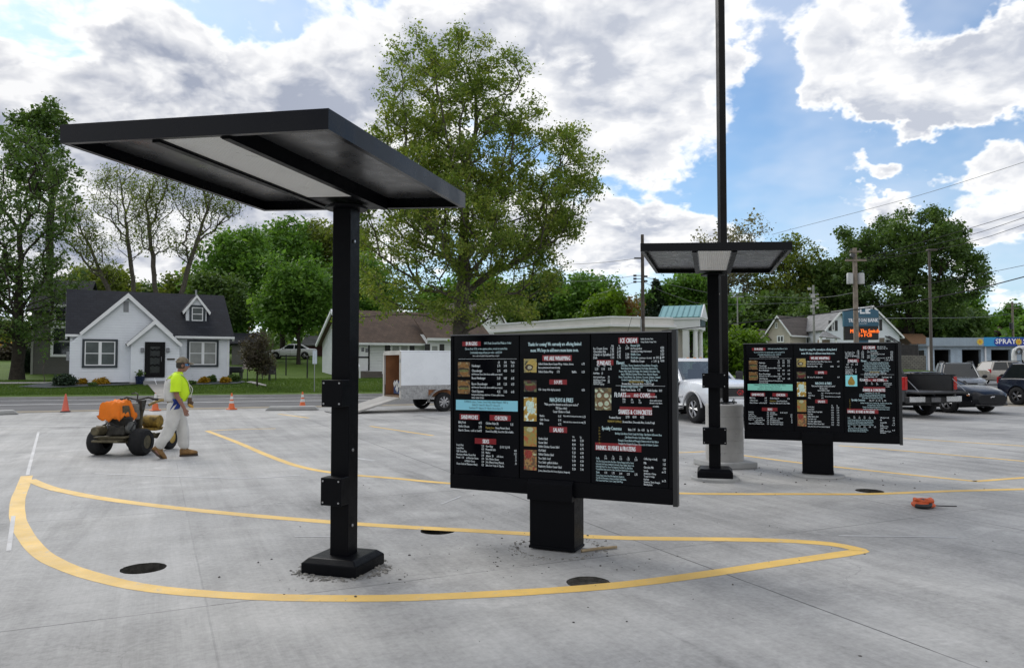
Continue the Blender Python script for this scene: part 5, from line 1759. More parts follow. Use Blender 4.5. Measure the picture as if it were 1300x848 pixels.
def grow(poly, d):
    c = Vector((sum(p[0] for p in poly) / 4, sum(p[1] for p in poly) / 4))
    return [((p[0] - c.x) * (1 + d) + c.x, (p[1] - c.y) * (1 + d) + c.y) for p in poly]


zp1, zp0 = A(774, 401.5, 55).z - bz, A(774, 414.8, 55).z - bz
MB().prism(foot, -1, zp0, 'z').build('wall', BANKW, bank)
MB().prism(grow(foot, .055), zp0 + .001, zp0 + .16, 'z').build('soffit_band', BANKWH, bank)
MB().prism(grow(foot, .035), zp0 + .161, zp1 - .12, 'z').build('parapet', BANKP, bank)
MB().prism(grow(foot, .045), zp1 - .119, zp1, 'z').build('coping', BANKWH, bank)
mb = MB()
d0 = Vector((br_.x - bc.x, br_.y - bc.y)).normalized()
for f in (3.6,):
    p = d0 * f
    mb.cb((p.x, p.y - .06, 1.6), (.9, .06, 2.6), math.atan2(d0.y, d0.x))
mb.build('window', pmat('grey_spandrel', (.25, .24, .23), .4), bank)
# portico: local frame along the right face
pa = R(-22)
WP = Wall(845, 56.6, pa)
pt = bpy.data.objects.new('portico', None)
COL.objects.link(pt)
pt.parent = bank
pt.location = (WP.o.x - bc.x, WP.o.y - bc.y, 0)
pt.rotation_euler.z = pa
PZ = lambda px, py: (lambda q: (q[0], q[1] - bz))(WP.at(px, py))
xr_ = PZ(888, 461)[0]
ze_, zk = PZ(870, 403.5)[1], PZ(870, 387)[1]
zc_ = PZ(880, 418)[1]
pd = 3.2
MB().bx(-.6, xr_, 0, pd, zc_, ze_ - .12).build('entablature', BANKWH, pt)
MB().bx(-.7, xr_ + .12, -.12, pd + .12, ze_ - .119, ze_).build('cornice', BANKWH, pt)
mb = MB()
slab(mb, (-.5, -.15, ze_ + .06), (xr_ + .1, -.15, ze_ + .06), (xr_ + .1, pd / 2, zk + .06), (-.5, pd / 2, zk + .06), .08)
slab(mb, (xr_ + .1, pd + .15, ze_ + .06), (-.5, pd + .15, ze_ + .06), (-.5, pd / 2, zk + .061), (xr_ + .1, pd / 2, zk + .061), .08)
troof = mb.build('roof', TEAL, pt)
mb = MB()
for i in range(8):
    xx = -.45 + i * (xr_ + .5) / 7.2
    slab(mb, (xx, -.16, ze_ + .10), (xx + .05, -.16, ze_ + .10), (xx + .05, pd / 2, zk + .10), (xx, pd / 2, zk + .10), .045)
mb.build('roof_seam', pmat('teal_seam', (.12, .26, .27), .4), troof)
mb = MB()
mb.prism([(-.15, ze_ + .001), (pd + .15, ze_ + .001), (pd / 2, zk + .12)], xr_ + .101, xr_ + .19, 'x')
mb.build('pediment', BANKWH, pt)
MB().bx(xr_ + .001, xr_ + .08, .55, 2.6, zc_ + .25, zc_ + .75).build('wall_sign', pmat('dark_teal_sign', (.03, .07, .09), .4), pt)
for cx_, cy_ in ((xr_ - .32, .3), (xr_ - .32, pd - .35), (xr_ - 1.0, .3)):
    mb = MB()
    if cx_ < xr_ - .5:
        mb.bx(cx_ - .22, cx_ + .22, cy_ - .2, cy_ + .2, -1.2, zc_)
    else:
        mb.lathe([(.24, -1.2), (.24, .1), (.19, .16), (.16, zc_ - .3), (.16, zc_ - .12), (.23, zc_ - .1), (.23, zc_ - .002)], (cx_, cy_, 0), 20)
    mb.build('column', BANKWH, pt, smooth=30)
MB().bx(-.6, xr_ - 1.35, .8, pd, -1.2, zc_ - .002).build('back_wall', BANKW, pt)

# ---- bank sign with a message screen
SIGNB = pmat('sign_teal_blue', (0.035, 0.12, 0.19), 0.4, 0, 0.05, 1)
WS = Wall(1070, 60.0, R(-14))
sg_ = thing('bank_sign', 'blue bank sign with an orange lettered message screen below its name', 'sign', (WS.o.x, WS.o.y, H(WS.o.x, WS.o.y)), WS.a)
sz_ = sg_.location.z
S_ = lambda px, py: (lambda q: (q[0], q[1] - sz_))(WS.at(px, py))
x0, x1 = S_(1071.5, 400)[0], S_(1115.5, 400)[0]
zt, zm, zb = S_(1093, 393)[1], S_(1093, 414.2)[1], S_(1093, 431.5)[1]
poly = [(x0, zm), (x1, zm), (x1, zt - .12)] + [(x0 + (x1 - x0) * (1 - i / 10), zt - .12 + .28 * math.sin(math.pi * i / 10)) for i in range(1, 10)] + [(x0, zt - .12)]
cabs = MB().prism(poly, 0, .75, 'y').build('sign_cabinet', SIGNB, sg_)
MB().bx(x0 + .05, x1 - .02, .03, .72, zb, zm - .02).build('message_screen', pmat('led_black', (.012, .011, .011), .4, 0, .1, 3), sg_)
MB().bx(x0 + .85, x1 - .75, .1, .65, -1, zb - .01).build('pedestal', SIGNB, sg_)
WTX = pmat('sign_white_letter', (.75, .78, .82), .5, 0, 0, 3, emit=.08)
ORG = pmat('led_orange', (.95, .16, .015), .5, 0, 0, 3, emit=.75)
mb = MB()
put_text(mb, 'TRENTON BANK', (x0 + x1) / 2 + .12, S_(1093, 409)[1], .42, -.012, .68, 'CENTER', .02)
put_text(mb, 'Member FDIC', (x0 + x1) / 2 + .14, S_(1093, 411.6)[1], .13, -.012, .75, 'CENTER')
mb.build('lettering', WTX, cabs, fix=False)
# block emblem of three rounded letters over the name
mb = MB()
ex, ez = S_(1093.5, 397.5)
ex += .05
u_ = .12
for i, rows_ in enumerate((('111', '100', '111', '100'), ('111', '100', '100', '111'), ('110', '111', '110', '111'))):
    for r_, row in enumerate(rows_):
        for c_, ch in enumerate(row):
            if ch == '1':
                mb.bx(ex - .56 + i * .40 + c_ * u_, ex - .56 + i * .40 + c_ * u_ + u_ * 1.0, -.014 - .001 * (r_ % 2), -.002, ez + .34 - r_ * u_ * 1.1, ez + .34 - r_ * u_ * 1.1 + u_ * 1.0)
mb.build('emblem', WTX, cabs)
mb = MB()
put_text(mb, 'Make The Switch', (x0 + x1) / 2 + .22, S_(1093, 422.6)[1], .42, .018, .72, 'CENTER', .03)
put_text(mb, 'To FCB', (x0 + x1) / 2 + .22, S_(1093, 427.6)[1], .42, .018, .78, 'CENTER', .03)
mb.build('screen_lettering', ORG, bpy.data.objects['message_screen'], fix=False)
mb = MB()
put_text(mb, 'trentonbank', (x0 + x1) / 2 + .05, S_(1093, 437)[1], .2, .09, .8, 'CENTER')
mb.build('web_lettering', WTX, bpy.data.objects['pedestal'], fix=False)

# ---- car wash
CWY = 104.0
WC = Wall(1176, CWY, R(0))
cw = thing('car_wash', 'low blue grey block car wash with open bays and a bright blue sign fascia', 'car wash', (WC.o.x, WC.o.y, .6), 0)
C_ = lambda px, py=461: (lambda q: (q[0], q[1] - .6))(WC.at(px, py))
CWB = brickmat('blue_grey_block', (0.40, 0.49, 0.58), (0.44, 0.53, 0.61), (0.32, 0.40, 0.48), .4, .2, .8, .012, .3)
zt, zb = C_(1200, 429)[1], C_(1200, 439.5)[1]
XR = C_(1400)[0]
bays = [(1186.5, 1207), (1221.5, 1245.5), (1258.5, 1283.5), (1297, 1322), (1336, 1361)]
zd = C_(1200, 443.8)[1]
xs_ = [0]
for a, b in bays:
    xs_ += [C_(a)[0], C_(b)[0]]
xs_.append(XR)
mb = MB()
for i in range(0, len(xs_), 2):
    mb.bx(xs_[i], xs_[i + 1], 0, 9, -.3, zd)
mb.bx(0, XR, 0, 9, zd + .001, zb + .3)
mb.build('block_wall', CWB, cw)
BAY_SHADE = pmat('bay_shade', (.022, .021, .022), .7)  # shade inside the bays put into a near-black colour; the lining is added
MB().bx(.2, XR - .2, 7.5, 7.6, -.3, zd).build('bay_back_wall', BAY_SHADE, cw)
MB().bx(.1, XR - .1, .05, 8.9, zd - .06, zd - .002).build('bay_ceiling', BAY_SHADE, cw)
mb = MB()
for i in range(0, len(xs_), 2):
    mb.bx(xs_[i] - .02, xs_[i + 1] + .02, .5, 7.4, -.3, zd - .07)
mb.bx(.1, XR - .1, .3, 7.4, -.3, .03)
mb.build('bay_shade_lining', BAY_SHADE, cw)
MB().bx(-.2, XR, -.9, 9, zb - .05, zb + .02).build('soffit', UNDER, cw)
xq, xw_ = C_(1244)[0], C_(1256.5)[0]
MB().bx(C_(1172)[0], xq, -1.0, -.8, zb, zt).build('fascia', siding('ribbed_fascia', (.30, .37, .43), .45, .04, .5, vertical=True), cw)
MB().bx(xq + .002, XR, -1.02, -.8, zb - .02, zt + .05).build('blue_fascia', pmat('sky_blue_sign', (.03, .33, .66), .4, 0, .04, 1), cw)
xe = C_(1312)[0]
hh = (zt - zb) / 2
mb = MB().prism([(xw_ + hh * (1 - math.sin(a)) , zb + hh - hh * math.cos(a)) for a in np.linspace(0, math.pi, 9)] + [(xe, zt - .0), (xe, zb)], -1.05, -1.021, 'y')
pill = mb.build('sign_panel', pmat('deep_blue_sign', (.012, .045, .34), .4, 0, .04, 1), cw)
mb = MB()
put_text(mb, 'SPRAY', C_(1257.8)[0], zb + .30, .98, -1.06, 1.0, 'LEFT', .05)
put_text(mb, 'SHINE', C_(1292.5)[0], zb + .30, .98, -1.06, 1.0, 'LEFT', .05)
mb.build('lettering', pmat('sign_white', (.8, .8, .82), .5, 0, 0, 3, emit=.1), pill, fix=False)
SUNY = pmat('sun_yellow', (.80, .58, .05), .5, 0, .05, 3)


def burst(cx, cz, r, y, parent):
    mb = MB()
    n = 10
    poly = [(cx + (r if i % 2 == 0 else r * .62) * math.cos(math.pi * i / n), cz + (r if i % 2 == 0 else r * .62) * math.sin(math.pi * i / n)) for i in range(2 * n)]
    mb.prism(poly, y - .02, y, 'y')
    o = mb.build('sun_emblem', SUNY, parent)
    MB().lathe([(r * .38, y - .03), (r * .38, y - .021)], (cx, 0, cz), 16, axis='y').build('emblem_face', pmat('sun_orange', (.70, .30, .03), .5), o)


burst(C_(1287.3)[0], zb + hh, .52, -1.06, pill)
burst(C_(1239)[0], zb + hh, .52, -1.005, cw)
for px in (1178.5, 1250.5):
    x = C_(px)[0]
    MB().bx(x - .1, x + .1, -.2, -.03, -.3, zb - .06).build('downspout', WHITE, cw)
for px, lab in ((1243, 'pale bollard left of the car wash downspout'), (1253.8, 'pale bollard right of the car wash downspout')):
    p = A(px, 461, 100)
    mb = MB().lathe([(.13, 0), (.13, .9), (.10, .97), (.01, 1.0)], (0, 0, 0), 16)
    o = mb.build('bollard', pmat('cream_bollard', (.62, .58, .48), .6), smooth=30)
    o.location = (p.x, p.y, .6)
    tag(o, lab, 'bollard', 'bollards in front of the car wash')
# vacuum arch in front
p = A(1284.5, 461, 78)
vac = thing('vacuum_station', 'white vacuum arch with a round hose reel in front of the car wash', 'vacuum station', (p.x, p.y, H(p.x, p.y)))
VW = pmat('vacuum_white', (.62, .62, .62), .4, 0, .1, 2)
zz = A(1290, 439, 78).z - vac.location.z
mb = MB()
mb.tube([(.25, 0, 0), (.25, 0, zz - .9), (.35, 0, zz - .45), (.75, 0, zz - .25), (1.6, 0, zz - .2), (3.0, 0, zz - .2)], .24, 12)
mb.build('arch', VW, vac, smooth=True)
MB().bx(1.3, 1.5, .0, .2, 0, zz - .5).bx(2.4, 2.6, 0, .2, 0, zz - .5).build('frame_post', GREYM, vac)
MB().bx(1.0, 2.7, -.25, -.05, zz - 1.5, zz - .45).build('canister', VW, vac, bevel=.1, segs=3)
mb = MB().lathe([(.34, -.46), (.34, -.26), (.22, -.26), (.22, -.46)], (.5, 0, zz - .55), 24, axis='y', caps=False)
mb.build('hose_reel', GREYM, vac, smooth=30)

# ---- retaining wall with a dark fence
rw0, rw1 = A(1130, 461, 92.3), A(1175.5, 461, 92.3)
RW = brickmat('retaining_block', (.17, .16, .145), (.24, .225, .20), (.08, .075, .07), .45, .22, .95, .03, .8)
o = MB().bx(0, rw1.x - rw0.x, 0, .5, 0, 2.6 - zroad(92)).build('retaining_wall', RW)
o.location = (rw0.x, 92.3, zroad(92))
tag(o, 'low grey block retaining wall between the gabled house and the car wash', 'retaining wall')
f0, f1 = A(1138, 461, 99), A(1166, 461, 99)
fe = thing('privacy_fence', 'dark board privacy fence above the block retaining wall', 'fence', (f0.x, 99, 2.3))
mb = MB()
nb = 30
wv_ = (f1.x - f0.x) / nb
for i in range(nb):
    mb.bx(i * wv_ + .006, (i + 1) * wv_ - .006, rnd.uniform(-.01, .01), .03, 0, 1.75)
mb.build('fence_board', pmat('dark_fence', (.035, .033, .033), .8, 0, .3, 2), fe)
for i in range(4):
    MB().bx(i * 10 * wv_ - .06, i * 10 * wv_ + .06, .031, .15, -.2, 1.9).build('fence_post', pmat('fence_post_grey', (.09, .09, .09), .7), fe)
gable_house('brown_shed', 'small brown roofed shed between the privacy fence and the car wash', 1160, 108, R(0), 1181, 5, 2.9, 4.2, 1.6, pmat('brown_shed_wall', (.16, .11, .08), .8), pmat('tan_roof', (.28, .16, .09), .9), front='eave')
# ------------------------------------------------------------------ vehicles
TYRE = pmat('tyre_rubber', (0.016, 0.016, 0.017), 0.85, 0, 0.2, 8, 0.2, 60, 0.25)
RIM = pmat('alloy_rim', (0.42, 0.42, 0.43), 0.3, 0.85, 0.1, 6)
RIMD = pmat('dark_alloy_rim', (0.16, 0.16, 0.17), 0.3, 0.85, 0.1, 6)
CARGLASS = pmat('car_glass', (0.012, 0.015, 0.018), 0.05, 0, 0.2, 2, spec=0.5)
PLAST = pmat('black_plastic', (0.014, 0.014, 0.015), 0.55, 0, 0.15, 5)
CHROME = pmat('chrome', (0.62, 0.62, 0.63), 0.12, 1.0, 0.05, 4)
HEADL = pmat('headlamp_lens', (0.55, 0.57, 0.60), 0.08, 0.2, 0.2, 8, spec=0.9)
REDL = pmat('tail_lamp_red', (0.42, 0.012, 0.015), 0.12, 0, 0.1, 6, spec=0.8)
PLATE = pmat('licence_plate', (0.55, 0.57, 0.60), 0.4, 0, 0.1, 20)


def carpaint(name, col, rough=0.22, metal=0.0):
    m = pmat(name, col, rough, metal, 0.05, 1.0, spec=0.4)
    b = m.node_tree.nodes['Principled BSDF']
    b.inputs['Coat Weight'].default_value = 0.10 if max(col) < .03 else 0.3
    b.inputs['Specular IOR Level'].default_value = 0.2 if max(col) < .03 else 0.4
    b.inputs['Coat Roughness'].default_value = 0.05
    return m


def wheel(parent, x, y, r, w, rimmat, spokes=5, side=1, steer=0.0):
    """origin of the wheel at its hub; side = +1 on the left of the vehicle"""
    t = MB()
    prof = [(r * .62, -w / 2), (r * .90, -w / 2), (r * .97, -w * .42), (r, -w * .3), (r, w * .3), (r * .97, w * .42), (r * .90, w / 2), (r * .62, w / 2)]
    t.lathe(prof, (0, 0, 0), 32, axis='y', caps=False)
    wo = t.build('wheel', TYRE, parent, smooth=40)
    wo.location = (x, y, r)
    wo.rotation_euler.z = steer
    m = MB()
    yo = side * w * .46
    m.lathe([(r * .64, -w * .45), (r * .64, w * .45)], (0, 0, 0), 32, axis='y', caps=False)
    m.lathe([(r * .65, yo - side * .03), (r * .57, yo), (r * .54, yo - side * .02)], (0, 0, 0), 32, axis='y', caps=False)
    m.lathe([(r * .16, yo), (r * .16, yo - side * .06)], (0, 0, 0), 16, axis='y')
    for i in range(spokes):
        a = 2 * math.pi * i / spokes
        for da in (-.13, .13):
            p0 = (r * .1 * math.cos(a), yo - side * .02, r * .1 * math.sin(a))
            p1 = (r * .57 * math.cos(a + da), yo - side * .025, r * .57 * math.sin(a + da))
            m.tube([p0, p1], [r * .06, r * .05], 6)
    m.build('rim', rimmat, wo, smooth=40)
    d = MB()
    d.lathe([(r * .60, yo - side * .10), (.01, yo - side * .10)], (0, 0, 0), 24, axis='y')
    d.build('brake_disc', PLAST, wo)
    return wo


def cut_wells(o, wells, width):
    """real wheel arches: cut cylinders out of a body, apply, remove the cutters"""
    bpy.context.view_layer.update()
    mb = MB()
    cutters = []
    for (x, z, r) in wells:
        for sg in (-1, 1):
            m = MB().lathe([(r, sg * width * .5 - sg * .34), (r, sg * width * .5 + sg * .2)], (x, 0, z), 36, axis='y')
            c = m.build('cutter', PLAST)
            c.parent = o.parent
            cutters.append(c)
    bpy.context.view_layer.update()
    for c in cutters:
        md = o.modifiers.new('cut', 'BOOLEAN')
        md.operation = 'DIFFERENCE'
        md.object = c
        md.solver = 'EXACT'
    dg = bpy.context.evaluated_depsgraph_get()
    me = bpy.data.meshes.new_from_object(o.evaluated_get(dg))
    o.modifiers.clear()
    o.data = me
    for c in cutters:
        bpy.data.objects.remove(c)
    me.polygons.foreach_set('use_smooth', [True] * len(me.polygons))
    me.set_sharp_from_angle(angle=R(28))


def ringx(x, zl, zt, hw, crown=0.03, tuck=0.92, shoulder=0.94):
    zm = zl + (zt - zl) * .5
    q = [(0, zl), (hw * .8, zl), (hw * tuck, zl + .03), (hw * .985, zl + (zt - zl) * .28), (hw, zm), (hw * .985, zl + (zt - zl) * .8), (hw * shoulder, zt - .03), (hw * .84, zt + crown * .35), (hw * .45, zt + crown * .85), (0, zt + crown)]
    return [(x, y, z) for y, z in q] + [(x, -y, z) for y, z in reversed(q[1:-1])]


def car(name, label, loc, rz, spec, paint, rimmat=RIM, plate_rear=False, group=None):
    """a saloon, coupe or crossover; x runs forward, y to the left"""
    root = thing(name, label, spec['cat'], loc, rz, group)
    L, W = spec['L'], spec['W']
    hw = W / 2
    body = MB()
    body.loft([ringx(*s) for s in spec['body']])
    bo = body.build('body', paint, root, smooth=30)
    wr, fx, rx = spec['wr'], spec['fx'], spec['rx']
    cut_wells(bo, [(fx, wr, wr * 1.16), (rx, wr, wr * 1.16)], W)
    tr = W * .5 - .115
    for x, n in ((fx, 'f'), (rx, 'r')):
        for sg in (1, -1):
            wheel(root, x, sg * tr, wr, .22, rimmat, spec.get('spokes', 5), sg, spec.get('steer', 0) if n == 'f' else 0)
    # greenhouse: glass trapezoid, roof skin, pillars
    gl = spec['green']         # x of screen base, roof front, roof rear, backlight base, z belt, z roof, half width belt, half width roof
    xb, xf, xr, xe, zb, zr_, wb, wt = gl
    g = MB()
    xm = (xf + xr) / 2
    sec = []
    rings = []
    for x, zz, t in ((xb, zb, 0), (xf, zr_ - .03, 1), (xm, zr_, 1), (xr, zr_ - .02, 1), (xe, zb, 0)):
        rings.append((x, zz, t))
    lo = [(xb, wb * .86), (xb - .12, wb), ((xb + xe) / 2, wb), (xe + .10, wb), (xe, wb * .86)]
    up = [(xf, wt * .80), (xf - .1, wt), (xm, wt), (xr + .08, wt), (xr, wt * .80)]
    ring0 = [(x, y, zb - .04) for x, y in lo] + [(x, -y, zb - .04) for x, y in reversed(lo)]
    ring1 = [(x, y, zr_ - .05) for x, y in up] + [(x, -y, zr_ - .05) for x, y in reversed(up)]
    g.loft([ring0, ring1])
    go = g.build('glasshouse', CARGLASS, root, smooth=20)
    rf = MB()
    r0 = [(x, y * 1.012, zr_ - .055) for x, y in up] + [(x, -y * 1.012, zr_ - .055) for x, y in reversed(up)]
    r1 = [(x, y * .96, zr_ - .01) for x, y in up] + [(x, -y * .96, zr_ - .01) for x, y in reversed(up)]
    cxm = [(xm + (x - xm) * .8, y * .6, zr_ + .015) for x, y in up] + [(xm + (x - xm) * .8, -y * .6, zr_ + .015) for x, y in reversed(up)]
    rf.loft([r0, r1, cxm])
    rf.build('roof', paint, root, smooth=50)
    for sg in (1, -1):
        pl = MB()
        for a, b, rad in (((xb - .06, wb * .93), (xf - .05, wt * .90), .042), ((xm + .02, wb * 1.0), (xm, wt * 1.0), .045), ((xe + .06, wb * .93), (xr + .05, wt * .9), .07)):
            pl.tube([(a[0], sg * a[1], zb - .03), (b[0], sg * b[1], zr_ - .045)], [rad, rad * .9], 6)
        pl.tube([(xb - .1, sg * wb * 1.0, zb - .01), (xm, sg * wb * 1.005, zb), (xe + .1, sg * wb * 1.0, zb - .01)], .022, 6)
        pl.build('pillars', paint if spec.get('pillar_paint', True) else PLAST, root, smooth=True)
        # door gaps and handles
        dg = MB()
        for xx in spec['gaps']:
            dg.bx(xx - .006, xx + .006, sg * (hw - .045) - .045, sg * (hw - .045) + .047, spec['sill'] + .1, zb - .06)
        dg.build('door_gap', PLAST, root)
        for xx in spec['handles']:
            MB().bx(xx - .09, xx + .09, sg * hw * .985 - .02, sg * hw * .985 + .02, zb - .17, zb - .135).build('door_handle', paint, root, bevel=.008)
        mi = MB().ell((xb - .42, sg * (wb + .17), zb + .07), (.06, .10, .075), 12, 8)
        mi.tube([(xb - .45, sg * (wb - .01), zb - .01), (xb - .43, sg * (wb + .12), zb + .05)], .022, 6)
        mi.build('wing_mirror', spec.get('mirror', paint), root, smooth=True)
        sl_ = MB().bx(rx + wr * 1.25, fx - wr * 1.25, sg * (hw * .93) - .03, sg * (hw * .93) + .03, spec['sill'] - .01, spec['sill'] + .09)
        sl_.build('side_sill', PLAST, root, bevel=.01)
    for part in spec['extra']:
        part(root, paint)
    return root


def flat(name, mat, x, y0, y1, z0, z1, d=.02, bevel=.008, mirror=False, skew=0.0):
    """a small panel on the nose or tail; y0..y1 on the left side, mirrored if asked"""
    def f(root, paint):
        for sg in ((1, -1) if mirror else (1,)):
            a, b = sorted((sg * y0, sg * y1))
            mb = MB()
            xo = lambda y: x - skew * abs(y)
            vs = [(xo(y) + dx, y, z) for dx in (-d, d) for z in (z0, z1) for y in (a, b)]
            mb.add(vs, [(0, 1, 3, 2), (4, 6, 7, 5), (0, 4, 5, 1), (2, 3, 7, 6), (0, 2, 6, 4), (1, 5, 7, 3)])
            mb.build(name, mat or paint, root, bevel=bevel)
    return f


# -------- white saloon far behind the lawn
SEDAN = dict(cat='car', L=4.75, W=1.82, wr=.33, fx=1.38, rx=-1.36, sill=.22,
             body=[(-2.36, .42, .88, .66), (-2.28, .30, .96, .80), (-1.7, .22, .98, .90), (-1.0, .20, .95, .91), (.6, .20, .93, .91), (1.1, .20, .92, .90), (1.8, .22, .82, .88), (2.2, .26, .72, .80), (2.37, .36, .62, .62)],
             green=(1.02, .25, -.95, -1.78, .93, 1.43, .78, .58), gaps=(1.0, .0, -.98), handles=(.15, -.82),
             extra=[flat('headlight', HEADL, 2.20, .42, .76, .58, .70, .03, mirror=True, skew=.12), flat('tail_light', REDL, -2.30, .45, .80, .70, .88, .03, mirror=True, skew=-.06)])
pw = onto(370, 75)
car('white_sedan', 'white sedan parked side on at the top of the lawn between two houses', pw, R(188), SEDAN, carpaint('white_paint', (.72, .73, .74)))

# -------- black coupe in front
def grille_coupe(root, paint):
    MB().bx(2.28, 2.345, -.50, .50, .47, .63).build('grille', PLAST, root, bevel=.03, segs=2)
    mb = MB()
    mb.tube([(2.355, -.10, .54), (2.355, -.02, .565), (2.355, .05, .56), (2.355, .11, .58)], [.012, .022, .02, .008], 6)
    mb.tube([(2.355, -.04, .55), (2.355, -.08, .515)], .008, 5)
    mb.tube([(2.355, .04, .55), (2.355, .08, .52)], .008, 5)
    mb.build('grille_emblem', CHROME, root)
    MB().bx(2.26, 2.34, -.74, .74, .27, .33).build('front_lip', PLAST, root, bevel=.02)
    MB().bx(2.335, 2.35, -.17, .17, .36, .48).build('licence_plate', PLATE, root)
    for sg in (-1, 1):
        MB().bx(2.10, 2.26, sg * .74 - .07, sg * .74 + .07, .40, .50).build('fog_lamp', HEADL, root, bevel=.02)


COUPE = dict(cat='car', L=4.78, W=1.91, wr=.345, fx=1.42, rx=-1.30, sill=.18, spokes=5,
             body=[(-2.36, .45, .92, .72), (-2.26, .30, 1.0, .86), (-1.6, .20, 1.0, .95), (-.9, .17, .95, .95), (.5, .17, .91, .94), (1.0, .17, .92, .94), (1.7, .19, .88, .94), (2.1, .22, .76, .88), (2.27, .26, .69, .80), (2.36, .34, .60, .64)],
             green=(.95, .05, -.75, -1.75, .91, 1.36, .80, .58), gaps=(.92, -.45), handles=(-.3,), pillar_paint=True,
             extra=[flat('headlight', HEADL, 2.24, .52, .84, .59, .67, .03, mirror=True, skew=.10), flat('turn_lamp', pmat('amber_lens', (.5, .16, .02), .2), 2.16, .80, .90, .60, .63, .03, mirror=True), grille_coupe])
pc_ = G(1205, 524)
rzc = R(-70)
off = Matrix.Rotation(rzc, 3, 'Z') @ Vector((1.42, -.84, 0))
car('black_coupe', 'glossy black sports coupe facing right beside the open tailgate of the dark pickup', (pc_.x - off.x, pc_.y - off.y, 0), rzc, COUPE, carpaint('black_paint', (.006, .0065, .009), .18), RIM)

# -------- grey crossover behind
def suv_front(root, paint):
    MB().bx(2.16, 2.26, -.50, .50, .62, .86).build('grille', PLAST, root, bevel=.03)
    for sg in (-1, 1):
        mb = MB().tube([(.5, sg * .52, 1.68), (.35, sg * .56, 1.735), (-1.2, sg * .56, 1.735), (-1.35, sg * .52, 1.68)], .025, 6)
        mb.build('roof_rail', PLAST, root)


SUV = dict(cat='car', L=4.6, W=1.86, wr=.36, fx=1.36, rx=-1.32, sill=.28,
           body=[(-2.28, .5, 1.0, .74), (-2.2, .36, 1.06, .86), (-1.5, .28, 1.06, .92), (-.8, .27, 1.04, .93), (.6, .27, 1.03, .93), (1.0, .27, 1.05, .92), (1.7, .28, 1.0, .90), (2.1, .32, .90, .84), (2.26, .42, .78, .70)],
           green=(1.02, .30, -1.75, -2.15, 1.04, 1.69, .80, .62), gaps=(1.0, .05, -.95), handles=(.2, -.8), mirror=PLAST,
           extra=[flat('headlight', HEADL, 2.12, .52, .84, .80, .93, .03, mirror=True, skew=.12), flat('tail_light', REDL, -2.24, .58, .86, .86, 1.12, .03, mirror=True, skew=-.05), suv_front])
pg = A(1215, 461, 34)
car('grey_crossover', 'grey crossover with roof rails parked behind the dark pickup facing the lot', (pg.x, pg.y, zroad(pg.y)), R(-114), SUV, carpaint('grey_paint', (.16, .17, .18), .25, .3))
pt_ = A(1281, 461, 56)
car('tan_crossover', 'small tan silver crossover on the road left of the dark blue crossover', (pt_.x, pt_.y, zroad(pt_.y) + .01), R(8), SUV, carpaint('tan_paint', (.40, .37, .33), .25, .3))
pb = G(1293, 514)
rzb = R(-72)
off = Matrix.Rotation(rzb, 3, 'Z') @ Vector((-1.32, -.82, 0))
car('dark_blue_crossover', 'dark blue crossover cut off by the right edge with its rear wheel showing', (pb.x - off.x, pb.y - off.y, zroad(pb.y)), rzb, SUV, carpaint('dark_blue_paint', (.012, .016, .032), .18, .1), RIMD)


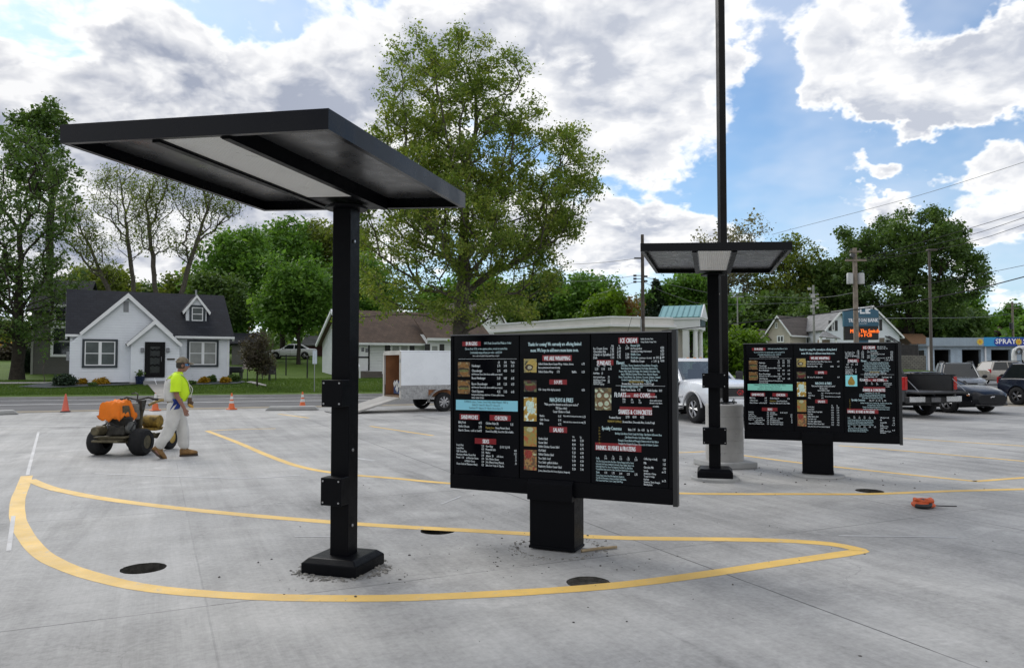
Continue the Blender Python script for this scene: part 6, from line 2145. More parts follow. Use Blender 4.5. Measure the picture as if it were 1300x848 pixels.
# -------- pickups
def pickup(name, label, loc, rz, paint, lower=None, rimmat=RIM, open_gate=False, spec=None):
    root = thing(name, label, 'pickup truck', loc, rz)
    W, wr = 2.0, .40
    hw = W / 2
    fx, rx = 1.83, -1.85
    lower = lower or paint
    # front clip and cab lower
    b = MB()
    b.loft([ringx(*s) for s in [(-.98, .42, 1.16, .985, .0), (.3, .42, 1.16, .99, .0), (.95, .42, 1.16, .99, .02), (1.25, .44, 1.19, .985, .05), (1.9, .46, 1.17, .98, .06), (2.45, .48, 1.12, .955, .06), (2.72, .50, 1.06, .93, .05), (2.80, .54, 1.0, .90, .02)]])
    bo = b.build('body', paint, root, smooth=28)
    cut_wells(bo, [(fx, wr, wr * 1.22)], W)
    # bed as an open box
    bed = MB()
    z0, z1 = .50, 1.30
    bed.bx(-2.95, -1.02, hw - .10, hw - .01, z0, z1).bx(-2.95, -1.02, -hw + .01, -hw + .10, z0, z1)
    bed.bx(-2.94, -1.03, -hw + .101, hw - .101, .74, .80).bx(-1.10, -1.02, -hw + .102, hw - .102, .801, z1)
    be = bed.build('bed', lower, root, bevel=.02)
    cut_wells(be, [(rx, wr, wr * 1.2)], W)
    MB().bx(-2.96, -1.0, hw - .11, hw, z1 + .001, z1 + .03).bx(-2.96, -1.0, -hw, -hw + .11, z1 + .001, z1 + .03).build('bed_rail', PLAST, be)
    MB().bx(-2.90, -1.12, -hw + .105, hw - .105, .801, .815).bx(-2.9, -1.12, hw - .125, hw - .104, .82, z1 - .01).bx(-2.9, -1.12, -hw + .104, -hw + .125, .82, z1 - .01).build('bed_liner', PLAST, be)
    if open_gate:
        g = MB().bx(-3.50, -2.97, -hw + .10, hw - .10, .755, .82)
        go = g.build('tailgate', PLAST, root, bevel=.015)
        MB().bx(-3.25, -3.2, -.12, .12, .8205, .83).build('tailgate_handle', GREYM, go)
        mb = MB()
        for sg in (-1, 1):
            mb = MB().tube([(-2.93, sg * (hw - .13), 1.2), (-3.4, sg * (hw - .13), .83)], .009, 5)
            mb.build('tailgate_cable', GREYM, go)
    else:
        MB().bx(-3.0, -2.955, -hw + .10, hw - .10, .56, z1).build('tailgate', paint, root, bevel=.015)
    # rear bumper with two bright ends
    MB().bx(-3.14, -2.96, -hw + .02, hw - .02, .46, .66).build('rear_bumper', PLAST, root, bevel=.02)
    for sg in (-1, 1):
        a, b_ = sorted((sg * .40, sg * (hw - .02)))
        MB().bx(-3.165, -3.141, a, b_, .50, .67).build('bumper_end', pmat('bumper_chrome', (.55, .55, .56), .25, .7, .1, 4), root, bevel=.01)
        a, b_ = sorted((sg * (hw - .12), sg * (hw - .005)))
        MB().bx(-2.985, -2.955, a, b_, .86, 1.26).build('tail_light', REDL, root, bevel=.01)
        a, b_ = sorted((sg * (hw - .012), sg * (hw + .003)))
        MB().bx(-2.975, -2.80, a, b_, .86, 1.26).build('tail_light_side', REDL, root, bevel=.005)
    MB().bx(-3.17, -3.145, -.17, .17, .50, .64).build('licence_plate', pmat('dull_plate', (.16, .16, .17), .5, 0, .4, 20), root)
    MB().cyl((-3.3, 0, .42), (-3.0, 0, .42), .04, n=8).build('tow_hitch', PLAST, root)
    MB().bx(-2.9, 2.5, -.45, .45, .38, .50).build('chassis', PLAST, root)
    MB().cyl((rx, -.9, wr), (rx, .9, wr), .09, n=10).build('rear_axle', PLAST, root)
    # cab
    g = MB()
    zb, zr_ = 1.15, 1.79
    lo = [(1.22, .80), (1.02, .92), (0.1, .93), (-.88, .93), (-.94, .84)]
    up = [(.42, .66), (.32, .74), (-.1, .75), (-.80, .75), (-.84, .68)]
    g.loft([[(x, y, zb - .03) for x, y in lo] + [(x, -y, zb - .03) for x, y in reversed(lo)], [(x, y, zr_ - .05) for x, y in up] + [(x, -y, zr_ - .05) for x, y in reversed(up)]])
    # keep the near side window open: glass only where there is glass
    g.build('windscreen', spec['glass'] if spec and 'glass' in spec else CARGLASS, root, smooth=20)
    rf = MB()
    rf.loft([[(x + (.02 if x > 0 else -.02), y * 1.03, zr_ - .06) for x, y in up] + [(x + (.02 if x > 0 else -.02), -y * 1.03, zr_ - .06) for x, y in reversed(up)],
             [(x, y * .97, zr_) for x, y in up] + [(x, -y * .97, zr_) for x, y in reversed(up)],
             [(x * .85, y * .7, zr_ + .035) for x, y in up] + [(x * .85, -y * .7, zr_ + .035) for x, y in reversed(up)]])
    rf.build('roof', paint, root, smooth=50)
    for i in range(3):
        MB().ell((.30 - abs(i - 1) * .02, (i - 1) * .22, zr_ + .045), (.06, .05, .022), 10, 6).build('roof_marker_lamp', pmat('amber_marker', (.5, .2, .03), .3), root)
    for sg in (1, -1):
        pl = MB()
        for a, b_, rad in (((1.08, .895), (.36, .725), .05), ((.0, .945), (-.06, .765), .06), ((-.92, .93), (-.82, .745), .075)):
            pl.tube([(a[0], sg * a[1], zb - .02), (b_[0], sg * b_[1], zr_ - .045)], [rad, rad * .85], 6)
        pl.tube([(1.1, sg * .93, zb), (0, sg * .95, zb + .01), (-.95, sg * .95, zb)], .03, 6)
        pl.build('pillars', paint, root, smooth=True)
        dg = MB()
        for xx in (1.06, -.02):
            dg.bx(xx - .007, xx + .007, sg * .955 - .04, sg * .955 + .042, .52, zb - .04)
        dg.build('door_gap', PLAST, root)
        MB().bx(.05, .25, sg * .985 - .02, sg * .985 + .025, .98, 1.02).build('door_handle', PLAST, root, bevel=.008)
        MB().bx(-.95, 1.3, sg * .985 - .018, sg * .985 + .016, .70, .76).build('side_moulding', lower, root, bevel=.008)
        MB().bx(-.9, 1.25, sg * .98 - .10, sg * .98 + .06, .36, .42).build('running_board', pmat('step_chrome', (.5, .5, .5), .3, .6, .1, 3), root, bevel=.015)
        mi = MB().bx(.88, .96, sg * 1.02, sg * 1.02 + sg * .24, 1.14, 1.44) if sg > 0 else MB().bx(.88, .96, -1.26, -1.02, 1.14, 1.44)
        mi.build('wing_mirror', PLAST, root, bevel=.04, segs=3)
        MB().tube([(.93, sg * .92, 1.16), (.92, sg * 1.05, 1.22)], .03, 6).build('mirror_arm', PLAST, root)
        # arch flare
        fl = MB()
        for ax in (fx, rx):
            pts = [(ax + wr * 1.24 * math.cos(a), sg * (hw * .992), wr + wr * 1.24 * math.sin(a)) for a in np.linspace(.12, math.pi - .12, 17)]
            fl.tube(pts, .028, 6)
            fl.build('arch_flare', lower, root, smooth=True)
            fl = MB()
        a, b_ = sorted((sg * .60, sg * .93))
        MB().bx(2.68, 2.80, a, b_, .88, 1.05).build('headlight', HEADL, root, bevel=.03)
    # grille and front bumper
    gr = MB().bx(2.78, 2.835, -.60, .60, .74, 1.04).build('grille', PLAST, root, bevel=.015)
    mb = MB()
    for z in (.76, 1.02):
        mb.bx(2.836, 2.85, -.58, .58, z - .018, z + .018)
    mb.build('grille_bar', CHROME, gr)
    if spec and 'badge' in spec:
        mb = MB()
        v, f = text_mesh(spec['badge'], .21, .95, 'CENTER')
        mb.add([(2.84, a, .815 + b_) for a, b_, c in v], f)
        mb.build('badge_lettering', pmat('badge_red', (.55, .02, .03), .3), gr, fix=False)
    MB().bx(2.72, 2.92, -.96, .96, .50, .70).build('front_bumper', paint if spec else CHROME, root, bevel=.04, segs=2)
    MB().bx(2.74, 2.90, -.8, .8, .36, .495).build('air_dam', PLAST, root, bevel=.03)
    for x in (fx, rx):
        for sg in (1, -1):
            wheel(root, x, sg * (hw - .16), wr, .27, rimmat, 6, sg, 0)
    return root


def seeglass():
    m = bpy.data.materials.new('see_through_glass')
    m.use_nodes = True
    t = m.node_tree
    t.nodes.clear()
    k = NT(t)
    o = k.n('ShaderNodeOutputMaterial')
    a = k.n('ShaderNodeBsdfTransparent')
    a.inputs[0].default_value = (.42, .48, .47, 1)
    b = k.n('ShaderNodeBsdfGlossy')
    b.inputs['Roughness'].default_value = .04
    b.inputs['Color'].default_value = (.8, .85, .86, 1)
    fr = k.n('ShaderNodeFresnel')
    fr.inputs[0].default_value = 1.6
    mx = k.n('ShaderNodeMixShader')
    t.links.new(k.m('ADD', fr.outputs[0], .14), mx.inputs[0])
    t.links.new(a.outputs[0], mx.inputs[1])
    t.links.new(b.outputs[0], mx.inputs[2])
    t.links.new(mx.outputs[0], o.inputs[0])
    return m


pw_ = G(885, 537)
rzw = R(-73)
off = Matrix.Rotation(rzw, 3, 'Z') @ Vector((1.83, -.84, 0))
WP_LOC = (pw_.x - off.x, pw_.y - off.y, 0)
white_truck = pickup('white_pickup', 'white pickup truck facing right behind the tall lamp pole', WP_LOC, rzw, carpaint('truck_white', (.78, .80, .83), .25, .15),
                     pmat('white_moulding', (.5, .5, .51), .4), spec={'badge': 'GMC', 'glass': seeglass()})
mb = MB()
for sg in (-1, 1):
    mb = MB().bx(-.42, -.22, sg * .42 - .26, sg * .42 + .26, 1.10, 1.50).bx(-.40, -.25, sg * .42 - .12, sg * .42 + .12, 1.505, 1.66)
    mb.build('seat', pmat('seat_cloth', (.035, .034, .034), .9, 0, .2, 6), white_truck, bevel=.03)
MB().bx(.55, 1.0, -.80, .80, 1.14, 1.22).build('dashboard', PLAST, white_truck, bevel=.03)
pk = G(1174, 527)
rzk = R(106)
off = Matrix.Rotation(rzk, 3, 'Z') @ Vector((-1.85, -.84, 0))
dk = pickup('dark_pickup', 'dark grey pickup truck with its tailgate down, right of the far menu board', (pk.x - off.x, pk.y - off.y, 0), rzk, carpaint('graphite_paint', (.045, .047, .052), .25, .3), pmat('graphite_lower', (.06, .062, .066), .35, .2, .1, 2), open_gate=True)
# pale scrawl decal on the bed side
mb = MB()
for q in range(7):
    pts = []
    for i in range(7):
        a = i * .9 + q
        pts.append((-2.45 + .16 * math.sin(a * 1.3 + q * .7) + .01 * i, 1.003, 1.02 + .17 * math.cos(a + q * 1.9)))
    mb.tube(pts, .012, 4)
mb.build('side_decal', pmat('decal_white', (.5, .5, .5), .5), dk)

# ------------------------------------------------------------------ cargo trailer with its ramp down
pn = G(563, 522.3)
rzt = R(29)                                           # x runs towards the tongue
TW, TL, TZ0, TZ1, wrt = 1.75, 3.9, .50, 2.06, .335
off = Matrix.Rotation(rzt, 3, 'Z') @ Vector((0, -TW / 2 - .12, 0))
tl = thing('cargo_trailer', 'white enclosed cargo trailer with its rear ramp down on the lot', 'trailer', (pn.x - off.x, pn.y - off.y, 0), rzt)
xa, xb_ = -1.52, -1.52 + TL
TWM = pmat('trailer_white', (.78, .81, .84), .3, 0, .06, 1.2, spec=.5)
mb = MB()
t_ = .045
hw = TW / 2
mb.bx(xa, xb_, -hw, -hw + t_, TZ0 + .42, TZ1).bx(xa, xb_, hw - t_, hw, TZ0 + .42, TZ1).bx(xb_ - t_, xb_, -hw + t_ + .001, hw - t_ - .001, TZ0, TZ1)
mb.build('side_wall', TWM, tl)
MB().bx(xa, xb_, -hw + .0, hw, TZ1 + .001, TZ1 + .05).build('roof', TWM, tl, bevel=.015)
mb = MB()
mb.bx(xa, -.52, -hw - .004, -hw + t_, TZ0 - .06, TZ0 + .419).bx(.52, xb_, -hw - .004, -hw + t_, TZ0 - .06, TZ0 + .419).bx(-.519, .519, -hw - .004, -hw + t_, TZ0 + .26, TZ0 + .419)
mb.bx(xa, xb_, hw - t_, hw + .004, TZ0 - .06, TZ0 + .419)
mb.build('stone_guard', pmat('tread_aluminium', (.36, .36, .36), .35, .6, .3, 14, .3, 60), tl)
MB().bx(xa, xb_ - .05, -hw + .047, hw - .047, TZ0, TZ0 + .05).build('floor', pmat('plywood_floor', (.22, .14, .08), .8, 0, .2, 3), tl)
PLY = pmat('inner_plywood', (.30, .13, .055), .7, 0, .3, 1.5)
MB().bx(xa + .05, xb_ - .06, hw - .062, hw - .047, TZ0 + .06, TZ1 - .01).bx(xa + .05, xb_ - .06, -hw + .047, -hw + .062, TZ0 + .06, TZ1 - .01).bx(xb_ - .075, xb_ - .06, -hw + .07, hw - .07, TZ0 + .06, TZ1 - .01).build('lining', PLY, tl)
mb = MB()
for a, b in ((-hw, -hw + .10), (hw - .10, hw)):
    mb.bx(xa - .03, xa - .001, a, b, TZ0 - .05, TZ1)
mb.bx(xa - .03, xa - .001, -hw + .101, hw - .101, TZ1 - .10, TZ1 + .05)
mb.build('rear_frame', pmat('frame_cream', (.55, .53, .48), .4, 0, .15, 2), tl)
# what is left inside: a white poster and a box
MB().bx(xa + .25, xa + .27, -.1, .52, TZ0 + .1, TZ0 + .55).build('blue_panel', pmat('blue_panel_paint', (.04, .07, .18), .6, 0, .3, 4), tl)
mb = MB()
rg = random.Random(4)
for i in range(6):
    mb.cb((xa + .235, rg.uniform(0, .42), TZ0 + rg.uniform(.2, .5)), (.012, rg.uniform(.1, .22), rg.uniform(.08, .2)), rx=rg.uniform(-1, 1))
mb.build('paper_scrap', pmat('paper_white', (.6, .6, .57), .8), tl)
# ramp door lying on the lot
rampL = 1.75
ang = math.asin((TZ0 - .02) / rampL)
mb = MB()
M = Matrix.Translation((xa - .035, 0, TZ0 - .02)) @ Matrix.Rotation(-ang, 4, 'Y')
mb.bx(-rampL, 0, -hw + .03, hw - .03, -.03, .03)
mb.xform(M)
rp = mb.build('ramp_door', pmat('ramp_plywood', (.34, .33, .31), .8, 0, .2, 2), tl)
mb = MB().bx(-rampL - .45, -rampL + .02, -hw + .05, hw - .05, -.02, -.0)
mb.xform(Matrix.Translation((xa - .035, 0, TZ0 - .02)) @ Matrix.Rotation(-ang, 4, 'Y') @ Matrix.Translation((0, 0, .02)) @ Matrix.Rotation(0, 4, 'Y'))
mb.v = [(x, y, max(z, .012) if i % 8 < 4 else max(z, .03)) for i, (x, y, z) in enumerate(mb.v)]
mb.build('ramp_flap', pmat('flap_steel', (.20, .20, .20), .6, .3, .2, 4), rp)
# wheels, guards, tongue
for sg in (-1, 1):
    wheel(tl, 0, sg * (hw + .10), wrt, .2, RIM, 8, sg)
    pts = [(.56 * math.cos(a), sg * (hw + .11), wrt + .44 * max(math.sin(a), .0) + .0) for a in np.linspace(0, math.pi, 15)]
    mb = MB()
    for i in range(14):
        p, q = pts[i], pts[i + 1]
        y0, y1 = sorted((sg * (hw + .006), sg * (hw + .23)))
        mb.add([(p[0], y0, p[2]), (p[0], y1, p[2]), (q[0], y1, q[2]), (q[0], y0, q[2]), (p[0], y0, p[2] + .02), (p[0], y1, p[2] + .02), (q[0], y1, q[2] + .02), (q[0], y0, q[2] + .02)], [(0, 1, 2, 3), (7, 6, 5, 4), (0, 4, 5, 1), (1, 5, 6, 2), (2, 6, 7, 3), (3, 7, 4, 0)])
    mb.build('wheel_guard', pmat('guard_aluminium', (.40, .40, .40), .3, .6, .1, 5), tl)
MB().cyl((0, -hw - .05, wrt), (0, hw + .05, wrt), .045, n=10).build('axle', PLAST, tl)
mb = MB().tube([(xb_, -.6, TZ0 - .05), (xb_ + 1.1, 0, TZ0 - .05)], .045, 6).tube([(xb_, .6, TZ0 - .05), (xb_ + 1.1, .0, TZ0 - .05)], .045, 6)
mb.build('tongue', PLAST, tl)
MB().cyl((xb_ + .9, .1, 0.0), (xb_ + .9, .1, .9), .03, n=8).build('jack', GREYM, tl)
for z in (TZ0 + .3, TZ1 - .3):
    MB().bx(xa - .04, xa - .031, -hw - .03, -hw + .05, z - .06, z + .06).build('hinge', GREYM, tl)
# ------------------------------------------------------------------ traffic cones
CONE_R = pmat('cone_pink_orange', (.62, .12, .07), .5, 0, .08, 4)
CONE_O = pmat('cone_orange', (.66, .13, .03), .5, 0, .08, 4)
REFL = pmat('cone_collar', (.62, .62, .60), .4, 0, .1, 10)


def cone(label, px, py, h, collars, mat, Yoff=0):
    p = G(px, py)
    t = thing('traffic_cone', label, 'traffic cone', (p.x, p.y, H(p.x, p.y) + .006), rnd.uniform(0, 1), 'orange traffic cones along the street')
    b = h * .25
    mb = MB()
    mb.bx(-b, b, -b, b, 0, .035)
    mb.build('base', PLAST if not collars else mat, t, bevel=.012)
    r0, r1 = h * .185, h * .035
    rr = lambda z: r0 + (r1 - r0) * (z - .035) / (h - .035)
    mb = MB()
    mb.lathe([(r0 + .025, .036), (r0, .06), (rr(h * .95), h * .95), (r1 * .9, h), (.01, h)], (0, 0, 0), 24, caps=False)
    bo = mb.build('cone_body', mat, t, smooth=40)
    for z0, z1 in collars:
        mb = MB()
        mb.lathe([(rr(h * z0) + .003, h * z0), (rr(h * z1) + .003, h * z1)], (0, 0, 0), 24, caps=False)
        mb.build('reflective_collar', REFL, bo, smooth=True, fix=False)


cone('faded plain orange cone at the far left, without white collars', 83, 523, .62, [], CONE_R)
cone('orange cone with white collars just behind the walking worker', 197, 521.5, .62, [(.42, .60), (.72, .97)], CONE_O)
cone('orange cone with two thin white collars right of the worker', 294, 520, .60, [(.38, .52), (.62, .80)], CONE_O)
cone('orange cone with white collars nearest the near canopy pole', 384, 517.5, .60, [(.36, .54), (.64, .82)], CONE_O)

# ------------------------------------------------------------------ orange jacket-like thing on the lot
p = G(1172, 644)
hv = thing('hose_reel_toy', 'crumpled orange and black strap bundle lying on the concrete at right', 'strap', (p.x, p.y, 0))
OSTR = pmat('orange_strap', (.55, .09, .02), .6, 0, .2, 12, .3, 60)
hv.name = 'strap_bundle'
mb = MB()
rg = random.Random(11)
for k_ in range(5):
    pts = []
    a0 = rg.uniform(0, 6.28)
    for i in range(9):
        a = a0 + i * .75
        pts.append((.115 * math.cos(a) * rg.uniform(.7, 1.1) , .085 * math.sin(a) * rg.uniform(.7, 1.1), .028 + .018 * k_ * rg.uniform(.6, 1.0)))
    mb.tube(spline(pts, .03), .020, 8)
mb.build('orange_strap', OSTR, hv, smooth=True)
mb = MB()
mb.tube(spline([(-.12, -.06, .03), (-.05, -.11, .03), (.02, -.10, .035), (.05, -.06, .05)], .03), .024, 8)
mb.build('black_grip', PLAST, hv, smooth=True)
MB().ell((.0, .01, .085), (.055, .04, .016), 12, 6).build('buckle', PLAST, hv)
mb = MB().tube(spline([(.09, .04, .02), (.25, .06, .008), (.42, .05, .006)], .05), .006, 5)
mb.build('cord', PLAST, hv)

# ------------------------------------------------------------------ line striping machine
pm = G(128, 578)
pm2 = G(177, 577)
mc = Vector(((pm.x + pm2.x) / 2, (pm.y + pm2.y) / 2, 0))
rzm = R(84)                                     # local x: towards its front, away to the right
ls = thing('line_striper', 'dirty ride-on line painting machine with fat tyres and a yellow paint drum', 'striping machine', (mc.x, mc.y, 0), rzm)
GRIME = pmat('grimy_metal', (.10, .085, .05), .7, .3, .5, 9, .4, 40)
GRIME2 = pmat('grimy_engine', (.05, .047, .04), .65, .3, .6, 12, .4, 40)
DRUMY = pmat('dirty_yellow_paint', (.24, .15, .02), .7, 0, .8, 9, .2, 40)
YRIM = pmat('yellow_rim', (.36, .24, .05), .6, 0, .4, 8)


def mwheel(x, y, r, w, rim, side):
    wo = MB().lathe([(r * .5, -w / 2), (r * .84, -w / 2), (r * .97, -w * .36), (r, -w * .2), (r, w * .2), (r * .97, w * .36), (r * .84, w / 2), (r * .5, w / 2)], (0, 0, 0), 28, axis='y', caps=False).build('wheel', TYRE, ls, smooth=40)
    wo.location = (x, y, r)
    MB().lathe([(r * .52, side * w * .45), (r * .40, side * w * .30), (r * .15, side * w * .36), (.01, side * w * .36)], (0, 0, 0), 24, axis='y').build('rim', rim, wo, smooth=True)
    return wo


for sg in (1, -1):
    mwheel(0, sg * .40, .245, .26, GRIME, sg)
    mwheel(1.0, sg * .36, .235, .15, YRIM, sg)
MB().cyl((0, -.4, .245), (0, .4, .245), .03, n=8).cyl((1.0, -.36, .235), (1.0, .36, .235), .025, n=8).build('axle', GRIME, ls)
mb = MB()
mb.bx(-.30, 1.15, -.24, -.19, .27, .33).bx(-.30, 1.15, .19, .24, .27, .33).bx(-.30, -.25, -.188, .188, .27, .33).bx(.55, .60, -.188, .188, .27, .33)
mb.bx(-.34, .62, -.3, .3, .335, .36)
mb.build('frame', GRIME, ls, bevel=.006)
# rear guard bar
MB().tube([(-.28, -.24, .30), (-.46, -.24, .29), (-.46, .24, .29), (-.28, .24, .30)], .02, 6).build('guard_bar', GRIME, ls, smooth=True)
# engine block, cylinder, air cleaner, muffler, hydraulic tank
en = MB().bx(-.20, .12, -.18, .16, .37, .55).build('engine', GRIME2, ls, bevel=.02)
mb = MB()
for i in range(6):
    mb.bx(-.17, .06, -.21 - .0, .19, .56 + i * .022, .57 + i * .022)
mb.build('cooling_fin', GRIME2, en)
MB().lathe([(.115, -.24), (.115, -.18), (.08, -.17), (.02, -.17)], (-.04, 0, .50), 20, axis='y').build('starter_cover', pmat('engine_grey', (.14, .14, .13), .5, .3, .3, 8), en, smooth=True)
mb = MB().lathe([(.055, .02), (.055, .20), (.03, .23)], (0, 0, 0), 16, axis='y')
mb.xform(Matrix.Translation((-.24, .10, .50)))
mb.build('muffler', GRIME, en, smooth=40)
MB().lathe([(.075, .56), (.085, .60), (.085, .68), (.05, .70)], (.02, -.12, 0), 18).build('air_cleaner', pmat('filter_black', (.02, .02, .02), .5), en, smooth=40)
MB().lathe([(.06, -.14), (.078, -.12), (.078, .12), (.06, .14)], (-.33, .20, .47), 18, axis='x').build('hydraulic_tank', GRIME, ls, smooth=40)
mb = MB()
rg = random.Random(5)
for i in range(9):
    a = Vector((rg.uniform(-.25, .2), rg.uniform(-.26, .26), rg.uniform(.40, .60)))
    b = a + Vector((rg.uniform(-.2, .3), rg.uniform(-.2, .2), rg.uniform(-.12, .22)))
    c_ = (a + b) / 2 + Vector((rg.uniform(-.1, .1), rg.uniform(-.1, .1), rg.uniform(.05, .15)))
    mb = MB().tube(spline([a, c_, b], .05), .013, 6)
    mb.build('hose', PLAST, ls, smooth=True)
# seat box under the jacket, handlebars, pump, yellow drum, curved yellow hose
MB().bx(-.16, .14, -.13, .17, .62, .92).build('hopper', GRIME, ls, bevel=.03)
mb = MB().bx(.50, .58, -.05, .05, .36, .92)
mb.tube([(.54, -.30, 1.0), (.50, -.22, 1.03), (.52, 0, .98), (.50, .22, 1.03), (.54, .30, 1.0)], .018, 8)
for sg in (-1, 1):
    mb.tube([(.54, sg * .06, .60), (.52, sg * .16, .98)], .016, 6)
mb.build('handlebar', GRIME2, ls)
for sg in (-1, 1):
    MB().cyl((.54, sg * .28, 1.0), (.56, sg * .38, .99), .024, n=8).build('grip', PLAST, ls)
MB().lathe([(.10, .62), (.12, .64), (.12, .90), (.09, .93)], (.34, -.02, 0), 18).build('paint_pump', pmat('pump_grey', (.17, .165, .15), .6, .3, .4, 9), ls, smooth=40)
mb = MB().tube([(.30, -.12, .95), (.32, -.12, 1.10), (.36, -.05, 1.12), (.40, .05, 1.10)], .014, 6).bx(.36, .46, -.18, -.10, .80, .98)
mb.build('control_box', GRIME2, ls)
MB().tube([(.45, -.10, .40), (.47, -.12, .90)], .03, 8).tube([(.40, .12, .40), (.41, .13, 1.02)], .025, 8).build('mast', GRIME, ls)
dr_ = MB().lathe([(.10, -.17), (.125, -.15), (.125, .15), (.10, .17)], (.92, -.06, .545), 24, axis='y').build('paint_drum', DRUMY, ls, smooth=40)
MB().bx(.76, 1.10, -.22, .18, .38, .43).build('drum_cradle', DRUMY, ls)
MB().tube(spline([(.55, -.20, .88), (.75, -.30, .96), (1.0, -.33, .93), (1.12, -.32, .75), (1.13, -.30, .45)], .06), .026, 8).build('yellow_hose', pmat('hose_yellow_brown', (.26, .18, .05), .6, 0, .3, 8), ls, smooth=True)
# orange hi-vis jacket thrown over the hopper
mb = MB()
nx, ny = 30, 26
vs = []
from mathutils import noise as mnoise
for j in range(ny):
    for i in range(nx):
        u, v = i / (nx - 1) * 2 - 1, j / (ny - 1) * 2 - 1
        ru = math.copysign(min(abs(u) / .62, 1), u)
        rv = math.copysign(min(abs(v) / .60, 1), v)
        x = .20 * ru + .05 * (u - .62 * ru if abs(u) > .62 else 0)
        y = .185 * rv + .05 * (v - .6 * rv if abs(v) > .6 else 0)
        drop = max(max(0, abs(u) - .62) * (.62 if u > 0 else .80), max(0, abs(v) - .60) * .74)
        z = .40 - drop - .05 * (ru * ru + rv * rv) * .5 - .06 * max(0, ru)
        n_ = mnoise.noise(Vector((u * 2.6, v * 2.6, 3.3))) * .075 + mnoise.noise(Vector((u * 5, v * 5, 1.3))) * .045
        k_ = 1 + .10 * min(drop * 3, 1) + n_ * 2.0 * min(drop * 4 + .2, 1)
        vs.append((x * k_, y * k_, z + n_ * 1.2))
mb.add(vs, [(j * nx + i, j * nx + i + 1, (j + 1) * nx + i + 1, (j + 1) * nx + i) for j in range(ny - 1) for i in range(nx - 1)])
# a loose fold and sleeve
mb.tube(spline([(.05, -.15, .35), (.13, -.19, .25), (.16, -.21, .12), (.17, -.21, .03)], .05), .05, 8)
jk = mb.build('orange_jacket', pmat('hi_vis_orange_cloth', (.80, .20, .02), .75, 0, .08, 5, .2, 30, .2), smooth=60)
jw = Matrix.Rotation(rzm, 3, 'Z') @ Vector((-.02, .06, 0))
jk.location = (mc.x + jw.x, mc.y + jw.y, .62)
jk.rotation_euler.z = rzm
jk.scale = (1.0, .92, .95)
so = jk.modifiers.new('cloth', 'SOLIDIFY')
so.thickness = .008
tag(jk, 'bright orange hi-vis jacket draped over the hopper of the striping machine', 'jacket')

# ------------------------------------------------------------------ the worker and the driver
SKIN = pmat('tanned_skin', (.27, .13, .09), .55, 0, .15, 8)
HIVIS = pmat('hi_vis_yellow_shirt', (.60, .86, .03), .8, 0, .06, 5, .2, 30, .2)
WHITEW = pmat('paint_stained_white_overalls', (.58, .57, .54), .85, 0, .14, 5, .4, 14, .2)
CAMO = pmat('camouflage_cap', (.16, .13, .085), .8, 0, .55, 22)
BOOT = pmat('tan_work_boot', (.22, .12, .04), .75, 0, .4, 12)
SOLE = pmat('boot_sole', (.05, .035, .025), .8)
HAIRM = pmat('dark_hair', (.025, .018, .014), .7)
BLUER = pmat('blue_rag', (.012, .035, .22), .8, 0, .3, 14, .4, 30)


def skin(name, verts, edges, radii, mat, parent, rootv=0, sub=2, branch=.6):
    me = bpy.data.meshes.new(name)
    me.from_pydata(verts, edges, [])
    me.materials.append(mat)
    o = bpy.data.objects.new(name, me)
    COL.objects.link(o)
    md = o.modifiers.new('skin', 'SKIN')
    md.branch_smoothing = branch
    if not me.skin_vertices:
        pass
    sv = me.skin_vertices[0].data
    for i, r in enumerate(radii):
        sv[i].radius = (r, r) if not hasattr(r, '__len__') else r
    sv[rootv].use_root = True
    md.use_smooth_shade = True
    ss = o.modifiers.new('sub', 'SUBSURF')
    ss.levels = ss.render_levels = sub
    bpy.context.view_layer.update()
    dg = bpy.context.evaluated_depsgraph_get()
    m2 = bpy.data.meshes.new_from_object(o.evaluated_get(dg))
    o.modifiers.clear()
    o.data = m2
    m2.polygons.foreach_set('use_smooth', [True] * len(m2.polygons))
    o.parent = parent
    return o


def chain(spec):
    """spec: dict name -> (pos, radius); edges list of name pairs"""
    names = list(spec[0].keys())
    idx = {n: i for i, n in enumerate(names)}
    return [spec[0][n][0] for n in names], [(idx[a], idx[b]) for a, b in spec[1]], [spec[0][n][1] for n in names]


pmn = G(222, 580.5)
wk = thing('person', 'worker walking right in a hi-vis yellow shirt, white overalls and camouflage cap', 'person', (pmn.x, pmn.y, 0), R(27))
# x: walking direction, y: to his left (away from the viewer)
J = {
    'pelvis': ((-.02, 0, .93), .150), 'waist': ((.0, 0, 1.10), .150), 'chest': ((.02, 0, 1.30), .165), 'collar': ((.03, 0, 1.45), .105), 'neck': ((.065, 0, 1.525), .062), 'skull': ((.085, 0, 1.60), .072),
    'rsh': ((.0, -.19, 1.415), .066), 'rel': ((-.015, -.265, 1.13), .047), 'rwr': ((.115, -.27, .90), .033), 'rha': ((.14, -.265, .83), .038),
    'lsh': ((.03, .19, 1.415), .066), 'lel': ((-.02, .27, 1.14), .047), 'lwr': ((.06, .27, .91), .033), 'lha': ((.08, .265, .84), .038),
    'rhip': ((-.01, -.10, .88), .105), 'rkn': ((-.10, -.11, .50), .068), 'ran': ((-.32, -.11, .14), .045), 'rto': ((-.25, -.11, .05), .042),
    'lhip': ((.0, .10, .88), .105), 'lkn': ((.13, .10, .49), .068), 'lan': ((.16, .10, .09), .045), 'lto': ((.30, .10, .045), .04),
}
